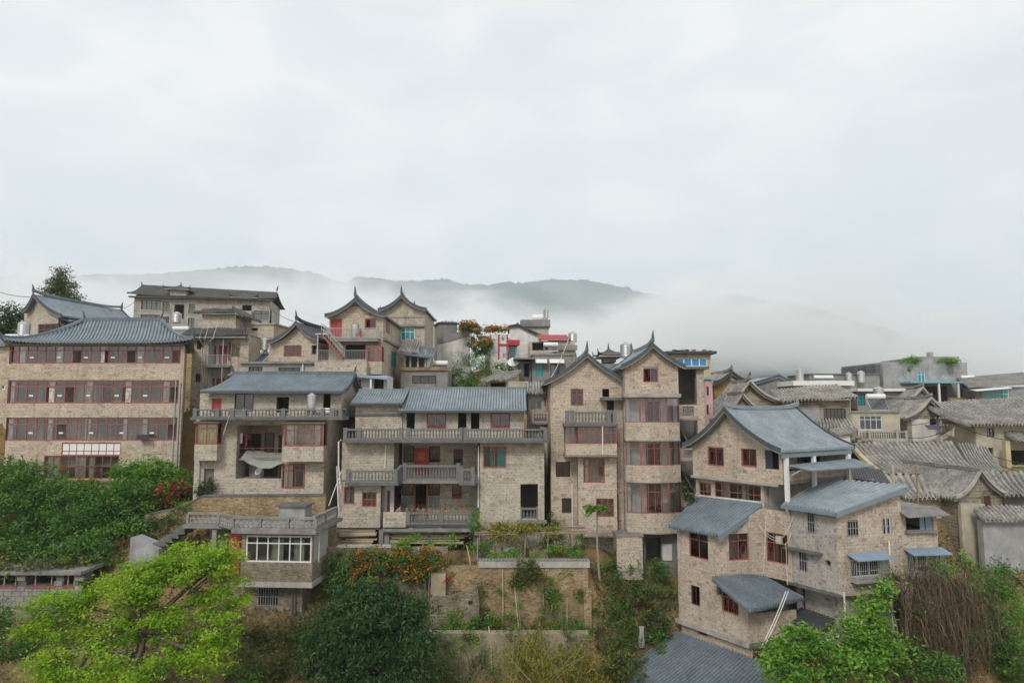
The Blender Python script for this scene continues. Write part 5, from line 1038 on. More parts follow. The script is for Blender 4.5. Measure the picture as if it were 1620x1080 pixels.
T.part('porch_floor', MB().box(k, -1.62, 0.0, 0.25, dep, zsl - 0.02, zsl + 0.22), 'concrete'); T.part('porch_parapet', MB().wall(k.side(0.0, 0.25), 0, dep - 0.3, zsl + 0.22, zsl + 0.75, [], 0, 0.15), 'stone_clad_warm')
T.part('wall', MB().box(k, xl, -0.01, dep - 0.24, dep, zb, ze - 0.03), 'stone_clad_warm'); T.part('wall', MB().wall(k.left(xl + 0.003, dep - 0.25), 0, dep - 0.5, zb, ze - 0.03), 'stone_clad_warm')
for yy, zz in ((0.1, -7.0), (2.9, -7.4), (6.7, -8.5)): T.part('porch_post', MB().box(k, 0.1, 0.32, yy - 0.11, yy + 0.11, zz, ze - 0.425), 'white_paint')
T.part('string_course', MB().box(k, xl - 0.1, -0.3, -0.14, -0.004, zsl - 0.16, zsl), 'concrete_light')
# lower storey
lw = [k.r(1101, 763, 1125, 800, 0.35), k.r(1131, 765, 1205, 803, 0.35)]
T.part('wall', MB().wall(k, xl + 0.1, -1.61, zb, zsl - 0.17, lw, 0.35), 'stone_clad_warm')
for h, c in zip(lw, (2, 6)): window(T, k, h, c, (0.62,), d=0.35, glass='glass_clear', curtain=[(0.1, 0.3), (0.55, 0.7)], inset=0.06)
ds = k.side(-1.6, 0.25); dq = ds.r(1217, 783, 1232, 813); door(T, ds, dq, 'dark_wood', 0, -0.03)
# corrugated awning over the yard
T.part('awning', patch_mb(k.p(0.35, 0.2, k.at(1238, 735)[1]), k.p(0.35, 7.2, k.at(1238, 735)[1] + 0.1), k.p(1.9, 0.2, k.at(1238, 735)[1] - 0.22), k.p(1.7, 7.2, k.at(1238, 735)[1] - 0.3), 0.0, 0.16, 0.03, th=0.03), 'roof_tile')
for yy in (0.4, 3.2): T.part('awning_strut', MB().tube([k.p(0.3, yy, k.at(1238, 752)[1]), k.p(1.1, yy, k.at(1238, 740)[1])], 0.03, 5), 'white_paint')
# ---- front-left wing with lean-to roof
A_, B_ = k.p(k.at(1072, 880, -3.4)[0], -3.4, 0), k.p(-2.45, -3.4, 0)
T = Thing('lean_to_wing', 'low stone wing with sloping blue tiled lean-to roof and red windows', 'house', (B_[0], B_[1], -14.5))
wl, LA = seg(A_, B_); wr, _ = seg(B_, (B_[0] + math.cos(R(16)), B_[1] + math.sin(R(16)))); C_ = wr.p(wr.at(1209, 860)[0], 0, 0); LC = math.dist(B_, C_)
z1, z2 = -7.75, -6.45; zlow = -13.6
w1 = wl.r(1090, 842, 1120, 883); w2 = wl.r(1093, 926, 1107, 957); w4 = wl.r(1142, 937, 1168, 970); w1 = (w1[0], w1[1], w1[2], min(w1[3], z1 - 0.05))
xR = wl.at(1184, 985)[0]; zmid = -10.6
T.part('wall', MB().wall(wl, 0, LA, zmid, z1, [w1]), 'stone_clad_pink'); T.part('wall', MB().wall(wl, 0, LA, zlow, zmid - 0.002, [w2]), 'stone_clad_pink'); T.part('wall', MB().wall(wl, LA, xR, zlow, -11.25, [w4]), 'stone_clad_pink')
window(T, wl, w1, 2, (0.7,), glass='glass', curtain=[(0.1, 0.3)]); window(T, wl, w2, 2, (), 'dark_wood', rmat='interior_dark'); window(T, wl, w4, 3, (), lattice=1, rmat='interior_dark')
h2 = wr.r(1153, 842, 1185, 886); zq = -7.1
T.part('wall', MB().wall(wr, 0.01, LC, zmid, -7.72, [h2]), 'stone_clad_pink'); window(T, wr, h2, 2, (0.7,), lattice=1, opened=[(1, 0)])
T.part('wall_top', MB().add([wr.p(0.01, 0, -7.718), wr.p(LC, 0, -7.718), wr.p(LC, 0, -6.3), wr.p(0.01, 0.2, -7.718), wr.p(LC, 0.2, -7.718), wr.p(LC, 0.2, -6.3)], [(0, 1, 2), (5, 4, 3), (0, 2, 5, 3)]), 'stone_clad_pink')
rf = T.part('roof', patch_mb(k.p(-7.3, 0.3, -6.22), k.p(-1.83, 0.3, -6.1), k.p(-5.9, -3.85, -7.62), k.p(-1.84, -3.85, -7.6), 0.05, 0.22, 0.085), 'roof_tile')
T.part('verge', strip_mb([k.p(-1.84, -3.85 + 4.15 * i / 6, -7.6 + 1.5 * i / 6 - 0.05 * 4 * (i / 6) * (1 - i / 6)) for i in range(7)], (k.ex[0] * 0.1, k.ex[1] * 0.1, 0), 0.34, -0.3), 'fascia_blue', rf)
T.part('flashing', strip_mb([k.p(-7.3 + 5.4 * i / 5, 0.28, -6.2 + 0.1 * i / 5) for i in range(6)], (k.ey[0] * 0.06, k.ey[1] * 0.06, 0), 0.12, 0.06), 'plaster_white', rf)
# curved bay between the two wings
E_ = P(1322, 805, 39.5)[:2] + (0,); wk = Frame(E_[0], E_[1], -60); xD = wk.at(1253, 870)[0]; D_ = wk.p(xD, 0, 0)
wc, LCD = seg(C_, D_); h3 = wc.r(1213, 843, 1247, 890); h3 = (max(h3[0], 0.1), min(h3[1], LCD - 0.08), h3[2], h3[3])
T.part('wall', MB().wall(wc, 0.0, LCD, -10.4, -6.3, [h3], -0.05), 'stone_clad_pink'); window(T, wc, h3, 3, (0.66,), d=-0.05, lattice=2, glass='glass', rmat='interior_dark')
# mid roof over the lower storey, its right-hand wall
r0, r1, e0, e1 = P(1126, 913, 41.9), P(1201, 906, 44.0), P(1187, 966, 39.2), P(1273, 945, 41.4)
rf2 = T.part('roof', patch_mb(r0, r1, e0, e1, 0.03, 0.22, 0.085), 'roof_tile_dark'); XR = wl.p(xR, 0, 0); fx, LX = seg(XR, (e1[0] - 0.4, e1[1] + 0.3))
T.part('wall', MB().wall(fx, 0.01, LX, zlow, -11.85, []), 'stone_clad_pink')
T.part('plinth_course', MB().box(wl, -0.15, xR + 0.1, -0.18, -0.004, zlow - 0.1, zlow + 0.18), 'concrete_light'); T.part('plinth_course', MB().box(fx, -0.05, LX, -0.15, -0.004, zlow - 0.1, zlow + 0.12), 'concrete_dark')
T.part('base_wall', MB().wall(wl, 0.1, xR - 0.1, -17.5, zlow - 0.11, [wl.r(1104, 985, 1118, 1004, 0.12)], 0.12), 'stone_clad_pink'); q = wl.r(1104, 985, 1118, 1004, 0.12); T.part('doorway', MB().box(wl, q[0], q[1], 0.3, 0.36, q[2], q[3]), 'dark_wood')
T.part('base_wall', MB().wall(fx, 0.1, LX, -17.5, zlow - 0.11, [], 0.12), 'stone_clad_pink'); q = fx.at(1190, 1010)[0]; T.part('doorway', MB().box(fx, 0.3, 1.2, 0.06, 0.115, -15.6, -13.9), 'dark_wood')
# ---- big low roof in front
T = Thing('shed_roof_building', 'low building under a wide dark corrugated blue roof at the bottom edge', 'shed', (11, 40, -18))
A2 = wl.p(-0.2, -0.1, 0); r0 = (A2[0], A2[1], -14.3); r1 = wl.p(9.2, -0.1, -14.25); e0 = wl.p(-1.0, -5.2, -16.3); e1 = wl.p(9.2, -5.6, -16.5)
rf = T.part('roof', patch_mb(r0, r1, e0, e1, 0.05, 0.25, 0.09), 'roof_tile_dark'); T.part('gutter', strip_mb([lerp3(e0, e1, i / 4) for i in range(5)], (0, -0.12, 0), 0.16, -0.3), 'verge_grey', rf)
T.part('wall', MB().wall(wl, 0.3, 8.8, -19.5, -16.4, [], -4.3), 'block_grey'); T.part('wall', MB().wall(wl.left(0.3, -0.3), 0, 3.9, -19.5, -15.9), 'block_grey')
# ---- right block with mono-pitch roof
T = Thing('mono_pitch_house', 'angular stone block under a mono-pitch roof with barred windows and soot stain', 'house', (E_[0], E_[1] + 2, -14.5))
wf = Frame(E_[0], E_[1], 16); xF = wf.at(1428, 860)[0]; zt = -5.95; zF = -4.75; zo = wf.at(1322, 944)[1]
LD = -xD
hl = [wk.r(1277, 808, 1289, 843), wk.r(1264, 869, 1277, 903), wk.r(1305, 886, 1314, 895)]
T.part('wall', MB().wall(wk, xD, 0, zo, zt, hl), 'stone_clad_grey')
for h in hl[:2]: window(T, wk, h, 2, (), 'dark_wood', bars=True, rmat='interior_dark')
room(T, wk, hl[2], 0.24, 0.5, 'interior_dark', 0.0)
hr = [wf.r(1340, 822, 1358, 848), wf.r(1396, 818, 1411, 846), wf.r(1346, 884, 1392, 912)]
T.part('wall', MB().wall(wf, 0.01, xF, zo, zt, hr), 'stone_clad_pink')
T.part('wall_top', MB().add([wf.p(0.01, 0, zt), wf.p(xF, 0, zt), wf.p(xF, 0, zF), wf.p(0.01, 0.24, zt), wf.p(xF, 0.24, zt), wf.p(xF, 0.24, zF)], [(0, 1, 2), (5, 4, 3), (0, 2, 5, 3)]), 'stone_clad_pink')
window(T, wf, hr[0], 2, (), 'dark_wood', bars=True, curtain=[(0.05, 0.95)], cmat='red_door', rmat='interior_dark'); window(T, wf, hr[1], 2, (), 'white_frame', bars=True, curtain=[(0.1, 0.5)])
def caged(T, f, r, d=0.0, out=0.55):
    x0, x1, z0, z1 = r; w_ = window(T, f, r, 3, (), 'white_frame', d=d, rmat='interior_dark', opened=[(1, 0)]); mb = MB(); n = int((x1 - x0) / 0.13)
    for i in range(n + 1): xx = x0 - 0.08 + (x1 - x0 + 0.16) * i / n; mb.box(f, xx - 0.01, xx + 0.01, d - out - 0.01, d - out + 0.01, z0 - 0.12, z1 + 0.05)
    for zz in (z0 - 0.12, (z0 + z1) / 2, z1 + 0.05): mb.box(f, x0 - 0.1, x1 + 0.1, d - out - 0.03, d - out - 0.011, zz - 0.012, zz + 0.012)
    for s in (x0 - 0.09, x1 + 0.07):
        for j in range(5): yy = d - out * j / 4.5; mb.box(f, s, s + 0.02, yy - 0.01, yy + 0.01, z0 - 0.12, z1 + 0.05)
    mb.box(f, x0 - 0.1, x1 + 0.1, d - out, d - 0.01, z0 - 0.2, z0 - 0.15); T.part('window_cage', mb, 'pipe_grey', w_)
    T.part('awning', patch_mb(f.p(x0 - 0.2, d - 0.004, z1 + 0.35), f.p(x1 + 0.3, d - 0.004, z1 + 0.35), f.p(x0 - 0.25, d - out - 0.35, z1 + 0.14), f.p(x1 + 0.3, d - out - 0.35, z1 + 0.14), 0, 0.14, 0.025, th=0.02), 'blue_sheet', w_)
caged(T, wf, hr[2])
q = wf.r(1325, 884, 1338, 889); T.part('plaque', MB().box(wf, q[0], q[1], -0.03, -0.004, q[2], q[3]), 'plaster_yellow')
re0, re1, rt1, rt0 = wk.p(xD - 0.35, -0.35, zt + 0.1), wk.p(0.25, -0.4, zt + 0.1), wf.p(xF + 0.3, -0.3, zF + 0.2), (20.2, 45.2, zF + 0.15)
rf = T.part('roof', patch_mb(rt0, rt1, re0, re1, 0.0, 0.26, 0.085), 'roof_tile_pale'); T.part('verge', strip_mb([lerp3(re1, rt1, i / 4) for i in range(5)], (wf.ey[0] * -0.1, wf.ey[1] * -0.1, 0), 0.3, -0.28), 'fascia_blue', rf); T.part('gutter', strip_mb([lerp3(re0, re1, i / 4) for i in range(5)], (wk.ey[0] * -0.1, wk.ey[1] * -0.1, 0), 0.2, -0.2), 'fascia_blue', rf)
a, b = wk.r(1246, 862, 1302, 872)[:2]; zz = wk.at(1275, 870)[1]; T.part('ledge', MB().box(wk, a, b, -0.45, -0.004, zz - 0.06, zz + 0.04), 'concrete_dark')
T.part('back_wall', MB().box(wf, 0.5, xF, 4.0, 4.2, zo, zt), 'stone_clad_pink'); T.part('floor_slab', MB().add([wk.p(xD, 0.01, zo - 0.004), wk.p(-0.01, 0.01, zo - 0.004), wf.p(xF, 0.01, zo - 0.004), wf.p(xF, 4, zo - 0.004)], [(3, 2, 1, 0)]), 'concrete_dark')
T.part('base_wall', MB().wall(wk, xD - 0.5, -0.2, -14.6, zo - 0.01, [wk.r(1268, 930, 1274, 965, 0.9)], 0.9), 'stone_clad_grey'); T.part('base_wall', MB().wall(wf, 0.55, xF, -14.6, zo - 0.01, [], 1.0), 'stone_clad_grey'); T.part('ledge', MB().box(wk, xD - 0.4, 0.1, -0.12, -0.004, zo - 0.02, zo + 0.14), 'concrete_dark')
q = wk.r(1268, 930, 1274, 965, 0.9); T.part('doorway', MB().box(wk, q[0], q[1], 1.1, 1.16, q[2], q[3]), 'dark_wood')
T.part('lean_to', patch_mb(wk.p(xD - 0.2, 0.85, -12.0), wk.p(-0.9, 0.85, -12.1), wk.p(xD - 0.2, -0.6, -12.5), wk.p(-0.9, -0.6, -12.6), 0, 0.2, 0.04, th=0.04), 'dark_metal')
for (a, b, c, e) in ((1333, 935, 1334, 1005), (1404, 855, 1408, 1000)): pipe(T, [wf.p(wf.at(a, b)[0], -0.1, wf.at(a, b)[1]), wf.p(wf.at(a, b)[0], -0.1, wf.at(c, e)[1])], 0.055)
q = wf.at(1333, 1003); pipe(T, [wf.p(q[0], -0.1, q[1]), wf.p(q[0] - 1.2, -0.2, q[1] - 0.15), wf.p(q[0] - 1.25, -0.2, q[1] - 1.6)], 0.055)
# cables and junction box on the corner
q = wc.at(1235, 853); bx_ = Thing('junction_box', 'pale electrical box with tangled wires on the bay between the stone wings', 'electrical box', wc.p(q[0], -0.1, q[1])); bx_.part('case', MB().box(wc, q[0] - 0.18, q[0] + 0.18, -0.25, -0.055, q[1] - 0.22, q[1] + 0.22), 'plaster_cream')
for i, (pa, pb) in enumerate((((1200, 828), (1235, 851)), ((1200, 830), (1232, 855)), ((1262, 795), (1238, 850)), ((1252, 842), (1238, 860)), ((1243, 858), (1246, 925)), ((1212, 815), (1208, 905)))):
    a, b = P(*pa, 42.0), P(*pb, 41.3 if i < 4 else 41.0); cable(('upper white wire reaching the electrical box from the left', 'lower white wire reaching the electrical box from the left', 'white wire reaching the electrical box from the mono-pitch eave above', 'white wire reaching the electrical box from the right', 'white wire dropping from the electrical box to the mid roof', 'straight white wire on the corner left of the electrical box')[i], a, b, 0.25 if i < 4 else 0.02, 0.014, 'wire_white', name='wire', group='white wires at the electrical box')
a = P(1245, 930, 41.2); 
for i, dx in enumerate((0, 4)): cable(('left', 'right')[i] + ' one of two pale hoses from the mid roof to the lower doorway', P(1243 + dx, 935, 40.2), P(1203 + dx, 1025, 38.3), 0.15, 0.03, 'wire_white', name='hose', group='pale hoses on the stone wing')
# ---- extension to the right with awnings
g2 = Frame(*wf.p(xF + 0.02, 0.15, 0)[:2], 8); xG = g2.at(1484, 860)[0]; T = Thing('awning_extension', 'pinkish stone extension with open workshop window and blue awning over a caged window', 'house', g2.p(1.5, 1, -14))
ho, hc = g2.r(1433, 816, 1477, 838), g2.r(1436, 876, 1484, 905)
T.part('wall', MB().wall(g2, 0, xG, -14, g2.at(1455, 806)[1], [ho, (hc[0], min(hc[1], xG - 0.1), hc[2], hc[3])]), 'stone_clad_pink'); room(T, g2, ho, 0.24, 2, 'interior_dark', 0.02)
caged(T, g2, (hc[0], min(hc[1], xG - 0.1), hc[2], hc[3])); T.part('wall', MB().box(g2, xG - 0.24, xG, 0.25, 4, -14, g2.at(1455, 806)[1]), 'plaster_cream'); T.part('wall', MB().box(g2, 0, xG, 4.01, 4.2, -14, g2.at(1455, 806)[1]), 'plaster_cream')
T.part('awning', patch_mb(g2.p(-0.1, 0.1, ho[3] + 0.4), g2.p(xG + 0.3, 0.1, ho[3] + 0.4), g2.p(-0.1, -0.9, ho[3] + 0.1), g2.p(xG + 0.3, -0.8, ho[3] + 0.15), 0, 0.2, 0.03, th=0.03), 'concrete')
T.part('flat_roof', MB().box(g2, 0, xG, 0, 4.2, g2.at(1455, 806)[1] + 0.003, g2.at(1455, 806)[1] + 0.12), 'concrete'); T.part('window_ledge', MB().box(g2, ho[0] - 0.1, ho[1] + 0.1, -0.25, -0.004, ho[2] - 0.12, ho[2] - 0.01), 'concrete')
pane(T, g2, ho[0] + 0.75 * (ho[1] - ho[0]), ho[1], 0.1, ho[2], ho[3], 'blue_sheet', None, 'blue_shutter'); pane(T, g2, ho[0] + 0.55 * (ho[1] - ho[0]), ho[0] + 0.72 * (ho[1] - ho[0]), 0.12, ho[2], ho[3], 'blue_sheet', None, 'blue_shutter')
# ---------------------------------------------------------------- N: brick house on posts with white glazed front (lower left)
nx = lambda a: 200 + a / 3.178
ny = lambda a: 740 + a / 3.178
f = fr(437, 870, 43, -4)
x0, x1 = f.at(381, 880)[0], f.at(494, 880)[0]; z0, z1 = f.at(437, 889)[1], f.at(437, 847)[1]; zlow = f.at(437, 920)[1]
T = Thing('brick_house', 'tan brick house with white-framed glazed front and pierced parapet terrace', 'house', f.p((x0 + x1) / 2, 2, -13.5))
T.part('wall', MB().wall(f, x0, x1, zlow, z1 + 0.15, [(x0 + 0.3, x1 - 0.06, z0, z1)]), 'brick_tan'); window(T, f, (x0 + 0.3, x1 - 0.06, z0, z1), 6, (0.71,), 'white_frame', glass='glass', rm=False, fw=0.09, bar=0.07, inset=0.06); room(T, f, (x0 + 0.3, x1, z0, z1), 0.24, 2.5, 'interior', 0.0)
for i, (c0, c1) in enumerate(((0.38, 0.55), (0.7, 0.85))): T.part('curtain', curtain_mb(f, x0 + (x1 - x0) * c0, x0 + (x1 - x0) * c1, z0, z1 - 0.3, 0.5), 'curtain')
sf = f.side(x1 - 0.003, 0.245); D_n = 4.2
T.part('wall', MB().wall(sf, 0, D_n, zlow, z1 + 0.15, [(0.05, 2.6, z0, z1)]), 'brick_tan'); window(T, sf, (0.05, 2.6, z0, z1), 3, (0.71,), 'white_frame', rm=False, fw=0.08, inset=0.06)
T.part('floor_slab', MB().box(f, x0 - 0.2, x1 + 0.08, -0.1, D_n, zlow - 0.3, zlow - 0.003), 'concrete_light')
T.part('back_wall', MB().box(f, f.at(300, 860)[0], x1 - 0.3, D_n + 0.25, D_n + 0.45, -13.5, z1 + 0.15), 'brick_tan'); T.part('wall', MB().wall(f.left(x0 + 0.003, 3.5), 0, 3.2, zlow, z1 + 0.15), 'plaster_grey')
T.part('red_door', MB().box(f, f.at(362, 865, 1.6)[0], f.at(380, 865, 1.6)[0], 1.6, 1.68, zlow, z1 - 0.1), 'red_door'); T.part('entrance_wall', MB().box(f, f.at(330, 865, 2.2)[0], x0, 2.2, 2.4, zlow, z1 + 0.1), 'interior_dark'); T.part('column', MB().box(f, f.at(338, 865, 1)[0] - 0.15, f.at(338, 865, 1)[0] + 0.15, 1.0, 1.3, zlow, z1 + 0.1), 'concrete')
# lower storey
lx0, lx1 = f.at(368, 950, 0.9)[0], f.at(478, 950, 0.9)[0]; lh = f.r(408, 927, 441, 959, 0.9); T.part('wall', MB().wall(f, lx0, lx1, -14.0, zlow - 0.31, [lh], 0.9), 'brick_tan'); T.part('wall', MB().wall(f.side(lx1 - 0.003, 1.15), 0, 3.0, -14, zlow - 0.31), 'brick_tan'); T.part('wall', MB().wall(f.left(lx0 + 0.003, 4), 0, 2.8, -14, zlow - 0.31), 'brick_tan')
window(T, f, lh, 3, (0.75,), 'dark_metal', d=0.9, bars=True, rmat='interior_dark')
for q, s in ((463, 0.0), (467, 0.05)): pipe(T, [f.p(f.at(q, 930, 0.75)[0], 0.75, zlow - 0.3), f.p(f.at(q, 930, 0.75)[0], 0.75, -15)], 0.06, 'concrete_dark', 'post')
# terrace slab and pierced parapet
zt = f.at(437, 842)[1]; zp = f.at(437, 817, -0.4)[1]
T.part('terrace_slab', MB().box(f, f.at(367, 842, -0.4)[0], x1 + 0.35, -0.5, D_n + 0.5, zt, zt + 0.22), 'concrete'); T.part('terrace_slab', MB().box(f, f.at(290, 838, 1.2)[0], f.at(367, 842, -0.4)[0] - 0.003, 1.0, D_n + 0.5, zt, zt + 0.2), 'concrete')
def pierced(T, g, a, b, z0, z1, n, mat='concrete'):
    mb = MB(); mb.box(g, a, b, 0, 0.16, z0, z0 + 0.14); mb.box(g, a, b, -0.03, 0.19, z1 - 0.14, z1); w_ = (b - a) / n
    for i in range(n + 1): mb.box(g, a + w_ * i - 0.09, a + w_ * i + 0.09, -0.02, 0.18, z0 + 0.141, z1 - 0.141)
    o = T.part('parapet', mb, mat); lt = MB()
    for i in range(n):
        p, q = a + w_ * i + 0.09, a + w_ * (i + 1) - 0.09; m_ = max(2, int((q - p) / 0.3)); s = (q - p) / m_
        for j in range(m_):
            c = p + s * (j + 0.5); zc = (z0 + z1) / 2
            lt.tube([g.p(c + s * 0.42 * math.cos(t * math.pi / 4), 0.08, zc + (z1 - z0 - 0.3) * 0.5 * math.sin(t * math.pi / 4)) for t in range(9)], 0.035, 4, False)
            lt.tube([g.p(c - s * 0.4, 0.08, zc), g.p(c + s * 0.4, 0.08, zc)], 0.03, 4)
    T.part('pierced_panel', lt, 'concrete_light', o)
xa = f.at(368, 830, -0.4)[0]; pierced(T, f.off(0, -0.45), xa, x1 + 0.3, zt + 0.22, zp, 3); rs = f.side(x1 + 0.14, -0.25); pierced(T, rs, 0, 4.4, zt + 0.22, zp, 2)
g = f.off(0, 1.0); pierced(T, g, f.at(296, 830, 1.0)[0], f.at(345, 830, 1.0)[0], zt + 0.2, zp, 1); a, b = f.p(f.at(345, 830, 1.0)[0], 1.0, 0), f.p(xa, -0.45, 0); g, L_ = seg(a, b); pierced(T, g, 0.1, L_ - 0.1, zt + 0.2, zp, 1)
hut = f.r(441, 801, 482, 818, 2.5); T.part('roof_hut', MB().box(f, hut[0], hut[1], 2.5, 3.8, zt + 0.22, hut[3]), 'plaster_grey'); T.part('hut_roof', MB().box(f, hut[0] - 0.15, hut[1] + 0.15, 2.3, 3.9, hut[3] + 0.003, hut[3] + 0.1), 'concrete_dark')
# stair and pale end block at the left
for i in range(9): T.part('step', MB().box(f, f.at(293, 850, 1.6)[0] - 0.42 * (i + 1), f.at(293, 850, 1.6)[0] - 0.42 * i, 1.5, 2.6, zt - 0.2 - 0.26 * (i + 1), zt - 0.26 * i), 'concrete_dark')
q = f.r(206, 850, 252, 875, 1.2); T.part('end_block', MB().hexa([f.p(q[0], 1.2, q[2] - 2), f.p(q[1], 1.2, q[2] - 2), f.p(q[1], 2.4, q[2] - 2), f.p(q[0], 2.4, q[2] - 2), f.p(q[0], 1.2, q[3]), f.p(q[1], 1.2, q[3] - 0.7), f.p(q[1], 2.4, q[3] - 0.7), f.p(q[0], 2.4, q[3])]), 'plaster_grey')
pipe(T, [f.p(x1 + 0.35, 0.2, z0), f.p(x1 + 0.35, 0.2, z1 + 0.2), f.p(x1 + 0.35, -0.5, z1 + 0.35)], 0.04, 'pipe_grey')
# brick retaining wall behind the terrace
wf_ = fr(400, 805, 48.3); pts = [(228, 815), (290, 803), (318, 786), (330, 785), (515, 784)]; W = Thing('retaining_wall', 'old stained brick retaining wall behind the pierced parapet terrace', 'wall', wf_.p(0, 0, -12)); mb = MB()
for a, b in zip(pts, pts[1:]):
    A, B = wf_.at(*a), wf_.at(*b); mb.hexa([wf_.p(A[0], 0, -12), wf_.p(B[0], 0, -12), wf_.p(B[0], 0.4, -12), wf_.p(A[0], 0.4, -12), wf_.p(A[0], 0, A[1]), wf_.p(B[0], 0, B[1]), wf_.p(B[0], 0.4, B[1]), wf_.p(A[0], 0.4, A[1])])
W.part('brickwork', mb, 'brick_orange'); mb = MB()
for a, b in zip(pts, pts[1:]):
    A, B = wf_.at(*a), wf_.at(*b); mb.hexa([wf_.p(A[0], -0.06, A[1] + 0.003), wf_.p(B[0], -0.06, B[1] + 0.003), wf_.p(B[0], 0.46, B[1] + 0.003), wf_.p(A[0], 0.46, A[1] + 0.003), wf_.p(A[0], -0.06, A[1] + 0.1), wf_.p(B[0], -0.06, B[1] + 0.1), wf_.p(B[0], 0.46, B[1] + 0.1), wf_.p(A[0], 0.46, A[1] + 0.1)])
W.part('coping', mb, 'concrete_dark')
# ---------------------------------------------------------------- upper rows of houses
def block(name, label, cat, r, Y, yaw=0, dep=6, mat='concrete', wins=(), zb=None, flat=True, coping=None, side=(), ry=None):
    f = fr((r[0] + r[2]) / 2, (r[1] + r[3]) / 2, Y, yaw); x0, x1, z0, z1 = f.r(*r); z0 = zb if zb is not None else z0
    T = Thing(name, label, cat, f.p((x0 + x1) / 2, dep / 2, z0)); hs = [f.r(*w[:4]) for w in wins]
    shell(T, f, x0, x1, dep, z0, z1, mat, hs, top=flat)
    for h, w in zip(hs, wins):
        o = w[4] if len(w) > 4 else {}; o = dict(o)
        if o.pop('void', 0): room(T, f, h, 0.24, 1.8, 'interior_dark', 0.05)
        elif o.pop('door', 0): door(T, f, h, **o)
        else: window(T, f, h, o.pop('cols', 2), o.pop('splits', ()), rmat=o.pop('rmat', 'interior_dark'), **o)
    if coping: T.part('coping', MB().box(f, x0 - 0.12, x1 + 0.12, -0.12, dep + 0.12, z1 + 0.004, z1 + 0.16), coping)
    return T, f, x0, x1, z0, z1
def gable_front(name, label, tipl, apex, tipr, wl, wr, ybot, Y, yaw=0, dep=8, mat='stone_clad', wins=(), roof='roof_tile', sag=0.4, horn=0.8, zb=None, pitch=0.21, amp=0.05, jit=0, vm='verge_grey', oh=0.5, hm=None, vh=0.3, vw=0.12, gmat=None):
    f = fr(apex[0], apex[1], Y, yaw); x0, x1 = f.at(wl, tipl[1] + 12)[0], f.at(wr, tipr[1] + 12)[0]; L_, A, Rr = f.at(*tipl, -oh), f.at(*apex, -oh), f.at(*tipr, -oh)
    z0 = zb if zb is not None else f.at(apex[0], ybot)[1]; zt = min(L_[1], Rr[1]) - 0.05; T = Thing(name, label, 'house', f.p((x0 + x1) / 2, dep / 2, z0)); hs = [f.r(*w[:4]) for w in wins]
    shell(T, f, x0, x1, dep, z0, zt, mat, hs, top=False)
    zf = prof_fn(L_[0], Rr[0], L_[1], A[1], sag, A[0], Rr[1]); T.part('gable_wall', gable_fill(f, x0, x1, zt + 0.002, zf), gmat or mat); T.part('gable_wall', gable_fill(f, x0, x1, zt + 0.002, zf, dep - 0.24), gmat or mat)
    gable_roof(T, f, L_[0], Rr[0], -oh, dep + 0.5, L_[1], A[1], sag, A[0], Rr[1], mat=roof, horn=horn, pitch=pitch, amp=amp, jit=jit, vm=vm, hm=hm, vh=vh, vw=vw)
    for h, w in zip(hs, wins):
        o = dict(w[4]) if len(w) > 4 else {}
        if o.pop('void', 0): room(T, f, h, 0.24, 1.8, 'interior_dark', 0.05)
        elif o.pop('door', 0): door(T, f, h, **o)
        else: window(T, f, h, o.pop('cols', 2), o.pop('splits', ()), rmat=o.pop('rmat', 'interior_dark'), **o)
    return T, f, x0, x1, z0, zt
# A2: gabled house behind the gallery building
T, f, x0, x1, z0, zt = gable_front('gabled_house', 'gabled stone house with two-tier grey roof behind the gallery building', (36, 492), (53, 466), (98, 499), 38, 92, 545, 66, -12.5, 10, 'stone_clad', [(60, 512, 98, 534, dict(cols=4, splits=(0.6,)))], 'roof_tile', 0.3, 0.7, zb=1.0)
f2 = f.side(x1, 0.3); T.part('lower_roof', patch_mb(f.p(x1 - 1.4, 0.2, zt + 0.55), f.p(x1 - 1.4, 10, zt + 0.55), f.p(x1 + 1.3, 0.2, zt - 0.35), f.p(x1 + 1.3, 10, zt - 0.35), 0.12, 0.21, 0.06), 'roof_tile_dark')
q = P(37, 535, 63); water_tank('steel water tank at the left end of the gallery roof', (q[0], q[1], P(37, 530, 63)[2] - 0.2), 0.5, 1.25); q = P(17, 534, 62); solar_heater('long white solar heater cylinder left of the steel tank behind the gallery roof', (q[0], q[1], q[2] - 0.2), 2.2, 0, 8, panel=0.8)
water_tank('small steel water tank behind the gallery roof by the apartment block', P(279, 511, 66), 0.45, 0.9); solar_heater('white solar heater cylinder right of the gallery roof ridge', (P(281, 517, 65)[0], 65, P(281, 517, 65)[2] - 0.5), 1.6, 0, 12, panel=0.7)
# far apartment block
ax = lambda a: 190 + a / 5.142
ay = lambda a: 430 + a / 5.142
f = fr(320, 500, 105, 10)
def RA(a, b, c, e): return f.r(ax(a), ay(b), ax(c), ay(e))
x0, x1 = f.at(211, 500)[0], f.at(426, 500)[0]; z1 = f.at(320, 471)[1]; z0 = 4.0
T = Thing('apartment_block', 'distant grey apartment block with dark tiled roof and rooftop pavilions', 'building', f.p((x0 + x1) / 2, 5, z0))
wn_ = [RA(172, 232, 335, 308), RA(347, 245, 405, 322), RA(440, 265, 520, 380), RA(558, 262, 612, 340), RA(905, 305, 955, 335), RA(1085, 318, 1210, 388), RA(168, 348, 325, 388), RA(350, 365, 400, 420), RA(552, 375, 605, 452), RA(993, 270, 1070, 318), RA(993, 375, 1070, 420)]
shell(T, f, x0, x1, 10, z0, z1, 'stone_clad_grey', wn_, top=False)
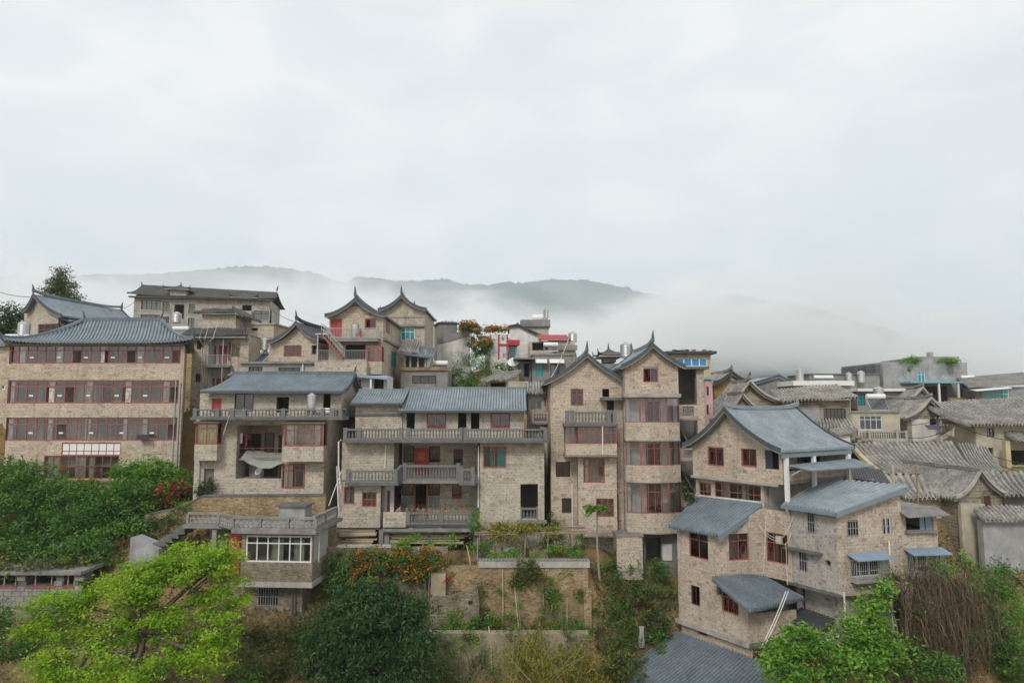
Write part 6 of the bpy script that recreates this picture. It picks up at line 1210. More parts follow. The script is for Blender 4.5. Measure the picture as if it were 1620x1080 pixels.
for i, h in enumerate(wn_):
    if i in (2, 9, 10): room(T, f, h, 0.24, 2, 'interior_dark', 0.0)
    else:
        window(T, f, h, 4 if h[1] - h[0] > 2.5 else 2, (0.7,), 'dark_wood', glass='glass', curtain=[(0.05, 0.95)], cmat='curtain', fw=0.06)
        T.part('window_surround', MB().box(f, h[0] - 0.18, h[1] + 0.18, -0.06, -0.004, h[3], h[3] + 0.18).box(f, h[0] - 0.18, h[1] + 0.18, -0.06, -0.004, h[2] - 0.18, h[2]).box(f, h[0] - 0.18, h[0], -0.06, -0.004, h[2], h[3]).box(f, h[1], h[1] + 0.18, -0.06, -0.004, h[2], h[3]), 'concrete_light')
zr = f.at(320, 458, 5)[1]
rf = T.part('roof', patch_mb(f.p(x0 - 0.6, 4.5, zr + 0.4), f.p(x1 + 0.4, 4.5, zr - 0.2), f.p(x0 - 0.8, -0.9, z1 + 0.1), f.p(x1 + 0.8, -0.9, z1 - 0.1), 0.3, 0.3, 0.07, lift=0.3), 'dark_tile'); T.part('roof', patch_mb(f.p(x1 + 0.4, 4.5, zr - 0.2), f.p(x0 - 0.6, 4.5, zr + 0.4), f.p(x1 + 0.8, 10.6, z1), f.p(x0 - 0.8, 10.6, z1), 0.3, 0.3, 0.07), 'dark_tile')
T.part('gable_wall', gable_fill(f.left(x0 + 0.1, 10), 0, 9.8, z1 - 0.02, prof_fn(-0.6, 10.9, z1, zr + 0.3, 0.3, 5.5)), 'stone_clad_grey')
for s, xx in ((-1, x0 - 0.5), (1, x1 + 0.3)): T.part('ridge_horn', horn_mb(f.p(xx, 4.5, zr + 0.2), (s, 0), 0.8, 0.14), 'dark_metal', rf)
T.part('eave', MB().box(f, x0 - 0.6, x1 + 0.6, -0.8, -0.01, z1 - 0.28, z1 - 0.1), 'concrete_dark', rf)
def pavilion(T, f, r, d, wall, mat='dark_tile', open_=False, h=0.9, finial=True):
    a, b, c, e = r; 
    if open_:
        for xx in (a, b - 0.3): T.part('pavilion_post', MB().box(f, xx, xx + 0.3, d, d + 0.3, c, e), wall)
        T.part('pavilion_wall', MB().box(f, a, b, d + 2.4, d + 2.6, c, e), wall)
    else: T.part('pavilion_wall', MB().box(f, a, b, d, d + 2.6, c, e), wall)
    xm, ym = (a + b) / 2, d + 1.3; o = 0.7; base_ = [(a - o, d - o), (b + o, d - o), (b + o, d + 2.6 + o), (a - o, d + 2.6 + o)]; mb = MB()
    for i in range(4):
        p, q = base_[i], base_[(i + 1) % 4]; n = 8; rows = []
        for j in range(6):
            t = j / 5
            for k_ in range(n + 1):
                u = k_ / n; x = p[0] + (q[0] - p[0]) * u; y = p[1] + (q[1] - p[1]) * u; rows.append(f.p(x + (xm - x) * t, y + (ym - y) * t, e + 0.1 + h * t ** 1.5 + 0.3 * abs(2 * u - 1) ** 4 * (1 - t) ** 2))
        mb.grid(rows, 6, n + 1)
    R_ = T.part('pavilion_roof', mb, mat); T.part('pavilion_eave', MB().box(f, a - o + 0.1, b + o - 0.1, d - o + 0.1, d + 2.6 + o - 0.1, e - 0.06, e + 0.09), 'concrete_light', R_)
    if finial: T.part('finial', horn_mb(f.p(xm, ym, e + h), (0, 0), 0.6, 0.12), 'dark_metal', R_)
    for (x, y) in base_: T.part('corner_horn', horn_mb(f.p(x, y, e + 0.35), (0.7 if x > xm else -0.7, -0.7 if y < ym else 0.7), 0.4, 0.08), 'dark_metal', R_)
pavilion(T, f, RA(410, 148, 540, 215), -0.3, 'stone_clad_grey'); pavilion(T, f, RA(940, 215, 1090, 262), -0.3, 'concrete_light', open_=True)
T.part('balcony', MB().box(f, *RA(985, 322, 1078, 362)[:2], -0.9, -0.01, RA(985, 322, 1078, 362)[2], RA(985, 322, 1078, 362)[3]), 'concrete_light')
# C: tan house with white balcony bay
f = fr(345, 580, 65)
def RC(a, b, c, e, d=0.0): return f.r(ax(a), ay(b), ax(c), ay(e), d)
x0, x1, z0, z1 = RC(580, 515, 1040, 1080); z0 = -2.0; xr = RC(715, 515, 897, 1010)
T = Thing('balcony_house', 'tan stone house with a white recessed bay, two railed balconies and red doors', 'house', f.p((x0 + x1) / 2, 4, z0))
hl = [RC(625, 557, 678, 630), RC(613, 828, 665, 893)]; hr = [RC(905, 585, 975, 690)]
T.part('wall', MB().wall(f, x0, xr[0], z0, z1, hl), 'stone_clad_warm'); T.part('wall', MB().wall(f, xr[1], x1, z0, z1, hr), 'stone_clad_warm'); T.part('wall', MB().wall(f.left(x0 + 0.003, 8), 0, 7.7, z0, z1), 'stone_clad_warm'); T.part('wall', MB().wall(f.side(x1 - 0.003, 0.25), 0, 7.5, z0, z1), 'stone_clad_warm'); T.part('flat_roof', MB().box(f, x0, x1, 0.25, 8, z1 - 0.1, z1 + 0.05), 'concrete'); T.part('wall', MB().box(f, x0, x1, 8.01, 8.2, z0, z1), 'stone_clad_warm')
for h in hl: window(T, f, h, 2, (), 'dark_wood', rmat='interior_dark')
window(T, f, hr[0], 2, (0.66,), glass='glass_clear', curtain=[(0.02, 0.98)], cmat='leaf_cloth') if 'leaf_cloth' in M else (m_plain('leaf_cloth', (0.25, 0.5, 0.3), 0.9, 0.1), window(T, f, hr[0], 2, (0.66,), glass='glass_clear', curtain=[(0.02, 0.98)], cmat='leaf_cloth'))
T.part('bay_wall', MB().box(f, xr[0], xr[1], 1.2, 1.35, z0, z1), 'plaster_white'); T.part('bay_side', MB().box(f, xr[0] - 0.1, xr[0] + 0.04, 0.25, 1.19, z0, z1), 'plaster_white'); T.part('bay_side', MB().box(f, xr[1] - 0.04, xr[1] + 0.1, 0.25, 1.19, z0, z1), 'plaster_white')
for (ys_, ds) in ((578, ((750, 600, 777, 750, 'plaster_grey'), (805, 600, 865, 752, 'red_door'))), (627, ((737, 865, 765, 1003, 'plaster_grey'), (783, 865, 850, 1003, 'red_door')))):
    zf = f.at(346, ys_, -0.4)[1]; T.part('balcony_slab', MB().box(f, xr[0] - 0.1, xr[1] + 0.1, -0.5, 1.19, zf - 0.18, zf), 'concrete')
    railing(T, [f.p(xr[0] + 0.02, 0.1, zf), f.p(xr[0] + 0.02, -0.45, zf), f.p(xr[1] - 0.02, -0.45, zf), f.p(xr[1] - 0.02, 0.1, zf)], 1.0, 'pipe_grey', 0.13)
    for (a, b, c, e, mt) in ds: q = RC(a, b, c, e, 1.15); door(T, f, (q[0], q[1], zf, q[3]), mt, 1.15, -0.02, 'dark_wood' if mt != 'red_door' else 'red_paint')
pipe(T, [f.p(xr[0] + (xr[1] - xr[0]) * 0.72, -0.4, z1), f.p(xr[0] + (xr[1] - xr[0]) * 0.72, -0.4, z0)], 0.06, 'pipe_grey')
ze = f.at(345, 529, -0.9)[1]; zt = f.at(345, 519, 0)[1]; T.part('tile_eave', patch_mb(f.p(x0 - 0.3, 0.3, zt), f.p(x1 - 0.2, 0.3, zt), f.p(x0 - 0.8, -0.9, ze), f.p(x1 + 0.2, -0.9, ze), 0.05, 0.26, 0.09, jit=0.015), 'dark_tile'); T.part('eave_soffit', MB().box(f, x0 - 0.6, x1, -0.8, -0.004, ze - 0.3, ze - 0.16), 'concrete_light')
pn = RC(665, 345, 940, 460, 1.0); T.part('penthouse', MB().box(f, pn[0], pn[1], 1.0, 5.0, z1 - 0.05, pn[3]), 'stone_clad_warm'); hz = pn[3]
rr_ = T.part('penthouse_roof', patch_mb(f.p(pn[0] - 0.3, 2.2, hz + 0.7), f.p(pn[1] - 0.6, 2.2, hz + 0.7), f.p(pn[0] - 0.6, 0.4, hz + 0.1), f.p(pn[1] + 0.1, 0.4, hz + 0.1), 0.08, 0.26, 0.08, jit=0.015), 'dark_tile'); T.part('penthouse_roof', patch_mb(f.p(pn[1] - 0.6, 1.4, hz + 0.8), f.p(pn[1] - 0.6, 4.8, hz + 0.8), f.p(pn[1] + 0.9, 0.4, hz - 0.2), f.p(pn[1] + 0.9, 5.4, hz - 0.2), 0.08, 0.26, 0.08, jit=0.015), 'dark_tile')
for i, dx in enumerate((0.2, 0.75, 1.5)): T.part('hose', MB().tube([f.p(xr[0] + dx, -0.5, zt + 0.4), f.p(xr[0] + dx - 0.35, -1.0, zt + 0.3), f.p(xr[0] + dx - 0.7, -1.0, ze - 0.4), f.p(xr[0] - 0.3 - 0.15 * i, -0.12, ze - 1.2), f.p(xr[0] - 0.25 - 0.15 * i, -0.1, z1 - 5.5)], 0.04, 5), 'wire_white')
T, f, x0, x1, z0, z1 = block('stone_annex', 'plain stone annex with pale parapet right of the white balcony bay', 'house', (376, 514, 432, 590), 68, -6, 6, 'stone_clad_warm', [(398, 519, 408, 523, dict(void=1))], zb=-1, coping='concrete_light')
q = P(419, 560, 62); water_tank('steel water tank beside the concave gable left of the stairs', q, 0.29, 1.0, 0.35); q = P(404, 577, 61.5); solar_heater('tilted solar heater with orange frame left of the concave gable', q, 1.3, -35, 42, panel=1.5)
# F: gabled house on a concrete podium
T, f, x0, x1, z0, zt = gable_front('gabled_house', 'gabled stone house with upswept dark eaves and one wide red window on a podium', (423, 541), (469, 510), (505, 535), 426, 503, 575, 60, -10, 8, 'stone_clad_warm', [(449, 546, 477, 564, dict(cols=4, splits=(0.55,), lattice=1)), (493, 546, 503, 560, dict(void=1))], 'verge_grey', 0.33, 0.75)
f = fr(445, 582, 58.6, -2); px = f.r(380, 575, 500, 600); T = Thing('podium', 'long concrete podium with dark strip windows under the concave gabled house', 'building', f.p(px[0], 3, -2)); hs = [f.r(393, 580, 415, 590), f.r(440, 581, 475, 590)]
shell(T, f, px[0], px[1], 6, -2.5, px[3], 'concrete_light', hs)
for h in hs: window(T, f, h, 3, (), 'dark_metal', rmat='interior_dark')
T.part('podium_edge', MB().box(f, px[0] - 0.1, px[1] + 0.1, -0.3, -0.004, px[3] - 0.02, px[3] + 0.16), 'concrete'); pipe(T, [f.p(f.at(480, 585)[0], -0.15, px[3]), f.p(f.at(480, 585)[0], -0.15, px[3] - 1.5)], 0.08, 'plaster_white')
# G: gabled house with red door and steel stair
gx = lambda a: 420 + a / 5.4
gy = lambda a: 440 + a / 5.4
T, f, x0, x1, z0, zt = gable_front('gabled_house', 'tall gabled stone house with bright red door, railed balcony and steel stair', (514, 499), (562, 473), (610, 498), 521, 606, 612, 59, 0, 10, 'stone_clad_warm', [(523, 504, 541, 534, dict(door=1, leaves=2)), (577, 504, 595, 521, dict(cols=2, opened=[(0, 0)], lattice=2, fw=0.09)), (546, 545, 578, 568, dict(void=1))], 'roof_tile', 0.28, 0.8, zb=-1.5)
zf = f.at(560, 535, -1.0)[1]; T.part('balcony_slab', MB().box(f, x0 + 0.1, x1 - 0.2, -1.3, -0.004, zf - 0.3, zf), 'concrete'); railing(T, [f.p(x0 + 0.15, -0.1, zf), f.p(x0 + 0.15, -1.2, zf), f.p(x1 - 0.3, -1.2, zf), f.p(x1 - 0.3, -0.1, zf)], 0.85, 'steel', 0.13, 0.016)
sf = f.side(x1 - 0.003, 0.245); w_ = sf.r(611, 507, 616, 526); T.part('side_window', MB().box(sf, w_[0], w_[1], -0.05, -0.004, w_[2], w_[3]), 'red_paint'); w_ = sf.r(619, 556, 626, 580); T.part('side_window', MB().box(sf, w_[0], w_[1], -0.05, -0.004, w_[2], w_[3]), 'curtain_teal'); zz = sf.at(615, 540)[1]; T.part('string_course', MB().box(sf, -0.2, 9.5, -0.15, -0.004, zz - 0.15, zz + 0.05), 'concrete')
bq = f.r(579, 546, 604, 577, -1.0); bay(T, f, (bq[0], bq[1], f.at(590, 572, -1)[1], f.at(590, 547, -1)[1]), f.at(590, 592, -1)[1], 1.0, 'red_paint', 4, 0.7, low='stone_clad_warm', cap=False)
q = f.r(498, 571, 580, 600, -1.6); T.part('terrace_wall', MB().box(f, q[0], q[1], -1.7, -0.01, -1.5, q[3]), 'stone_clad_warm'); railing(T, [f.p(q[0], -1.6, q[3]), f.p(q[1], -1.6, q[3])], 0.9, 'pipe_grey', 0.13)
water_tank('steel water tank on the balcony beside the bright red door', f.p(f.at(562, 519, -0.5)[0], -0.55, zf), 0.32, 1.25, 0.0)
q = f.p(f.at(569, 519, -0.6)[0], -0.9, zf); single('orange_tub', MB().lathe(q, [(0.2, 0), (0.26, 0.35), (0.28, 0.36), (0.24, 0.36), (0.19, 0.05)], 12), 'orange_plastic', 'orange plastic tub on the balcony by the steel tank', 'tub')
S = Thing('steel_stair', 'steel outdoor stair with red treads climbing to the red-door balcony', 'stair', P(542, 570, 57)); a, b = P(541, 569, 57.0), P(508, 530, 57.0)
for dy in (0, 0.8): S.part('stringer', strip_mb([(a[0], a[1] + dy, a[2]), (b[0], b[1] + dy, b[2])], (0, 0.05, 0), 0.2), 'red_paint'); railing(S, [(a[0], a[1] + dy, a[2] + 0.2), (b[0], b[1] + dy, b[2] + 0.2)], 0.8, 'steel', 0.3, 0.018, rails=(1.0, 0.5))
for i in range(11): q = lerp3(a, b, (i + 0.5) / 11); S.part('tread', MB().box(Frame(q[0], q[1], 0), -0.13, 0.13, 0.05, 0.8, q[2] + 0.1, q[2] + 0.14), 'red_paint')
S.part('landing', MB().box(Frame(b[0], b[1], 0), -0.5, 0.5, 0, 1.4, b[2] + 0.05, b[2] + 0.15), 'steel'); S.part('post', MB().tube([(b[0] - 0.3, b[1] + 0.1, b[2]), (b[0] - 0.3, b[1] + 0.1, a[2])], 0.05, 6), 'steel')
# G2: tall gabled house behind, teal window
T, f, x0, x1, z0, zt = gable_front('gabled_house', 'plain gabled stone house with teal window behind the red-door house', (598, 490), (635, 468), (675, 489), 602, 672, 612, 68, 0, 8, 'stone_clad_warm', [(634, 518, 656, 539, dict(cols=3, splits=(0.68,), mat='white_frame', glass='teal_pane', rmat='plaster_white', depth=0.35))], 'roof_tile', 0.28, 0.7, zb=-1)
T.part('string_course', MB().box(f, x0 - 0.1, x1 + 0.1, -0.25, -0.004, f.at(635, 517)[1], f.at(635, 514)[1]), 'concrete'); T.part('string_course', MB().box(f, x0 - 0.05, x1 + 0.05, -0.08, -0.004, f.at(635, 502)[1], f.at(635, 500)[1]), 'concrete_light')
# open shed and terrace between the gabled houses and the hill
T, f, x0, x1, z0, z1 = block('terrace_house', 'low concrete house with open roofed terrace and orange brick edge', 'house', (634, 586, 708, 615), 63, 0, 6, 'concrete', [(652, 594, 690, 607, dict(cols=3, mat='dark_wood'))], zb=-1)
T.part('brick_edge', MB().box(f, x0, x1 + 0.2, -0.2, 0.1, z1 + 0.008, z1 + 0.3), 'brick_orange')
for q in (640, 649, 661, 673): xx = f.at(q, 575, 0.3)[0]; T.part('post', MB().box(f, xx - 0.08, xx + 0.08, 0.3, 0.46, z1, z1 + 1.9), 'concrete_light')
T.part('terrace_back', MB().box(f, x0, x1 - 2, 3.0, 3.2, z1, z1 + 1.8), 'interior_dark'); zt = f.at(665, 557, 0)[1]; T.part('sheet_roof', patch_mb(f.p(x0 + 0.8, 3.2, zt + 0.9), f.p(x1 - 1.5, 3.2, zt + 0.7), f.p(x0 - 0.3, -0.3, zt - 0.1), f.p(x1 - 1.3, -0.3, zt - 0.5), 0.2, 0.3, 0.05), 'roof_tile_dark'); T.part('tile_roof', patch_mb(f.p(x0 - 0.2, 3.5, zt + 1.6), f.p(x0 + 1.4, 3.5, zt + 1.4), f.p(x0 - 0.5, 0.2, zt + 0.1), f.p(x0 + 1.5, 0.2, zt + 0.0), 0.1, 0.26, 0.09, jit=0.02), 'old_tile')
water_tank('steel water tank on the orange-edged terrace', f.p(x1 - 2.0, 1.0, z1), 0.35, 1.0, 0.3); solar_heater('white solar heater on the orange-edged terrace beside the willow-like tree', f.p(x1 - 0.8, 0.4, z1), 1.4, 0, 30, panel=1.0)
T, f, x0, x1, z0, z1 = block('awning_hut', 'small white hut with blue awning below the red-door house', 'hut', (562, 594, 612, 616), 57, 0, 3, 'plaster_white', [(566, 600, 571, 612), (591, 598, 607, 615, dict(void=1))], zb=-1)
T.part('awning', patch_mb(f.p(x0 - 0.2, 0.2, z1 + 0.1), f.p(x1 + 0.3, 0.2, z1 - 0.1), f.p(x0 - 0.2, -1.0, z1 - 0.1), f.p(x1 + 0.3, -1.0, z1 - 0.35), 0, 0.2, 0.03, th=0.03), 'blue_sheet'); T.part('post', MB().box(f, x0 + 1.4, x0 + 1.55, -0.9, -0.75, z0, z1 - 0.2), 'white_paint')
# ---------------------------------------------------------------- hill in the middle distance
hx = lambda a: 680 + a / 6.352
hy = lambda a: 470 + a / 6.352
T, f, x0, x1, z0, z1 = block('concrete_hut', 'grey concrete rooftop hut left of the orange flowering vine', 'hut', (695, 512, 723, 545), 80, 18, 3, 'concrete', zb=5); T.part('roof_sheet', MB().box(f, x0 - 0.2, x1 + 0.3, -0.2, 3.2, z1 + 0.01, z1 + 0.14), 'dark_metal')
for i in range(5): T.part('stone', MB().box(f, x0 + 0.3 + i * 0.4, x0 + 0.55 + i * 0.4, 0.2, 0.5, z1 + 0.145, z1 + 0.3 + 0.05 * (i % 2)), 'concrete_dark')
fw_ = fr(718, 548, 79); W = Thing('plaster_wall', 'long pale plastered wall stepping up below the grey rooftop hut', 'wall', fw_.p(0, 0, 0)); A, B = fw_.at(692, 545), fw_.at(743, 531); W.part('wall_face', MB().hexa([fw_.p(A[0], 0, -1), fw_.p(B[0], 0, -1), fw_.p(B[0], 0.4, -1), fw_.p(A[0], 0.4, -1), fw_.p(A[0], 0, A[1]), fw_.p(B[0], 0, B[1]), fw_.p(B[0], 0.4, B[1]), fw_.p(A[0], 0.4, A[1])]), 'plaster_white'); W.part('coping', MB().hexa([fw_.p(A[0], -0.1, A[1] + 0.01), fw_.p(B[0], -0.1, B[1] + 0.01), fw_.p(B[0], 0.5, B[1] + 0.01), fw_.p(A[0], 0.5, A[1] + 0.01), fw_.p(A[0], -0.1, A[1] + 0.8), fw_.p(B[0], -0.1, B[1] + 0.8), fw_.p(B[0], 0.5, B[1] + 0.8), fw_.p(A[0], 0.5, A[1] + 0.8)]), 'concrete')
T, f, x0, x1, z0, z1 = block('quoin_house', 'white house with crimson zigzag quoins on the hill', 'house', (776, 529, 804, 570), 78, 10, 5, 'plaster_white', [(795, 559, 801, 567, dict(mat='white_frame')), (793, 533, 799, 540, dict(mat='white_frame'))], zb=2)
for xx in (x0 + (x1 - x0) * 0.42, x1 - 0.2):
    n = 18
    for i in range(n): wq = 0.22 if i % 2 else 0.11; zz = z0 + 3.5 + (z1 - z0 - 3.5) * i / n; T.part('quoin', MB().box(f, xx, xx + wq, -0.06, -0.004, zz, zz + (z1 - z0 - 3.5) / n - 0.01), 'red_sheet')
T.part('band', MB().box(f, x0 + (x1 - x0) * 0.42, x1, -0.07, -0.061, f.at(790, 545)[1] - 0.15, f.at(790, 545)[1] + 0.1), 'red_sheet')
bz = f.at(812, 543, -0.2)[1]; T.part('balcony', MB().box(f, x1, x1 + 1.3, -0.3, 2, bz - 0.2, bz + 0.4), 'red_sheet'); T.part('side_wing', MB().box(f, x1 + 0.02, x1 + 1.2, 0.8, 4, z0, z1 - 0.2), 'plaster_white'); w_ = f.r(807, 547, 815, 566, 0.75); T.part('side_window', MB().box(f, w_[0], w_[1], 0.7, 0.79, w_[2], w_[3]), 'glass_teal')
T, f, x0, x1, z0, z1 = gable_front('gable_shed', 'white gable-ended shed with dark mono roof on the hill top', (803, 517), (819, 514), (856, 531), 806, 852, 545, 84, 0, 6, 'plaster_white', [], 'dark_metal', 0.0, 0, zb=3, oh=0.3, vh=0.16)
T, f, x0, x1, z0, z1 = block('roof_block', 'beige stair block with concrete parapet on the hill top under the antenna mast', 'building', (828, 517, 868, 545), 88, 0, 5, 'plaster_cream', zb=3); T.part('parapet', MB().box(f, x0 - 0.4, x1 + 0.2, -0.4, 5, z1 + 0.01, z1 + 0.9), 'concrete'); T.part('tank', MB().tube([f.p(x0 + 1.2, 1, z1 + 1.3), f.p(x1 - 0.6, 1, z1 + 1.3)], 0.45, 12), 'white_paint')
mp_ = P(863, 528, 88.5); MS = Thing('antenna_mast', 'slim antenna mast with panel aerials on the hill top', 'antenna', mp_); top_ = P(863, 486, 88.5)[2]; MS.part('mast', MB().tube([mp_, (mp_[0], mp_[1], top_)], 0.11, 6), 'steel')
for i in range(6): t_ = 2 * math.pi * i / 6; zz = top_ - 0.9 - 1.1 * (i % 2); MS.part('panel_aerial', MB().box(Frame(mp_[0] + 0.32 * math.cos(t_), mp_[1] + 0.32 * math.sin(t_), 0), -0.1, 0.1, -0.05, 0.05, zz - 0.55, zz + 0.55), 'concrete_light')
T, f, x0, x1, z0, z1 = block('red_roof_house', 'beige house with crimson sheet roof over an open loggia on the hill', 'house', (838, 540, 910, 575), 78, 0, 6, 'stone_clad_warm', [(842, 541, 868, 554, dict(void=1))], zb=0)
T.part('sheet_roof', patch_mb(f.p(f.at(852, 530)[0], 4, f.at(860, 528)[1] + 0.3), f.p(f.at(901, 530)[0], 4, f.at(860, 528)[1] + 0.3), f.p(f.at(852, 530)[0], -0.5, f.at(860, 537)[1]), f.p(f.at(901, 530)[0], -0.5, f.at(860, 537)[1]), 0, 0.25, 0.04, th=0.05), 'red_sheet'); T.part('upper_wall', MB().box(f, f.at(868, 535)[0], f.at(900, 535)[0], 0.5, 4, z1, f.at(860, 537)[1]), 'stone_clad_warm'); T.part('post', MB().box(f, f.at(853, 540)[0], f.at(856, 540)[0], -0.3, 0, z1, f.at(860, 537)[1]), 'plaster_cream'); T.part('parapet', MB().box(f, f.at(873, 549)[0], x1 + 0.2, -0.4, -0.004, f.at(890, 554)[1], f.at(890, 546)[1]), 'concrete')
solar_heater('white solar heater in front of the crimson roof house', P(872, 556, 74), 1.6, 0, 35, panel=1.0); water_tank('white round tank at the right end of the crimson roof', P(906, 541, 79), 0.5, 1.0)
T, f, x0, x1, z0, z1 = block('grey_house', 'grey rendered house with two white-awninged windows below the crimson roof', 'house', (842, 562, 908, 625), 70, 0, 6, 'concrete', [(848, 573, 859, 595, dict(cols=2, splits=(0.7,), mat='curtain_teal', glass='teal_pane', rmat='plaster_white', depth=0.3)), (871, 576, 885, 595, dict(cols=2, mat='dark_metal', curtain=[(0.1, 0.5)])), (836.5, 580, 842, 596, dict(void=1))][:2], zb=-1, coping='concrete')
for a, b in ((847, 865), (869, 892)): A = f.r(a, 570, b, 575); T.part('awning', MB().hexa([f.p(A[0], -0.9, A[2]), f.p(A[1], -0.9, A[2]), f.p(A[1], -0.004, A[3] + 0.1), f.p(A[0], -0.004, A[3] + 0.1), f.p(A[0], -0.9, A[2] + 0.05), f.p(A[1], -0.9, A[2] + 0.05), f.p(A[1], -0.004, A[3] + 0.15), f.p(A[0], -0.004, A[3] + 0.15)]), 'white_paint')
T2, f2, *_ = block('porch', 'dark open porch with flat sheet canopy left of the grey rendered house', 'porch', (822, 572, 841, 600), 70, 0, 4, 'concrete_dark', [(829, 575, 840, 596, dict(void=1))], zb=-1); T2.part('canopy', MB().box(f2, f2.at(812, 568)[0], f2.at(846, 568)[0], -1.2, 3, f2.at(830, 569)[1], f2.at(830, 567)[1]), 'concrete')
T, f, x0, x1, z0, z1 = block('tile_cottage', 'low cottage with old weathered tile roof below the flowering hill', 'house', (772, 603, 836, 625), 66, 0, 5, 'plaster_cream', [(776, 605, 800, 615, dict(void=1))], zb=-1)
T.part('roof', patch_mb(f.p(x0 + 0.5, 3, z1 + 1.0), f.p(x1 - 0.6, 3, z1 + 1.2), f.p(x0 - 0.8, -0.7, z1 + 0.05), f.p(x1 - 2.2, -0.7, z1 + 0.15), 0.15, 0.26, 0.09, jit=0.02), 'old_tile')
dish('large white satellite dish on the hill terrace', P(812, 584, 72), 0.55)
T, f, x0, x1, z0, z1 = block('tile_eave_house', 'old house with tile eave and small stone balcony squeezed right of the central house', 'house', (835, 618, 867, 690), 56, 0, 5, 'stone_clad_warm', [(839, 627, 858, 648, dict(cols=2, mat='concrete_light')), (861, 627, 864, 643, dict(cols=1))], zb=-8)
T.part('tile_eave', patch_mb(f.p(x0 - 0.3, 1.2, z1 + 0.7), f.p(x1 + 0.1, 1.2, z1 + 0.7), f.p(x0 - 0.4, -0.6, z1 - 0.1), f.p(x1 + 0.2, -0.6, z1 - 0.2), 0.05, 0.25, 0.08, jit=0.015), 'old_tile'); q = f.at(850, 668, -0.8); T.part('balcony_slab', MB().box(f, x0 + 0.3, x1, -0.9, -0.004, q[1] - 0.15, q[1]), 'concrete'); balustrade(T, f, x0 + 0.3, x1, -0.85, q[1], f.at(850, 652, -0.8)[1], mat='concrete_light', gap=0.2, pw=0.16)
water_tank('tall steel tank on a roof between the two tower gables', P(990, 566, 62), 0.5, 1.2); pav = block('roof_pavilion_house', 'house with small pagoda lookout behind the narrow gabled house', 'house', (945, 575, 990, 640), 64, 0, 5, 'concrete', [(968, 572, 984, 582, dict(cols=3, mat='white_frame'))][:0], zb=-3); pavilion(pav[0], pav[1], pav[1].r(958, 563, 976, 572), 0.5, 'concrete', 'dark_tile', h=0.8)
# ---------------------------------------------------------------- right-hand quarter
T, f, x0, x1, z0, z1 = block('blue_window_house', 'yellow-walled house with four bright blue panes under a cluttered flat roof', 'house', (1062, 560, 1126, 700), 58, 0, 7, 'plaster_yellow', [(1070, 566, 1119, 580, dict(cols=4, mat='white_frame', glass='blue_pane', rmat='plaster_white', depth=0.3, fw=0.08, bar=0.1)), (1096, 598, 1105, 625, dict(cols=1, splits=(0.5,), mat='curtain_teal', glass='teal_pane')), (1096, 660, 1105, 690, dict(cols=1, splits=(0.5,), mat='curtain_teal', glass='teal_pane'))], zb=-4)
T.part('roof_slab', MB().box(f, x0 - 0.5, x1 + 0.4, -0.5, 7.3, z1 + 0.01, z1 + 0.22), 'dark_metal')
for i in range(12): xx = x0 + (x1 - x0) * rng.random(); T.part('roof_stone', MB().box(f, xx, xx + 0.3, 0.0, 0.3, z1 + 0.225, z1 + 0.32 + 0.1 * rng.random()), 'brick_orange')
T.part('lower_wall', MB().box(f, x1 - 0.6, x1 + 0.05, -0.1, 6.5, z0, f.at(1120, 601)[1]), 'plaster_pink'); T.part('teal_ledge', MB().box(f, x1 - 1.0, x1 + 0.15, -0.3, -0.105, f.at(1120, 600)[1], f.at(1120, 597)[1]), 'teal_sheet')
for (a, b) in ((611, 625), (640, 655)): q = f.r(1118, a, 1121, b, -0.1); T.part('side_window', MB().box(f, q[0], q[1], -0.14, -0.105, q[2], q[3]), 'dark_wood')
old = dict(roof='old_tile', jit=0.02, pitch=0.3, amp=0.12, vm='concrete_light', vh=0.22, vw=0.2, hm='dark_metal')
gable_front('mud_brick_house', 'gabled house of bright orange mud brick', (1129, 606), (1157, 589), (1186, 604), 1131, 1184, 700, 66, 5, 7, 'mud_brick', [], sag=0.2, horn=0.4, zb=-4, oh=0.6, **{**old, 'vm': 'dark_metal'})
gable_front('stone_gable_house', 'old gabled house of pale-jointed stone with long sweeping eaves beside the orange gable', (1125, 652), (1186, 604), (1246, 634), 1133, 1240, 700, 61, 4, 3, 'old_stone', [], sag=0.55, horn=0.6, zb=-4, oh=0.5, **old)
gable_front('stone_gable_house', 'smaller stone gable peeping out just above the sweeping blue-grey porch roof', (1128, 664), (1174, 624), (1222, 652), 1134, 1216, 700, 57.5, 2, 2.2, 'old_stone', [], sag=0.5, horn=0.0, zb=-4, oh=0.4, **old)
T, f, x0, x1, z0, z1 = gable_front('sheet_roof_house', 'grey house with pale sheet roof behind the stone gables', (1176, 611), (1232, 595), (1258, 607), 1200, 1252, 640, 74, 0, 7, 'concrete', [(1238, 606, 1250, 614)], 'roof_tile_pale', 0.0, 0, zb=-2, oh=0.3, vh=0.15)
T, f, x0, x1, z0, z1 = block('white_slab_house', 'flat-roofed grey house with broad white parapet band and steel tank', 'house', (1258, 610, 1345, 645), 70, 0, 6, 'concrete_light', [(1268, 615, 1275, 622)], zb=-3); T.part('parapet', MB().box(f, x0 - 0.3, x1 + 0.3, -0.4, 6, z1 + 0.01, z1 + 0.5), 'white_paint')
water_tank('steel water tank on the white parapet band', f.p(f.at(1272, 602)[0], 1, z1 + 0.51), 0.37, 1.2)
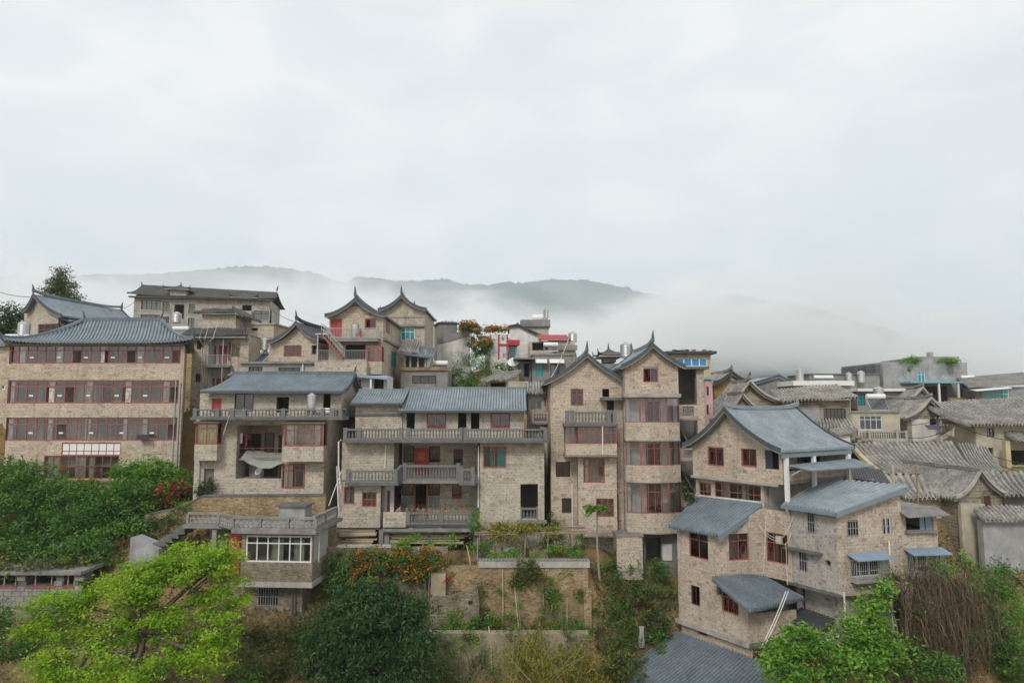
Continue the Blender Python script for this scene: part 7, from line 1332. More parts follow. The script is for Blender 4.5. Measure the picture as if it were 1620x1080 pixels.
T, f, x0, x1, z0, z1 = block('grey_flat_house', 'low grey flat house behind the white parapet band with white solar tube', 'house', (1281, 593, 1392, 620), 78, 0, 6, 'concrete', zb=-2, coping='concrete_dark'); solar_heater('white solar heater tube on the low grey flat house', f.p(f.at(1302, 598)[0], -0.6, f.at(1302, 603)[1]), 2.2, 0, 20, panel=0.6); water_tank('left of two pale round tanks on the low grey flat house', f.p(f.at(1339, 600)[0], -0.6, z1 - 0.9), 0.35, 1.0); water_tank('right of two pale round tanks on the low grey flat house', f.p(f.at(1358, 598)[0], -0.6, z1 - 0.9), 0.4, 1.15)
T, f, x0, x1, z0, z1 = block('eave_house', 'old timber-windowed house with double tile eaves above the porch roof', 'house', (1240, 633, 1346, 705), 60, -3, 6, 'old_stone', [(1303, 646, 1338, 664, dict(cols=6, mat='dark_wood', glass='glass', fw=0.05))], zb=-4)
T.part('roof', patch_mb(f.p(x0, 3.4, z1 + 0.9), f.p(x1 + 0.4, 3.4, z1 + 1.5), f.p(x0 - 0.2, -0.8, z1 + 0.0), f.p(x1 + 0.4, -0.8, z1 + 0.25), 0.1, 0.3, 0.13, jit=0.02), 'old_tile_pale'); zz = f.at(1320, 678, -0.9)[1]; T.part('lower_eave', patch_mb(f.p(f.at(1290, 668)[0], -0.0, zz + 0.75), f.p(x1 + 0.1, -0.0, zz + 0.75), f.p(f.at(1290, 668)[0] - 0.3, -0.9, zz), f.p(x1 + 0.2, -0.9, zz), 0, 0.3, 0.13, jit=0.02), 'old_tile_pale')
T.part('render_patch', MB().box(f, f.at(1265, 655)[0], f.at(1296, 655)[0], -0.03, -0.004, f.at(1280, 700)[1], f.at(1280, 642)[1]), 'plaster_grey')
T, f, x0, x1, z0, z1 = block('white_end_wall', 'small whitewashed end wall beside the porch roof eave', 'house', (1326, 688, 1346, 740), 56, 0, 2, 'plaster_white', zb=-7); T.part('tile_cap', patch_mb(f.p(x0 - 0.2, 1, z1 + 0.4), f.p(x1 + 0.5, 1, z1 + 0.7), f.p(x0 - 0.2, -0.3, z1 + 0.05), f.p(x1 + 0.4, -0.3, z1 + 0.3), 0, 0.26, 0.08), 'old_tile')
# concrete house with plants on the roof
T, f, x0, x1, z0, z1 = block('concrete_house', 'bare concrete house with creepers hanging from its roof and teal canopy', 'house', (1398, 573, 1532, 650), 80, 3, 9, 'plaster_grey', [(1452, 587, 1464, 604, dict(cols=2, splits=(0.7,), mat='white_frame', glass='teal_pane')), (1440, 611, 1500, 640, dict(void=1))], zb=-3)
T.part('upper_step', MB().box(f, f.at(1462, 570)[0], x1 - 0.8, 0.3, 8.5, z1 + 0.01, z1 + 0.7), 'plaster_grey'); T.part('side_block', MB().box(f, x0 - 0.6, x0 - 0.01, 0.5, 8, z0, z1 - 0.2), 'concrete_dark'); T.part('chimney', MB().box(f, f.at(1480, 565)[0], f.at(1486, 565)[0], 1, 1.6, z1 + 0.71, z1 + 1.3), 'concrete_light')
zz = f.at(1460, 606, -1.5)[1]; T.part('canopy', MB().box(f, f.at(1424, 606)[0], f.at(1504, 606)[0], -2.0, -0.01, zz, zz + 0.2), 'teal_sheet')
for q in (1468, 1498): T.part('canopy_post', MB().box(f, f.at(q, 620)[0], f.at(q, 620)[0] + 0.18, -1.9, -1.7, z0, zz - 0.01), 'white_paint')
T.part('brick_wall', MB().box(f, f.at(1502, 640, -2)[0], f.at(1542, 640, -2)[0], -2.2, -1.9, z0, f.at(1520, 629, -2)[1]), 'brick_orange'); hang = [(x0 + 2.5, 0.2), (x0 + 5, 0.3), (x0 + 7.2, 0.5)]
solar_heater('white solar heater at the right of the bare concrete house', P(1541, 612, 79), 1.6, 0, 40, panel=1.4)
T, f, x0, x1, z0, z1 = block('white_band_house', 'low flat house with long white fascia left of the teal canopy', 'house', (1357, 619, 1446, 660), 73, 0, 5, 'concrete_light', [(1357.5, 622, 1369, 641, dict(cols=2, splits=(0.6,), mat='dark_metal', glass='teal_pane')), (1438, 622, 1444, 640, dict(void=1))], zb=-4); T.part('fascia', MB().box(f, x0 - 0.2, x1 + 0.2, -0.6, 5, z1 + 0.01, z1 + 0.3), 'white_paint')
water_tank('pale tank standing by the low flat house with white fascia', P(1390, 630, 70), 0.5, 1.0, 0)
T, f, x0, x1, z0, z1 = block('green_house', 'pale green-walled house with lean-to canopy at the right edge', 'house', (1552, 612, 1640, 660), 76, -8, 6, 'plaster_grey', [(1580, 615, 1597, 636, dict(cols=2, splits=(0.6,), mat='white_frame', glass='teal_pane', rmat='interior')), (1547, 621, 1566, 645, dict(void=1))][:1], zb=-3)
T.part('roof', patch_mb(f.p(x0 - 0.5, 4, z1 + 1.2), f.p(x1 + 1, 4, z1 + 1.8), f.p(x0 - 1.5, -0.6, z1 + 0.05), f.p(x1 + 1, -0.6, z1 + 0.5), 0, 0.3, 0.05), 'concrete'); T.part('canopy', MB().hexa([f.p(x0 - 1.2, -1.6, z1 - 0.5), f.p(x0 + 2.4, -1.6, z1 - 0.2), f.p(x0 + 2.4, -0.01, z1 + 0.0), f.p(x0 - 1.2, -0.01, z1 - 0.3), f.p(x0 - 1.2, -1.6, z1 - 0.42), f.p(x0 + 2.4, -1.6, z1 - 0.12), f.p(x0 + 2.4, -0.01, z1 + 0.08), f.p(x0 - 1.2, -0.01, z1 - 0.22)]), 'white_paint'); T.part('wall_sheet', MB().box(f, x0 + 0.2, x0 + 2.0, -0.06, -0.004, z0, z1 - 0.4), 'teal_sheet')
T, f, x0, x1, z0, z1 = block('low_wall_house', 'low cream wall with red tiled cap in front of the green-walled house', 'wall', (1566, 638, 1640, 655), 68, -4, 1.0, 'plaster_cream', zb=-4, coping='dark_tile'); T.part('red_cap', MB().box(f, f.at(1583, 638)[0], f.at(1596, 638)[0], -0.2, 0.8, z1 + 0.165, z1 + 0.4), 'red_sheet')
# balcony house with white window
T, f, x0, x1, z0, z1 = block('white_window_house', 'weathered cream house with wide white window over a bead balustrade', 'house', (1345, 653, 1425, 730), 62, 0, 6, 'plaster_cream', [(1360, 657, 1396, 680, dict(cols=4, splits=(0.72,), mat='white_frame', glass='glass', rmat='interior')), (1352, 700, 1420, 722, dict(void=1))], zb=-7, coping='concrete')
q = f.at(1385, 695, -1.0); T.part('balcony_slab', MB().box(f, x0 + 0.1, x1, -1.1, -0.004, q[1] - 0.2, q[1]), 'concrete_light'); balustrade(T, f, x0 + 0.15, x1, -1.05, q[1], f.at(1385, 682, -1)[1], mat='concrete_light', gap=0.2, pw=0.2, posts=[x0 + 1.2, x1 - 0.9])
solar_heater('solar heater with dusty panel on the weathered cream house', f.p(f.at(1396, 650)[0], 0.3, z1 + 0.17), 1.7, 0, 55, panel=1.3)
# white gable and roofs
gable_front('earth_gable_house', 'ochre-walled gable with long tiled roof behind the whitewashed gable', (1392, 655), (1459, 614), (1515, 655), 1420, 1512, 700, 70, -2, 7, 'plaster_yellow', [], sag=0.6, horn=0.3, zb=-4, **old)
T, f, x0, x1, z0, z1 = gable_front('white_gable_house', 'whitewashed gabled house with stone gable top and round window', (1430, 662), (1472, 631), (1519, 660), 1440, 1512, 730, 64, 2, 7, 'plaster_white', [(1471, 662, 1484, 675, dict(void=1)), (1454, 699, 1462, 706, dict(void=1))], sag=0.35, horn=0.3, zb=-6, gmat='old_stone', **old)
T.part('stone_quoin', MB().box(f, x0 - 0.35, x0 + 0.12, -0.06, -0.004, z0, z1), 'old_stone')
T, f, x0, x1, z0, z1 = block('white_yard_wall', 'whitewashed lower wall right of the whitewashed gable', 'wall', (1512, 676, 1545, 730), 63.5, 0, 3, 'plaster_white', zb=-6); T.part('tile_cap', patch_mb(f.p(x0 - 0.3, 1.5, z1 + 0.9), f.p(x1 + 0.2, 1.5, z1 + 0.9), f.p(x0 - 0.3, -0.6, z1 + 0.05), f.p(x1 + 0.2, -0.6, z1 + 0.05), 0, 0.3, 0.12, jit=0.02), 'old_tile'); T.part('stone_quoin', MB().box(f, x1 - 0.35, x1 + 0.02, -0.05, -0.004, z0, z1), 'brick_tan')
T, f, x0, x1, z0, z1 = block('cream_tile_house', 'cream house with broad grey tile roof and small square window', 'house', (1545, 672, 1660, 740), 60, 0, 7, 'plaster_cream', [(1561, 677, 1573, 691, dict(cols=2, splits=(0.5,), mat='dark_wood')), (1556, 708, 1572, 720, dict(void=1)), (1600, 712, 1625, 735, dict(void=1))], zb=-7)
T.part('roof', patch_mb(f.p(x0 - 1.8, 4.5, z1 + 1.9), f.p(x1 + 1, 4.5, z1 + 2.4), f.p(x0 - 1.0, -0.9, z1 + 0.05), f.p(x1 + 1, -0.9, z1 + 0.2), 0.2, 0.3, 0.13, jit=0.02), 'old_tile'); q = f.at(1600, 696, -1.2); T.part('porch_roof', patch_mb(f.p(f.at(1588, 690)[0], -0.01, q[1] + 0.6), f.p(x1, -0.01, q[1] + 0.6), f.p(f.at(1586, 690)[0], -1.6, q[1]), f.p(x1, -1.6, q[1]), 0, 0.3, 0.12, jit=0.02), 'old_tile')
for qq in (1594, 1636): T.part('porch_post', MB().box(f, f.at(qq, 715, -1.4)[0] - 0.2, f.at(qq, 715, -1.4)[0] + 0.2, -1.5, -1.1, z0, q[1] - 0.05), 'plaster_yellow')
# the two big old roofs in front
f = fr(1450, 740, 53, 0); T = Thing('old_roof_house', 'old house under a wide sagging grey tile roof with upswept ridge ends', 'house', f.p(0, 3, -8)); a, b, c, e = f.p(f.at(1352, 700, 4)[0], 4.2, f.at(1352, 702, 4)[1]), f.p(f.at(1510, 700, 4)[0], 4.2, f.at(1510, 700, 4)[1]), f.p(f.at(1412, 752, -0.5)[0], -0.6, f.at(1412, 752)[1]), f.p(f.at(1552, 748, -0.5)[0], -0.6, f.at(1552, 750)[1])
rf = T.part('roof', patch_mb(a, b, c, e, 0.35, 0.3, 0.13, jit=0.025, lift=0.1), 'old_tile'); pts = [(lambda q, t: (q[0], q[1], q[2] + 0.1 - 0.35 * 4 * t * (1 - t) * 0.9 + 0.55 * abs(2 * t - 1) ** 4))(lerp3(a, b, i / 16), i / 16) for i in range(17)]
T.part('ridge_cap', strip_mb(pts, (0, 0.3, 0), 0.3), 'old_stone', rf); T.part('ridge_horn', horn_mb(pts[-1], (1, 0), 0.7, 0.14), 'old_stone', rf); T.part('ridge_horn', horn_mb(pts[0], (-1, 0), 0.6, 0.14), 'old_stone', rf)
T.part('roof', patch_mb(b, a, (b[0] + 1, 61.5, c[2]), (a[0], 61.5, c[2]), 0.3, 0.3, 0.13, jit=0.025), 'old_tile'); T.part('verge', strip_mb([(lambda q, t: (q[0], q[1], q[2] - 0.35 * 4 * t * (1 - t)))(lerp3(a, c, i / 8), i / 8) for i in range(9)], (-0.35, 0, 0), 0.35, -0.3), 'plaster_yellow', rf)
T.part('wall', MB().box(f, f.at(1412, 752)[0] + 0.3, f.at(1552, 750)[0] - 0.3, 0.2, 0.5, -9, f.at(1480, 757)[1]), 'plaster_cream'); T.part('wall', MB().box(f, f.at(1412, 752)[0] + 0.3, f.at(1412, 752)[0] + 0.6, 0.5, 8, -9, f.at(1480, 757)[1]), 'plaster_yellow')
T.part('side_roof', patch_mb((b[0] + 0.4, b[1], b[2] - 0.1), (b[0] + 3.2, b[1] + 0.5, b[2] - 0.5), (e[0] - 0.2, e[1] + 0.1, e[2]), (e[0] + 2.6, e[1] + 0.8, e[2] + 0.2), 0.35, 0.3, 0.13, jit=0.025), 'old_tile')
f = fr(1460, 770, 48.5, 0); T = Thing('courtyard_roof_house', 'low wing with pale patched tile roof in front of the sagging roof', 'house', f.p(0, 3, -9)); a, b, c, e = f.p(f.at(1400, 754, 3)[0], 3.4, f.at(1400, 754, 3)[1]), f.p(f.at(1545, 750, 3)[0], 3.4, f.at(1545, 750, 3)[1]), f.p(f.at(1425, 786)[0], -0.5, f.at(1425, 787, -0.5)[1]), f.p(f.at(1514, 786)[0], -0.5, f.at(1514, 787, -0.5)[1])
rf = T.part('roof', patch_mb(a, b, c, e, 0.12, 0.3, 0.13, jit=0.025), 'old_tile_pale'); T.part('ridge_cap', strip_mb([(q[0], q[1], q[2] - 0.12 * math.sin(math.pi * i / 8)) for i, q in enumerate([lerp3(a, b, i / 8) for i in range(9)])], (0, 0.25, 0), 0.22, 0.05), 'old_stone', rf); T.part('roof', patch_mb(b, a, (b[0], 56, c[2]), (a[0], 56, c[2]), 0.1, 0.3, 0.13, jit=0.02), 'old_tile_pale')
T.part('wall', MB().box(f, f.at(1427, 800)[0], f.at(1512, 800)[0], 0.1, 0.4, -10, f.at(1470, 790)[1]), 'plaster_cream')
# gable with arched niche, right roof and yard wall
T, f, x0, x1, z0, z1 = gable_front('niche_gable_house', 'ochre stone gable end with arched niche and pale plaster pier', (1510, 788), (1550, 746), (1600, 783), 1517, 1594, 905, 47, 4, 8, 'old_stone', [], sag=0.4, horn=0, zb=-12, oh=0.35, **old)
q = f.r(1518, 796, 1556, 905); T.part('plaster_pier', MB().box(f, q[0], q[1], -0.3, -0.004, z0, q[3]), 'plaster_cream'); q = f.r(1553, 778, 1567, 803); mb = MB(); n = 10; arc = [(q[0], q[2]), (q[1], q[2])] + [((q[0] + q[1]) / 2 + (q[1] - q[0]) / 2 * math.cos(math.pi * i / n), q[3] - 0.3 + 0.3 * math.sin(math.pi * i / n)) for i in range(n + 1)]
m_ = len(arc); v = [f.p(x, -0.08, z) for x, z in arc] + [f.p(x, -0.004, z) for x, z in arc]; T.part('niche_surround', MB().add(v, [tuple(range(m_))] + [(i, (i + 1) % m_, m_ + (i + 1) % m_, m_ + i) for i in range(m_)]), 'brick_tan'); T.part('niche', MB().box(f, q[0] + 0.08, q[1] - 0.08, -0.1, -0.081, q[2] + 0.05, q[3] - 0.25), 'dark_wood')
T.part('side_roof', patch_mb(P(1556, 748, 50), P(1680, 748, 52), P(1590, 782, 46.3), P(1690, 782, 46.3), 0.2, 0.3, 0.13, jit=0.025), 'old_tile'); g = fr(1610, 795, 46.6); q = g.r(1596, 786, 1680, 808); T.part('dark_gallery', MB().box(g, q[0], q[1], 0.4, 0.7, q[2], q[3]), 'interior_dark')
f = fr(1600, 860, 45.6, 4); W = Thing('yard_wall', 'tall grey rendered yard wall with tile coping at the right edge', 'wall', f.p(0, 0, -12.5)); q = f.r(1557, 822, 1700, 905); W.part('wall_face', MB().box(f, q[0], q[1], 0, 0.5, -13, q[3]), 'plaster_grey'); W.part('tile_coping', patch_mb(f.p(q[0] - 0.2, 0.5, q[3] + 0.75), f.p(q[1], 0.5, q[3] + 0.75), f.p(q[0] - 0.2, -0.5, q[3] + 0.1), f.p(q[1], -0.5, q[3] + 0.1), 0, 0.3, 0.13, jit=0.02), 'old_tile')
# yard cover beside the porch house, utility pole, wires
f = fr(1350, 750, 47.5, 0); T = Thing('yard_cover', 'rusty sheet cover on thin posts with pink cloth hung beneath beside the porch', 'canopy', f.p(0, 1, -9)); T.part('cover', patch_mb(P(1345, 738, 50), P(1395, 742, 50), P(1350, 757, 46), P(1410, 765, 46), 0, 0.2, 0.03, th=0.03), 'dark_metal')
T.part('pink_cloth', MB().tube([P(1356, 763, 46.5), P(1382, 763, 46.5)], 0.25, 8), 'cloth_rose') if 'cloth_rose' in M else (m_plain('cloth_rose', (0.6, 0.2, 0.28), 0.9, 0.1), T.part('pink_cloth', MB().tube([P(1356, 762, 46.5), P(1382, 762, 46.5)], 0.2, 8), 'cloth_rose'))
for q in ((1343, 745, 46), (1412, 735, 44)): T.part('post', MB().tube([P(*q), (P(*q)[0], P(*q)[1], -10)], 0.08, 6), 'plaster_cream')
a = P(1449, 737, 47.5); single('rusty_pole', MB().tube([(a[0], a[1], -9), a], 0.05, 6), 'brick_orange', 'thin rusty pole standing in front of the old tile roofs', 'pole')
up = P(1491, 716, 61); UT = Thing('utility_pole', 'concrete utility pole with crossarms and coiled cable against the white gable', 'pole', (up[0], up[1], -6)); zt = P(1491, 660, 61)[2]; UT.part('pole', MB().tube([(up[0], up[1], -6), (up[0], up[1], zt)], [0.16, 0.11], 8), 'concrete')
for dz in (0.15, 0.8, 1.4): UT.part('crossarm', MB().box(Frame(up[0], up[1], 0), -0.55, 0.55, -0.17, -0.11, zt - dz - 0.05, zt - dz + 0.03), 'dark_metal')
for i in range(8): UT.part('insulator', MB().lathe((up[0] - 0.5 + 0.33 * (i % 4), up[1] - 0.14, zt - 0.1 - 0.65 * (i // 4)), [(0.04, 0), (0.06, 0.06), (0.03, 0.14)], 6), 'concrete_light')
UT.part('cable_coil', MB().tube([(up[0] - 0.55 + 0.28 * math.cos(t / 12 * 6.283), up[1] - 0.2, zt - 2.2 + 0.28 * math.sin(t / 12 * 6.283)) for t in range(13)], 0.035, 5), 'cable'); lp = (up[0] - 1.0, up[1] - 0.3, zt - 0.9); UT.part('lamp_panel', MB().hexa([(lp[0] - 0.5, lp[1] - 0.3, lp[2] - 0.15), (lp[0] + 0.5, lp[1] - 0.3, lp[2] - 0.15), (lp[0] + 0.5, lp[1] + 0.2, lp[2] + 0.2), (lp[0] - 0.5, lp[1] + 0.2, lp[2] + 0.2), (lp[0] - 0.5, lp[1] - 0.3, lp[2] - 0.1), (lp[0] + 0.5, lp[1] - 0.3, lp[2] - 0.1), (lp[0] + 0.5, lp[1] + 0.2, lp[2] + 0.25), (lp[0] - 0.5, lp[1] + 0.2, lp[2] + 0.25)]), 'solar')
for i, (dz, tgt, s) in enumerate(((0.1, P(1425, 672, 61), 0.2), (1.3, P(1425, 690, 61), 0.3), (1.8, P(1425, 700, 61), 0.4), (0.1, P(1640, 700, 58), 0.5), (1.2, P(1640, 735, 56), 0.6), (1.5, P(1640, 752, 54), 0.5))): cable(('upper', 'middle', 'lower')[i % 3] + ' dark cable running ' + ('left' if i < 3 else 'right') + ' from the utility pole by the white gable', (up[0], up[1] - 0.15, zt - dz), tgt, s, 0.03, group='overhead cables at the utility pole')
cable('long overhead cable crossing the sky left of the apartment block', P(-20, 455, 70), P(60, 470, 68), 0.3, 0.03); cable('overhead cable between the gallery roof and the apartment block', P(172, 490, 72), P(212, 478, 100), 0.4, 0.03); cable('overhead cable from the apartment block down to the stair house', P(426, 487, 100), P(512, 520, 60), 0.5, 0.03)
cable('pale pole-supported cable slanting across the grey rendered house', P(900, 535, 72), P(868, 603, 66), 0.3, 0.03, 'wire_white'); cable('cable hanging across the gap right of the tarp house', P(540, 745, 47), P(520, 800, 45), 0.0, 0.03, 'wire_white')
# ---------------------------------------------------------------- terraces, garden, rubble
f = fr(810, 940, 44.95); W = Thing('terrace_wall', 'crumbling ochre brick retaining wall below the vegetable garden', 'wall', f.p(0, 0, -15)); xa, xb = f.at(692, 940)[0], f.at(931, 940)[0]; zt = f.at(810, 897)[1]
W.part('brickwork', MB().box(f, xa, xb, 0, 0.7, -16, zt), 'brick_orange'); W.part('coping', MB().box(f, f.at(757, 890)[0], xb + 0.1, -0.12, 0.75, zt + 0.004, f.at(810, 887)[1]), 'concrete_light')
n = 34
for i in range(n): xx = f.at(757, 890)[0] + 0.1 + (xb - f.at(757, 890)[0]) * i / n; W.part('coping_tile', MB().tube([f.p(xx, -0.14, f.at(810, 885)[1]), f.p(xx, 0.3, f.at(810, 885)[1])], 0.07, 6), 'concrete')
W.part('brick_pier', MB().box(f, xb - 0.35, xb + 0.15, -0.35, -0.004, -17, f.at(925, 930)[1]), 'brick_orange'); W.part('pale_panel', MB().box(f, f.at(683, 930)[0], f.at(706, 930)[0], -0.5, -0.01, -15, f.at(695, 905)[1]), 'old_plaster')
f2 = fr(725, 960, 44.3); A = f2.at(680, 955); R_ = Thing('ruined_wall', 'ruined stone wall stub with two square holes below the garden terrace', 'wall', f2.p(A[0], 0, -15)); hs = [f2.r(693, 957, 700, 965), f2.r(741, 950, 748, 957)]
R_.part('wall_face', MB().wall(f2, A[0], f2.at(758, 960)[0], -15, f2.at(720, 943)[1], hs, 0, 0.4), 'brick_tan'); R_.part('broken_top', MB().hexa([f2.p(f2.at(712, 940)[0], 0.02, f2.at(720, 943)[1] + 0.003), f2.p(f2.at(757, 940)[0], 0.02, f2.at(720, 943)[1] + 0.003), f2.p(f2.at(757, 940)[0], 0.38, f2.at(720, 943)[1] + 0.003), f2.p(f2.at(712, 940)[0], 0.38, f2.at(720, 943)[1] + 0.003), f2.p(f2.at(714, 940)[0], 0.02, f2.at(714, 941)[1]), f2.p(f2.at(756, 933)[0], 0.02, f2.at(756, 932)[1]), f2.p(f2.at(756, 933)[0], 0.38, f2.at(756, 932)[1]), f2.p(f2.at(714, 940)[0], 0.38, f2.at(714, 941)[1])]), 'brick_tan')
for h in hs: R_.part('hole', MB().box(f2, h[0], h[1], 0.3, 0.39, h[2], h[3]), 'interior_dark')
f3 = fr(800, 1040, 42.55); L3 = Thing('terrace_wall', 'lower grey stained retaining wall at the bottom centre', 'wall', f3.p(0, 0, -18)); L3.part('wall_face', MB().box(f3, f3.at(676, 1040)[0], f3.at(931, 1040)[0], 0, 0.7, -19, f3.at(800, 1002)[1]), 'old_plaster'); L3.part('corner_pier', MB().box(f3, f3.at(918, 1040)[0], f3.at(933, 1040)[0], -0.3, -0.004, -19, f3.at(925, 1010)[1]), 'brick_tan')
# hedge wall and earth bank right of it
fh = fr(610, 900, 45.4); H = Thing('hedge_wall', 'low stone garden wall mostly hidden under the orange-flowered hedge', 'wall', fh.p(0, 0, -14)); H.part('wall_face', MB().box(fh, fh.at(512, 900)[0], fh.at(708, 900)[0], 0, 0.5, -15.5, fh.at(610, 866)[1]), 'brick_tan'); H.part('coping', MB().box(fh, fh.at(532, 900)[0], fh.at(640, 900)[0], -0.05, 0.55, fh.at(610, 866)[1] + 0.003, fh.at(610, 863)[1]), 'concrete_light')
# rubble
bs = [MB().add(*(lambda V, Fs: (V, Fs))([(x * (0.5 + 0.2 * rng.random()), y * (0.5 + 0.2 * rng.random()), z * (0.4 + 0.2 * rng.random())) for x, y, z in ((-1, -1, -1), (1, -1, -1), (1, 1, -1), (-1, 1, -1), (-1, -1, 1), (1, -1, 1), (1, 1, 1), (-1, 1, 1))], [(3, 2, 1, 0), (4, 5, 6, 7), (0, 1, 5, 4), (1, 2, 6, 5), (2, 3, 7, 6), (3, 0, 4, 7)])) for _ in range(4)]
ST_ = [mkmesh('rubble_stone', b.v, b.f) for b in bs]
for me in ST_: me.materials.append(M['brick_tan'])
RB = Thing('rubble_heap', 'scattered rubble stones along the foot of the ochre terrace wall', 'rubble', P(800, 990, 44.2))
for i in range(70):
    px = rng.uniform(700, 925); q = P(px, 985, rng.uniform(43.5, 44.7)); o = RB.raw('stone', ST_[i % 4], None, None, (q[0], q[1], gz(q[0], q[1]) + 0.1)); s = rng.uniform(0.12, 0.4); o.scale = (s, s, s); o.rotation_euler = (rng.uniform(0, 6), rng.uniform(0, 6), rng.uniform(0, 6))
# poles and posts leaning about
for i, (a, b, lab) in enumerate((((822, 985, 44), (814, 925, 44.6), 'pale pole leaning on the ochre wall left of the hanging vine'), ((826, 988, 44), (818, 935, 44.6), 'second thin pole leaning on the ochre wall'), ((857, 965, 44.6), (857, 905, 44.7), 'upright bamboo pole against the ochre wall right of the hanging vine'), ((795, 970, 44.6), (795, 900, 44.7), 'slender upright stick against the ochre wall below the coping'), ((678, 938, 44.5), (680, 905, 45), 'short pole propped beside the pale wall panel'), ((675, 940, 44.3), (672, 915, 45), 'leaning stake just left of the pale wall panel'), ((778, 1080, 42), (773, 990, 43), 'pale dead stem rising before the lower wall'), ((893, 1080, 41.5), (897, 945, 43), 'tall bent dry stalk near the right end of the lower wall'), ((485, 1005, 42), (475, 960, 43), 'grey prop leaning under the brick house floor'), ((478, 1010, 42), (480, 975, 43), 'short prop standing under the brick house floor'), ((1062, 1000, 46), (1058, 972, 47), 'white pipe stub in the overgrown gully'), ((870, 1075, 41.8), (868, 1010, 42.3), 'thin grey stalk standing in the bamboo clump'), ((745, 885, 45.6), (738, 862, 46), 'rough post at the corner of the garden shelter'), ((755, 888, 45.6), (755, 850, 45.8), 'whitish post of the garden shelter'))):
    A, B = P(*a), P(*b); A = (A[0], A[1], min(A[2], gz(A[0], A[1]) + 0.0) if A[2] > gz(A[0], A[1]) + 0.6 else A[2]); single('leaning_pole', MB().tube(limb(A, B, 0.06), 0.035, 5), 'wood_pole' if i % 3 else 'wood_plank', lab, 'pole', group='poles and stakes on the slope')
# garden shelter with boards
g = fr(850, 870, 47); S = Thing('garden_shelter', 'rickety garden shelter of poles and boards under a leafy vine', 'shelter', g.p(0, 0, -10.4)); zt = g.at(840, 845)[1]
for q in (757, 797, 830, 866, 905):
    for d_ in (0, 1.8): S.part('post', MB().tube([g.p(g.at(q, 870)[0], d_, -10.6), g.p(g.at(q, 870)[0] + 0.05, d_, zt)], 0.06, 5), 'wood_pole')
for i in range(9): S.part('rafter', MB().tube([g.p(g.at(755, 850)[0] - 0.2, 0.25 * i - 0.1, zt + 0.05 + rng.uniform(-0.05, 0.05)), g.p(g.at(930, 850)[0], 0.25 * i + rng.uniform(-0.2, 0.2), zt + 0.1 + rng.uniform(-0.1, 0.1))], 0.035, 4), 'wood_pole')
for i in range(16): xx = g.at(770, 870)[0] + i * 0.16; S.part('board', MB().box(g, xx, xx + 0.12, 0.9, 0.95, -10.5, -9.3 + rng.uniform(-0.25, 0.15)), 'wood_plank' if i % 3 else 'wood_pole')
q = g.r(799, 865, 814, 876); S.part('teal_sheet', MB().box(g, q[0], q[1], -0.1, -0.05, q[2], q[3]), 'teal_sheet'); 
for i in range(6): xx = g.at(838, 870)[0] + i * 0.22; S.part('stacked_board', MB().box(g, xx, xx + 0.2, 0.6, 1.4, -10.4, -9.7 + 0.1 * (i % 3)), 'wood_pole')
for i, (px, mt, lab) in enumerate(((872, 'plaster_white', 'white foam planter at the edge of the vegetable garden'), (885, 'concrete', 'grey planter trough at the edge of the vegetable garden'), (905, 'plaster_cream', 'pale tub among the vegetables on the garden terrace'))):
    q = g.at(px, 884, -1.2); single('planter_box', MB().box(g, q[0] - 0.35, q[0] + 0.35, -1.4, -1.0, -10.45, -10.1).box(g, q[0] - 0.3, q[0] + 0.3, -1.35, -1.05, -10.098, -10.05), mt, lab, 'planter')
# flower pots along the terrace parapet of the central house
ft = fr(700, 740, 50)
for i in range(12):
    q = ft.at(644 + i * 8.6, 808, -1.6); pz = ft.at(680, 810, -1.7)[1] + 0.12; b = ft.p(q[0], -1.6, pz); FP = Thing('flower_pot', 'x', 'plant pot', b, 'flower pots along the terrace parapet'); FP.o['label'] = 'small potted plant on the terrace parapet, %s from the left' % ('first second third fourth fifth sixth seventh eighth ninth tenth eleventh twelfth'.split()[i])
    FP.part('pot', MB().lathe(b, [(0.07, 0), (0.1, 0.16), (0.11, 0.17), (0.09, 0.17)], 8), 'brick_orange'); foliage(FP, [(b[0], b[1], b[2] + 0.28, 0.16, 0.14, 0.15)], ('leaf_mid', 'leaf_fresh', 'flower_red', 'leaf_mid')[i % 4], 0.09, 30, 12, 0.06, 'leaves')
# stone-block shed at far left, built block by block
f = fr(45, 940, 42.5); T = Thing('block_shed', 'grey stone-block shed with dark openings and red sills at the left edge', 'shed', f.p(-1, 2, -14)); x0, x1 = f.at(-40, 940)[0], f.at(122, 940)[0]; zt = f.at(45, 908)[1]; op = [f.r(-5, 908, 28, 926), f.r(41, 907, 88, 926), f.r(100, 908, 118, 926)]; zb = -14.6
bm = unit_box('stone_block'); bm.materials.append(M['block_stone']) if 'block_stone' in M else (m_plain('block_stone', (0.3, 0.275, 0.25), 0.9, 0.35, 1.1, wx=True), bm.materials.append(M['block_stone']))
T.part('core_wall', MB().wall(f, x0, x1, zb, zt, op, 0.06, 0.3), 'concrete_dark')
z = zb; r_ = 0
while z < zt - 0.05:
    x = x0 - (0.25 if r_ % 2 else 0)
    while x < x1:
        w_ = 0.5; a, b = x + 0.012, x + w_ - 0.012; hh = min(0.3, zt - z) - 0.02
        if not any(o_[0] - 0.05 < (a + b) / 2 < o_[1] + 0.05 and o_[2] - 0.05 < z + hh / 2 < o_[3] for o_ in op): q = T.raw('stone_block', bm, None, None, f.p(a, 0.03 + rng.uniform(-0.012, 0.012), z)); q.scale = (b - a, 0.1, hh)
        x += w_
    z += 0.3; r_ += 1
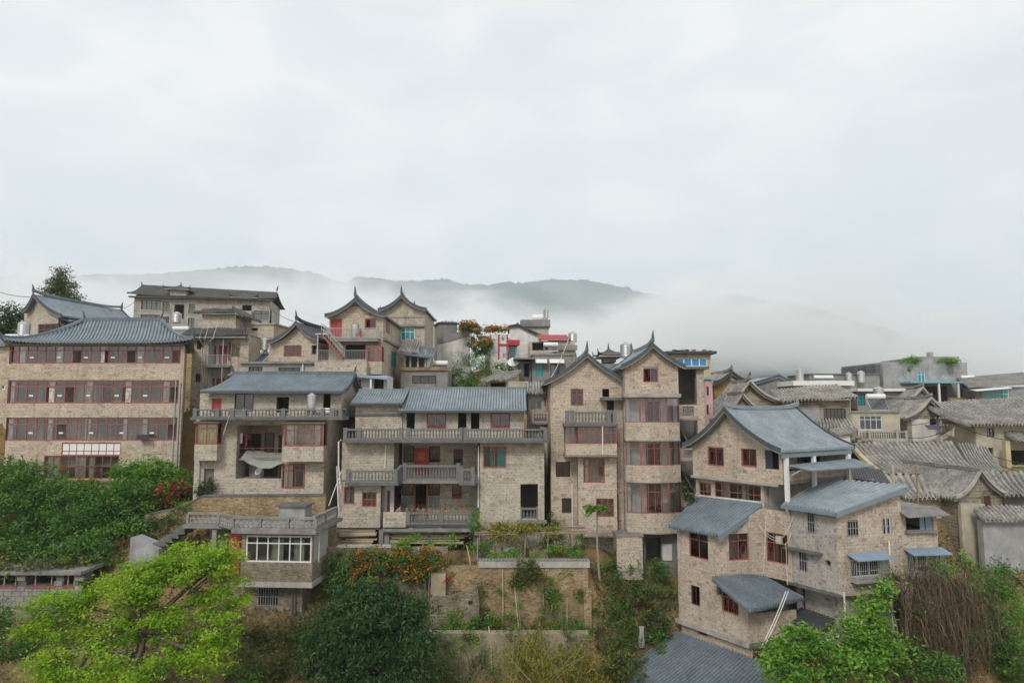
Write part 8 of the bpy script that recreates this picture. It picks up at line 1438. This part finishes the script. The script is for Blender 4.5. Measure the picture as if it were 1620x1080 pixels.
for o_ in op: T.part('sill', MB().box(f, o_[0], o_[1], -0.08, 0.05, o_[2] - 0.1, o_[2] - 0.01), 'red_paint'); room(T, f, o_, 0.37, 1.5, 'interior_dark', 0.0); T.part('post', MB().box(f, o_[0] + (o_[1] - o_[0]) * 0.25, o_[0] + (o_[1] - o_[0]) * 0.25 + 0.05, 0.15, 0.2, o_[2], o_[3]), 'plaster_yellow'); T.part('post', MB().box(f, o_[0] + (o_[1] - o_[0]) * 0.8, o_[0] + (o_[1] - o_[0]) * 0.8 + 0.05, 0.15, 0.2, o_[2], o_[3]), 'plaster_yellow')
T.part('roof_slab', MB().box(f, x0, x1 + 0.3, -0.25, 4, zt + 0.01, zt + 0.2), 'concrete'); T.part('ledge', MB().box(f, x0, x1, -0.1, 0.0, f.at(45, 958)[1] - 0.06, f.at(45, 958)[1]), 'concrete')
# ---------------------------------------------------------------- plants
def lb(px, py, Y, rx, rz, ry=None):
    q = P(px, py, Y); s = Y / F; return (q[0], q[1], q[2], rx * s, (ry or (rx + rz) / 2) * s, rz * s)
def gbase(px, Y): x = (px - 810) / F * Y; return (x, Y, gz(x, Y) - 0.2)
# big bright tree, lower left
tree('bright_tree', 'large spreading tree with luminous yellow-green spring foliage at lower left', gbase(215, 33.5), [lb(300, 892, 35, 78, 34), lb(205, 925, 34, 80, 34), lb(110, 955, 33, 62, 26), lb(55, 988, 32.5, 42, 20), lb(345, 945, 35, 48, 36), lb(150, 1010, 32, 66, 26), lb(75, 1055, 31, 44, 26), lb(255, 985, 33.5, 74, 30), lb(310, 1035, 32.5, 56, 30), lb(205, 1062, 31, 66, 24), lb(355, 890, 35.5, 34, 32), lb(362, 1005, 33.5, 26, 32), lb(250, 905, 35, 50, 24), lb(120, 1070, 30.5, 40, 20)], 'leaf_bright', 0.24, 0.17, 20, 95, 0.27, inner=0.25, up=0.7, flat=0.6, fork=P(225, 1000, 33.5), twigs=6)
# dark mango, lower centre
tree('mango_tree', 'dense dark green round-crowned tree at the bottom left of centre', gbase(590, 39), [lb(585, 975, 39, 75, 48), lb(545, 1015, 38.5, 62, 48), lb(640, 1015, 38.5, 46, 46), lb(590, 1050, 38, 84, 46), lb(520, 1065, 38, 40, 30), lb(650, 965, 39.2, 28, 28), lb(600, 940, 39.3, 40, 24)], 'leaf_dark', 0.25, 0.26, 34, 56, 0.28, inner=0.5, asp=0.24, droop=1.3, up=0.2)
# big green mass at left
G1 = 'trees massed below the gallery building'
tree('green_tree', 'broad dark green tree filling the left edge below the small white window', gbase(60, 49), [lb(40, 775, 50, 60, 40), lb(100, 800, 49, 60, 40), lb(30, 820, 48, 50, 36), lb(80, 845, 47.5, 60, 30), lb(10, 745, 51, 26, 22), lb(60, 868, 45.5, 60, 22), lb(130, 872, 45, 46, 20)], 'leaf_mid', 0.2, 0.24, 26, 56, 0.3, group=G1, asp=0.36, droop=0.4)
tree('green_tree', 'dense mid-green tree left of the crimson bougainvillea', gbase(180, 48), [lb(165, 815, 48.5, 52, 40), lb(205, 795, 49, 40, 36), lb(150, 850, 47.5, 55, 30), lb(215, 840, 47.5, 35, 28)], 'leaf_mid', 0.2, 0.24, 26, 56, 0.3, group=G1, asp=0.36, droop=0.4)
tree('fresh_tree', 'fresh light green tree rising in front of the big pale window', gbase(235, 52), [lb(235, 745, 52.5, 46, 22), lb(270, 757, 52.5, 26, 26), lb(200, 760, 52, 30, 24), lb(245, 778, 51.5, 40, 24)], 'leaf_fresh', 0.15, 0.24, 26, 52, 0.28, group=G1)
shrub('bougainvillea', 'crimson flowering bougainvillea above the old brick retaining wall', gbase(268, 51), [lb(265, 785, 51, 30, 20), lb(240, 805, 50.5, 22, 20), lb(290, 775, 51.5, 20, 16)], 'leaf_mid', 0.2, 24, 40, 0.25, flowers=('flower_red', 70, 0.2, lambda q: True)); shrub('bougainvillea', 'smaller crimson bougainvillea beside the pale stair end block', gbase(205, 47), [lb(205, 862, 47, 26, 16), lb(185, 880, 46.5, 20, 14)], 'leaf_dark', 0.18, 22, 36, 0.22, flowers=('flower_red', 50, 0.18, lambda q: True))
def palm(name, label, base, top, n, L_, mat, droop=0.9, r=0.07, bark='bark', cat='palm', lw=0.16):
    T = Thing(name, label, cat, base); T.part('trunk', MB().tube(limb(base, top, 0.08), [r * (1.2 - 0.06 * i) for i in range(7)], 6), bark)
    for k in range(n):
        a = 2 * math.pi * k / n + rng.uniform(-0.3, 0.3); pts = []; up0 = rng.uniform(0.3, 0.9)
        for i in range(8): t = i / 7; pts.append((top[0] + math.cos(a) * L_ * t * 0.9, top[1] + math.sin(a) * L_ * t * 0.9, top[2] + L_ * (up0 * t - droop * t * t)))
        pos, dr = [], []
        for i in range(1, 8):
            p, q = Vector(pts[i - 1]), Vector(pts[i])
            for j in range(3):
                c = p.lerp(q, j / 3); d = (q - p).normalized(); s = d.cross(Vector((0, 0, 1))).normalized()
                for sg in (-1, 1): v = (s * sg + d * 0.6 + Vector((0, 0, -0.25))).normalized(); pos.append(tuple(c + v * lw - Vector(T.loc))); dr.append(tuple(v))
        me, at, N = leaf_mesh('frond', np.array(pos), lw * 2.3, 0.22, 1.0, 0, dirs=dr); set_rnd(me, at, NR.uniform(0.2, 0.9, N)); me.materials.append(M[mat]); o = bpy.data.objects.new('frond', me); COL.objects.link(o); o.parent = T.o
    return T
b = gbase(138, 53); palm('small_palm', 'small yellowing palm in front of the red lattice window', b, P(138, 762, 53), 12, 1.3, 'leaf_yellow', 1.0)
b = gbase(945, 47); palm('papaya_tree', 'slender papaya tree with leafy top in front of the narrow gabled house', b, P(945, 805, 47), 11, 1.0, 'leaf_fresh', 0.7, 0.07, 'bark_pale', 'tree', 0.2); palm('small_palm', 'tiny pale palm below the orange-flowered hedge', gbase(588, 43), P(588, 915, 43.5), 10, 0.6, 'leaf_yellow', 0.9, 0.05, lw=0.1); b = P(637, 862, 45.7); palm('yucca', 'spiky pale yucca on top of the orange-flowered hedge', (b[0], b[1], b[2] - 0.6), b, 18, 0.9, 'leaf_fresh', 0.5, 0.08, lw=0.1)
shrub('yellow_shrub', 'yellow-flecked shrub above the stone-block shed', gbase(40, 45.5), [lb(40, 880, 45.5, 40, 26), lb(0, 890, 45, 30, 24), lb(20, 895, 43, 36, 10), lb(70, 893, 43, 36, 11), lb(115, 893, 43.5, 30, 12)], 'leaf_olive', 0.18, 22, 40, 0.25, flowers=('leaf_yellow', 30, 0.2, lambda q: True)); shrub('dark_shrub', 'dark shrub at the left edge below the stone-block shed', gbase(5, 38), [lb(-5, 985, 38, 26, 36), lb(10, 1020, 37, 22, 24)], 'leaf_mid', 0.18, 22, 40, 0.22)
# orange hedge
shrub('flowering_hedge', 'long hedge covered with orange trumpet flowers', fh.p(0, -0.3, -12.5), [lb(545, 892, 45.1, 36, 26, 18), lb(590, 890, 45.1, 34, 24, 18), lb(640, 890, 45.1, 36, 24, 18), lb(682, 888, 45.1, 26, 20, 18), lb(535, 920, 45.0, 26, 22, 16), lb(570, 915, 45.0, 26, 18, 16), lb(655, 908, 45.0, 28, 14, 16)], 'leaf_mid', 0.16, 60, 40, 0.2, flowers=('flower_orange', 120, 0.14, lambda q: q[0] > -10.4 and q[2] > -11.2), stems=6)
# pergola vine and garden
shrub('pergola_vine', 'yellow-green vine sprawling over the garden shelter', g.p(0, 0.5, -10.5), [lb(790, 838, 47.8, 34, 8, 30), lb(835, 836, 47.8, 34, 7, 30), lb(870, 842, 47.5, 22, 6, 24), lb(800, 850, 47, 26, 8, 14)], 'leaf_yellow', 0.17, 40, 40, 0.2); shrub('hanging_vine', 'vine hanging over the coping of the ochre terrace wall', f.p(0, 0, 0) if False else P(832, 890, 44.8), [lb(832, 898, 44.6, 26, 16, 10), lb(822, 918, 44.6, 18, 16, 8), lb(850, 908, 44.6, 12, 14, 8)], 'leaf_olive', 0.17, 50, 36, 0.2, droop=0.8)
shrub('green_vine', 'green creeper tumbling over the right end of the lower terrace', P(752, 850, 47.8), [lb(752, 815, 48.1, 9, 12), lb(753, 838, 48, 8, 18)], 'leaf_fresh', 0.16, 40, 34, 0.18); shrub('ivy', 'ivy patch climbing the base of the tarp house', gbase(322, 49.3), [lb(328, 770, 49.6, 14, 16, 6), lb(316, 778, 49.5, 10, 10, 6)], 'leaf_dark', 0.15, 60, 40, 0.15); shrub('wall_creeper', 'dark creeper in the gap beside the tower house stair', P(1088, 800, 47.5), [lb(1088, 775, 47.8, 9, 22, 10)], 'leaf_dark', 0.17, 50, 40, 0.18)
VG = 'vegetables on the garden terrace'
for i, (px, py, Y, rx, rz, mt, lab) in enumerate(((880, 872, 46.5, 18, 12, 'leaf_fresh', 'leafy vegetable clump behind the white planter'), (905, 875, 46.2, 16, 9, 'leaf_mid', 'low vegetable clump at the right end of the garden'), (918, 860, 47.5, 12, 14, 'leaf_mid', 'taller green plant behind the garden next to the narrow gabled house'), (862, 860, 48, 12, 14, 'leaf_olive', 'olive garden plant beside the shelter boards'), (765, 870, 46.5, 16, 14, 'leaf_mid', 'dark leafy plant at the left post of the shelter'), (885, 840, 49, 16, 16, 'leaf_mid', 'bushy plant under the recessed windows of the narrow gabled house'), (875, 822, 50, 8, 14, 'leaf_dark', 'dark slim bush in the gap between central and narrow houses'))): shrub('garden_plant', lab, gbase(px, Y), [lb(px, py, Y, rx, rz)], mt, 0.15, 40, 36, 0.16, group=VG, stems=3)
# wall-foot weeds
for i, (px, py, Y, rx, rz, mt, lab) in enumerate(((716, 985, 44, 10, 22, 'leaf_fresh', 'bright sapling before the ruined wall stub'), (765, 972, 44.2, 18, 22, 'leaf_mid', 'sapling right of the ruined wall stub'), (757, 935, 44.7, 12, 20, 'leaf_olive', 'weed hanging from the ochre wall above the stub'), (875, 935, 44.5, 16, 24, 'leaf_mid', 'shrub on the ochre wall left of the brick pier'), (905, 988, 43.8, 26, 10, 'leaf_mid', 'low green weeds at the foot of the brick pier'), (858, 972, 44.2, 8, 10, 'leaf_mid', 'small weed by the upright bamboo pole'), (735, 1020, 42, 30, 20, 'leaf_fresh', 'light green climber on the lower grey wall'), (740, 1065, 41, 44, 22, 'leaf_olive', 'straggly bush below the light green climber'), (720, 1005, 43.3, 12, 12, 'leaf_fresh', 'yellow-green tuft on top of the lower grey wall'), (900, 1030, 42, 22, 22, 'leaf_mid', 'green creeper near the right end of the lower grey wall'), (690, 1060, 40.5, 20, 30, 'leaf_mid', 'sparse bush right of the dark round tree'))): shrub('wall_shrub', lab, gbase(px, Y), [lb(px, py, Y, rx, rz)], mt, 0.15, 26, 26, 0.16, group='shrubs on the terrace walls', stems=4)
shrub('pink_flower', 'small crimson flower bush against the ochre wall', P(706, 935, 44.7), [lb(706, 916, 44.7, 6, 8)], 'flower_red', 0.14, 60, 20, 0.1, stems=2)
# bamboo at the bottom
BM = Thing('bamboo_clump', 'yellowing bamboo clump at the bottom centre', 'bamboo', gbase(850, 40)); st = MB()
for i in range(34):
    b = gbase(rng.uniform(790, 935), rng.uniform(39, 41.5)); tp = P(rng.uniform(775, 940), rng.uniform(1000, 1040), b[1]); st.tube(limb(b, tp, 0.12), [0.025, 0.025, 0.022, 0.02, 0.016, 0.012, 0.006], 4)
BM.part('stem', st, 'leaf_stem') if 'leaf_stem' in M else (m_plain('leaf_stem', (0.3, 0.28, 0.1), 0.7, 0.2), BM.part('stem', st, 'leaf_stem')); foliage(BM, [lb(820, 1050, 40.5, 40, 36), lb(870, 1060, 40, 50, 30), lb(915, 1055, 40.5, 26, 36), lb(845, 1020, 41, 26, 20)], 'leaf_yellow', 0.3, 22, 34, 0.35, 'foliage', asp=0.15, droop=1.2, up=0.2)
# gully
GU = 'bushes in the overgrown gully'
for px, py, Y, rx, rz, mt, lab in ((955, 910, 48, 26, 22, 'leaf_mid', 'bush below the papaya tree'), (965, 975, 46, 36, 36, 'leaf_mid', 'large bush filling the middle of the gully'), (950, 1030, 44, 30, 32, 'leaf_olive', 'olive bush low in the gully beside the wall pier'), (1000, 940, 47, 24, 26, 'leaf_olive', 'straggling bush under the store block'), (1035, 900, 48.5, 24, 12, 'leaf_mid', 'low creeper hanging under the dark doorway'), (985, 1050, 42.5, 34, 30, 'leaf_olive', 'yellow-brown brush beside the wide dark roof'), (1040, 990, 45.5, 26, 22, 'leaf_dark', 'dark scrub against the lean-to wing'), (975, 890, 49, 18, 16, 'leaf_dark', 'dark shrub in the shade under the narrow gabled house'), (940, 1070, 41.5, 26, 26, 'leaf_yellow', 'yellowing weeds at the bottom of the gully')): shrub('gully_bush', lab, gbase(px, Y), [lb(px, py, Y, rx, rz), lb(px + rx * 0.6, py + rz * 0.5, Y - 0.4, rx * 0.6, rz * 0.6), lb(px - rx * 0.5, py + rz * 0.7, Y - 0.5, rx * 0.6, rz * 0.5)], mt, 0.17, 22, 34, 0.22, group=GU)
for px, py, Y, rx, rz, mt, lab in ((285, 815, 48, 26, 22, 'leaf_mid', 'shrub growing over the stepped end of the old brick retaining wall'), (255, 835, 47, 26, 20, 'leaf_dark', 'dark shrub above the terrace stair'), (165, 880, 45.5, 34, 18, 'leaf_mid', 'bushy growth left of the pale stair end block'), (300, 770, 52, 16, 20, 'leaf_mid', 'bush in the alley left of the tarp house'), (470, 1010, 41, 16, 20, 'leaf_olive', 'straggly weed bush under the brick house posts'), (420, 1050, 38.5, 40, 22, 'leaf_olive', 'olive scrub between the bright and the dark tree'), (380, 1070, 37, 30, 18, 'leaf_mid', 'low scrub right of the bright tree')): shrub('slope_bush', lab, gbase(px, Y), [lb(px, py, Y, rx, rz), lb(px + rx * 0.5, py + rz * 0.5, Y - 0.3, rx * 0.6, rz * 0.5)], mt, 0.18, 24, 36, 0.22, group='bushes on the left slope')
q = P(1015, 990, 44.5); single('plastic_rag', MB().grid([(q[0] + 0.32 * (i / 5 - 0.5) * (1 - 0.3 * math.sin(j * 0.8)), q[1] + 0.07 * math.sin(i * 2.2 + j * 0.5), q[2] - 1.3 * j / 8) for i in range(6) for j in range(9)], 6, 9), 'plaster_grey', 'long grey plastic rag hanging in the gully above the wide dark roof', 'rag', smooth=True)
# right: fresh trees, dead-vine curtain, green column
RT = 'light green trees at the lower right'
tree('fresh_tree', 'light green leafy tree in front of the pipe-fitted base wall', gbase(1260, 34), [lb(1260, 1010, 34.5, 36, 22), lb(1300, 1045, 34, 46, 28), lb(1240, 1060, 33.5, 40, 26), lb(1225, 1030, 34, 26, 16)], 'leaf_fresh', 0.14, 0.24, 26, 50, 0.25, group=RT); tree('fresh_tree', 'taller light green tree left of the brown dead-vine curtain', gbase(1375, 35), [lb(1380, 965, 35.5, 28, 22), lb(1350, 1000, 35, 40, 28), lb(1395, 1020, 35, 32, 34), lb(1360, 1055, 34, 50, 30), lb(1400, 935, 36, 16, 14)], 'leaf_fresh', 0.15, 0.24, 26, 50, 0.25, group=RT)
def curtain_vine(name, label, base, spines, n, mat, cat='vine', spread=0.5, L_=(2.5, 5.5), leaf=None):
    T = Thing(name, label, cat, base); mb = MB(); V, Fc, rn_ = [], [], []
    for i in range(n):
        u = rng.random() * (len(spines) - 1); k_ = int(u); q = lerp3(spines[k_], spines[min(k_ + 1, len(spines) - 1)], u - k_); q = Vector(q) + Vector((rng.gauss(0, spread), rng.gauss(-0.3, spread), rng.gauss(0, 0.2))); out = rng.gauss(0, 0.5); ln = rng.uniform(*L_); w_ = rng.uniform(0.006, 0.018); m_ = 6; sw = rng.uniform(-0.4, 0.4); b0 = len(V)
        for j in range(m_ + 1):
            t = j / m_; p = (q.x + out * math.sqrt(t) + sw * 0.15 * math.sin(t * 5 + i), q.y - 0.5 * math.sqrt(t) + 0.1 * math.sin(t * 7 + i), q.z + 0.35 * t * (1 - t) - ln * t ** 1.3); p = (p[0] + rng.gauss(0, 0.05), p[1] + rng.gauss(0, 0.04), p[2]); V += [(p[0] - w_, p[1], p[2]), (p[0] + w_, p[1] + w_ * 0.5, p[2])]
        for j in range(m_): Fc.append((b0 + 2 * j, b0 + 2 * j + 1, b0 + 2 * j + 3, b0 + 2 * j + 2)); rn_.append(0)
        rv = rng.random()
        for j in range(m_): rn_[-1 - j] = rv
    me = mkmesh('strands', V, Fc, T.loc); at = me.attributes.new('rnd', 'FLOAT', 'FACE'); at.data.foreach_set('value', np.array(rn_, 'f')); me.materials.append(M[mat]); o = bpy.data.objects.new('strands', me); COL.objects.link(o); o.parent = T.o
    for s_ in spines[:6]: T.part('trunk', MB().tube(limb((s_[0], s_[1] + 0.3, gz(s_[0], s_[1]) - 0.3), s_, 0.1), [0.16, 0.15, 0.14, 0.12, 0.1, 0.08, 0.05], 6), 'bark')
    return T
T = curtain_vine('dead_vine_curtain', 'brown curtain of dead vines smothering a tree at lower right', gbase(1475, 36), [P(1432, 935, 37), P(1450, 905, 37), P(1465, 898, 37), P(1490, 912, 37), P(1515, 925, 37), P(1540, 930, 37), P(1450, 970, 36.6), P(1500, 960, 36.6)], 450, 'dry_vine', spread=0.5, L_=(0.4, 4.0))
VL = [lb(1452, 915, 36.9, 20, 16), lb(1466, 905, 36.9, 16, 14), lb(1492, 925, 36.8, 26, 16), lb(1525, 925, 36.8, 22, 18), lb(1440, 945, 36.7, 18, 26), lb(1475, 955, 36.6, 28, 34), lb(1515, 965, 36.6, 28, 34), lb(1540, 990, 36.5, 14, 40), lb(1450, 990, 36.5, 20, 36), lb(1485, 1020, 36.3, 26, 40), lb(1520, 1035, 36.2, 20, 40), lb(1432, 1040, 36.2, 8, 40)]
foliage(T, VL, 'dry_vine', 0.26, 34, 46, 0.24, 'dead_leaves', asp=0.1, droop=2.2, up=0.0, inner=0.55, flat=1.6); foliage(T, [lb(1540, 940, 36.4, 14, 18), lb(1510, 985, 36.2, 12, 16), lb(1470, 1045, 35.9, 22, 20), lb(1450, 960, 36.2, 8, 20), lb(1535, 1020, 36.0, 12, 26), lb(1490, 905, 36.7, 20, 6)], 'leaf_mid', 0.15, 34, 26, 0.22, 'green_leaves')
tree('vine_column', 'column of green creeper over a trunk right of the dead vines', gbase(1572, 37), [lb(1560, 915, 37, 22, 26), lb(1572, 950, 36.8, 24, 28), lb(1580, 990, 36.6, 22, 28), lb(1585, 1030, 36.4, 20, 30), lb(1590, 1065, 36.2, 20, 24)], 'leaf_mid', 0.2, 0.14, 34, 44, 0.22, group=None)
for px, py, Y, rx, rz, mt, lab in ((1605, 960, 37, 26, 40, 'leaf_fresh', 'light green bush at the right edge'), (1610, 1040, 35.5, 26, 40, 'leaf_mid', 'green bush in the bottom right corner'), (1590, 905, 42, 18, 12, 'leaf_mid', 'bush at the foot of the grey yard wall'), (1578, 893, 44.5, 10, 14, 'leaf_dark', 'dark rounded ivy mound against the grey yard wall'), (1495, 897, 40, 28, 10, 'leaf_fresh', 'bright shrub top above the dead vines'), (1530, 890, 41, 14, 16, 'leaf_fresh', 'bright sapling in front of the pale plaster pier'), (1440, 1050, 35, 30, 30, 'leaf_mid', 'green undergrowth below the dead vines'), (1490, 1060, 34.5, 40, 22, 'leaf_mid', 'undergrowth at the bottom edge under the dead vines'), (1420, 920, 39, 16, 18, 'leaf_olive', 'thin olive shrub by the caged window'), (1330, 1075, 33.5, 40, 14, 'leaf_mid', 'low growth below the light green trees'), (1615, 915, 43, 16, 16, 'leaf_olive', 'brownish bush under the yard wall at the edge')): shrub('right_bush', lab, gbase(px, Y), [lb(px, py, Y, rx, rz)], mt, 0.18, 26, 40, 0.22, group='bushes at the lower right')
# trees behind the houses
q = P(98, 480, 82); tree('tall_conifer', 'tall feathery yellow-green tree standing behind the left roofs', (q[0], q[1], gz(q[0], q[1])), [lb(97, 432, 82, 12, 12), lb(92, 446, 82, 20, 10), lb(104, 455, 82, 24, 10), lb(86, 460, 82, 22, 9), lb(110, 470, 82, 22, 9), lb(92, 474, 82, 28, 9)], 'leaf_olive', 0.2, 0.3, 22, 26, 0.4, inner=0.2, droop=0.6, fork=P(97, 440, 82))
tree('dark_tree', 'dark leafy tree at the left edge beside the two-tier roof', gbase(0, 72), [lb(20, 500, 72, 24, 18), lb(-5, 515, 71, 30, 26), lb(30, 525, 71, 16, 16)], 'leaf_dark', 0.3, 0.35, 14, 40, 0.4); q = gbase(745, 69); tree('willow_tree', 'airy fine-leaved green tree in front of the hill houses', q, [lb(742, 572, 69, 24, 18), lb(765, 578, 69, 20, 20), lb(722, 585, 69, 16, 18), lb(750, 595, 68.5, 26, 14)], 'leaf_mid', 0.14, 0.2, 24, 44, 0.35, asp=0.2, inner=0.2, bark='bark_pale')
shrub('orange_vine', 'orange trumpet vine cascading from the hill terrace', P(755, 560, 77.5), [lb(738, 518, 77.5, 16, 10, 8), lb(752, 520, 77.5, 14, 8, 8), lb(758, 545, 77.3, 18, 18, 8), lb(768, 552, 77.3, 12, 16, 8)], 'leaf_mid', 0.28, 40, 30, 0.25, flowers=('flower_orange', 45, 0.26, lambda q: q[2] > 7.0)); shrub('orange_vine', 'smaller orange vine beside the crimson-quoined house', P(785, 530, 79), [lb(790, 521, 79, 12, 5, 6), lb(775, 521, 79, 12, 6, 6)], 'leaf_mid', 0.25, 40, 30, 0.22, flowers=('flower_orange', 20, 0.25, lambda q: True))
shrub('hill_hedge', 'dark green hedge on the hill slope behind the old cottage roof', gbase(800, 74), [lb(795, 582, 74, 18, 9), lb(818, 582, 73, 14, 8), lb(780, 590, 73, 12, 9)], 'leaf_mid', 0.22, 24, 36, 0.3); shrub('hill_bushes', 'bushes on the slope left of the airy tree', gbase(700, 70), [lb(712, 600, 69, 16, 10), lb(730, 606, 68, 16, 8), lb(750, 608, 67, 22, 7)], 'leaf_mid', 0.22, 24, 36, 0.3)
for px, lab in ((1435, 'grass tuft along the roof edge of the bare concrete house'), (1500, 'leafy creeper drooping from the roof of the bare concrete house')): shrub('roof_plant', lab, P(px, 573, 80), [lb(px, 571, 79.9, 18, 3, 4), lb(px + 10, 569, 79.9, 10, 5, 4), lb(px + 4, 582, 79.8, 3, 8, 2)], 'leaf_fresh', 0.25, 50, 22, 0.25, stems=2)
# creepers and weeds that read as one mass
def weed_mass(name, label, boxes, mat, n, size, rr=(5, 13), k=26, asp=0.42, droop=0.3):
    L_ = []
    for _ in range(n): a, b, c, e, y0, y1 = boxes[rng.randrange(len(boxes))]; t = rng.random(); L_.append(lb(rng.uniform(a, c), b + (e - b) * t, y1 + (y0 - y1) * t, rng.uniform(*rr), rng.uniform(*rr)))
    H = type('H', (), dict(loc=(0, 0, 0), o=None)); o, _ = foliage(H, L_, mat, size, 30, k, 0.16, name, asp, 0.4, droop); tag(o, label, 'weeds', None, 'stuff')
weed_mass('wall_creepers', 'mixed creepers and weeds over the terrace walls', [(690, 905, 930, 990, 44.3, 44.8), (680, 985, 930, 1080, 42, 42.4), (690, 980, 925, 1003, 43.4, 44.3)], 'leaf_fresh', 46, 0.14); weed_mass('wall_weeds', 'darker weeds over the terrace walls', [(690, 905, 930, 990, 44.3, 44.8), (680, 985, 930, 1080, 42, 42.4), (700, 985, 925, 1003, 43.4, 44.3)], 'leaf_olive', 50, 0.14)
weed_mass('gully_weeds', 'tangled weeds filling the gully and slope edges', [(930, 890, 1065, 1075, 42.5, 48.5), (480, 960, 540, 1075, 39, 43), (360, 985, 480, 1075, 38, 42)], 'leaf_olive', 110, 0.16, (6, 16)); weed_mass('gully_greens', 'green weeds filling the gully and slope edges', [(930, 890, 1065, 1075, 42.5, 48.5), (10, 985, 120, 1075, 36, 40)], 'leaf_mid', 70, 0.16, (6, 16)); weed_mass('garden_greens', 'low vegetables and flowers around the garden shelter', [(755, 868, 925, 884, 45.5, 47), (640, 850, 750, 866, 46, 47.5)], 'leaf_fresh', 34, 0.13, (4, 9))
# ground cover
def scatter(name, label, n, mat, size, asp, region, lift, up=0.3, dens=None, droop=-1.5):
    X = NR.uniform(region[0], region[1], n * 2); Y = NR.uniform(region[2], region[3], n * 2); keep = noise2(X, Y, dens, 4, 0.6) > NR.uniform(-0.7, 0.9, n * 2); X, Y = X[keep][:n], Y[keep][:n]; Z = ground_z(X, Y) + noise2(X, Y, 21, 5, 0.5) * 0.22 + lift * NR.uniform(0.1, 1, len(X))
    me, at, N = leaf_mesh(name, np.stack([X, Y, Z], 1), size, asp, up, droop); set_rnd(me, at, NR.uniform(0, 1, N)); me.materials.append(M[mat]); o = bpy.data.objects.new(name, me); COL.objects.link(o); tag(o, label, 'grass', None, 'stuff')
scatter('dry_grass', 'dry straw-coloured grass over the slope below the houses', 60000, 'dry_grass', 0.4, 0.09, (-34, 32, 31, 48), 0.2, 0.0, 3); scatter('weeds', 'low green weeds spread over the slope below the houses', 50000, 'leaf_olive', 0.22, 0.4, (-34, 32, 31, 48), 0.25, 0.6, 9, 0.0); scatter('undergrowth', 'green undergrowth between the upper houses', 30000, 'leaf_mid', 0.3, 0.4, (-70, 60, 50, 110), 0.4, 0.6, 14, 0.0)
# leaf and straw litter, small stones on the bare slopes
LT = Thing('slope_stones', 'loose stones scattered on the bare earth slope', 'stones', P(430, 1020, 41))
for i in range(90): x, y = rng.uniform(-30, 8), rng.uniform(33, 43.5); o = LT.raw('stone', ST_[i % 4], None, None, (x, y, gz(x, y) + 0.05)); s = rng.uniform(0.08, 0.28); o.scale = (s, s, s); o.rotation_euler = (rng.uniform(0, 6), rng.uniform(0, 6), rng.uniform(0, 6))
hm = bpy.data.materials.new('haze'); hm.use_nodes = True; t = hm.node_tree; t.nodes.clear(); M['haze'] = hm
vol = nd(t, 'ShaderNodeVolumePrincipled', {'Color': (0.82, 0.92, 1.0, 1), 'Density': 0.00021, 'Anisotropy': 0.0}); o = nd(t, 'ShaderNodeOutputMaterial'); t.links.new(vol.outputs[0], o.inputs['Volume'])
single('haze', MB().box(Frame(0, 0, 0), -5200, 5200, -900, 6200, -420, 960), 'haze', 'thin pale haze hanging over the valley', 'haze', kind='stuff')
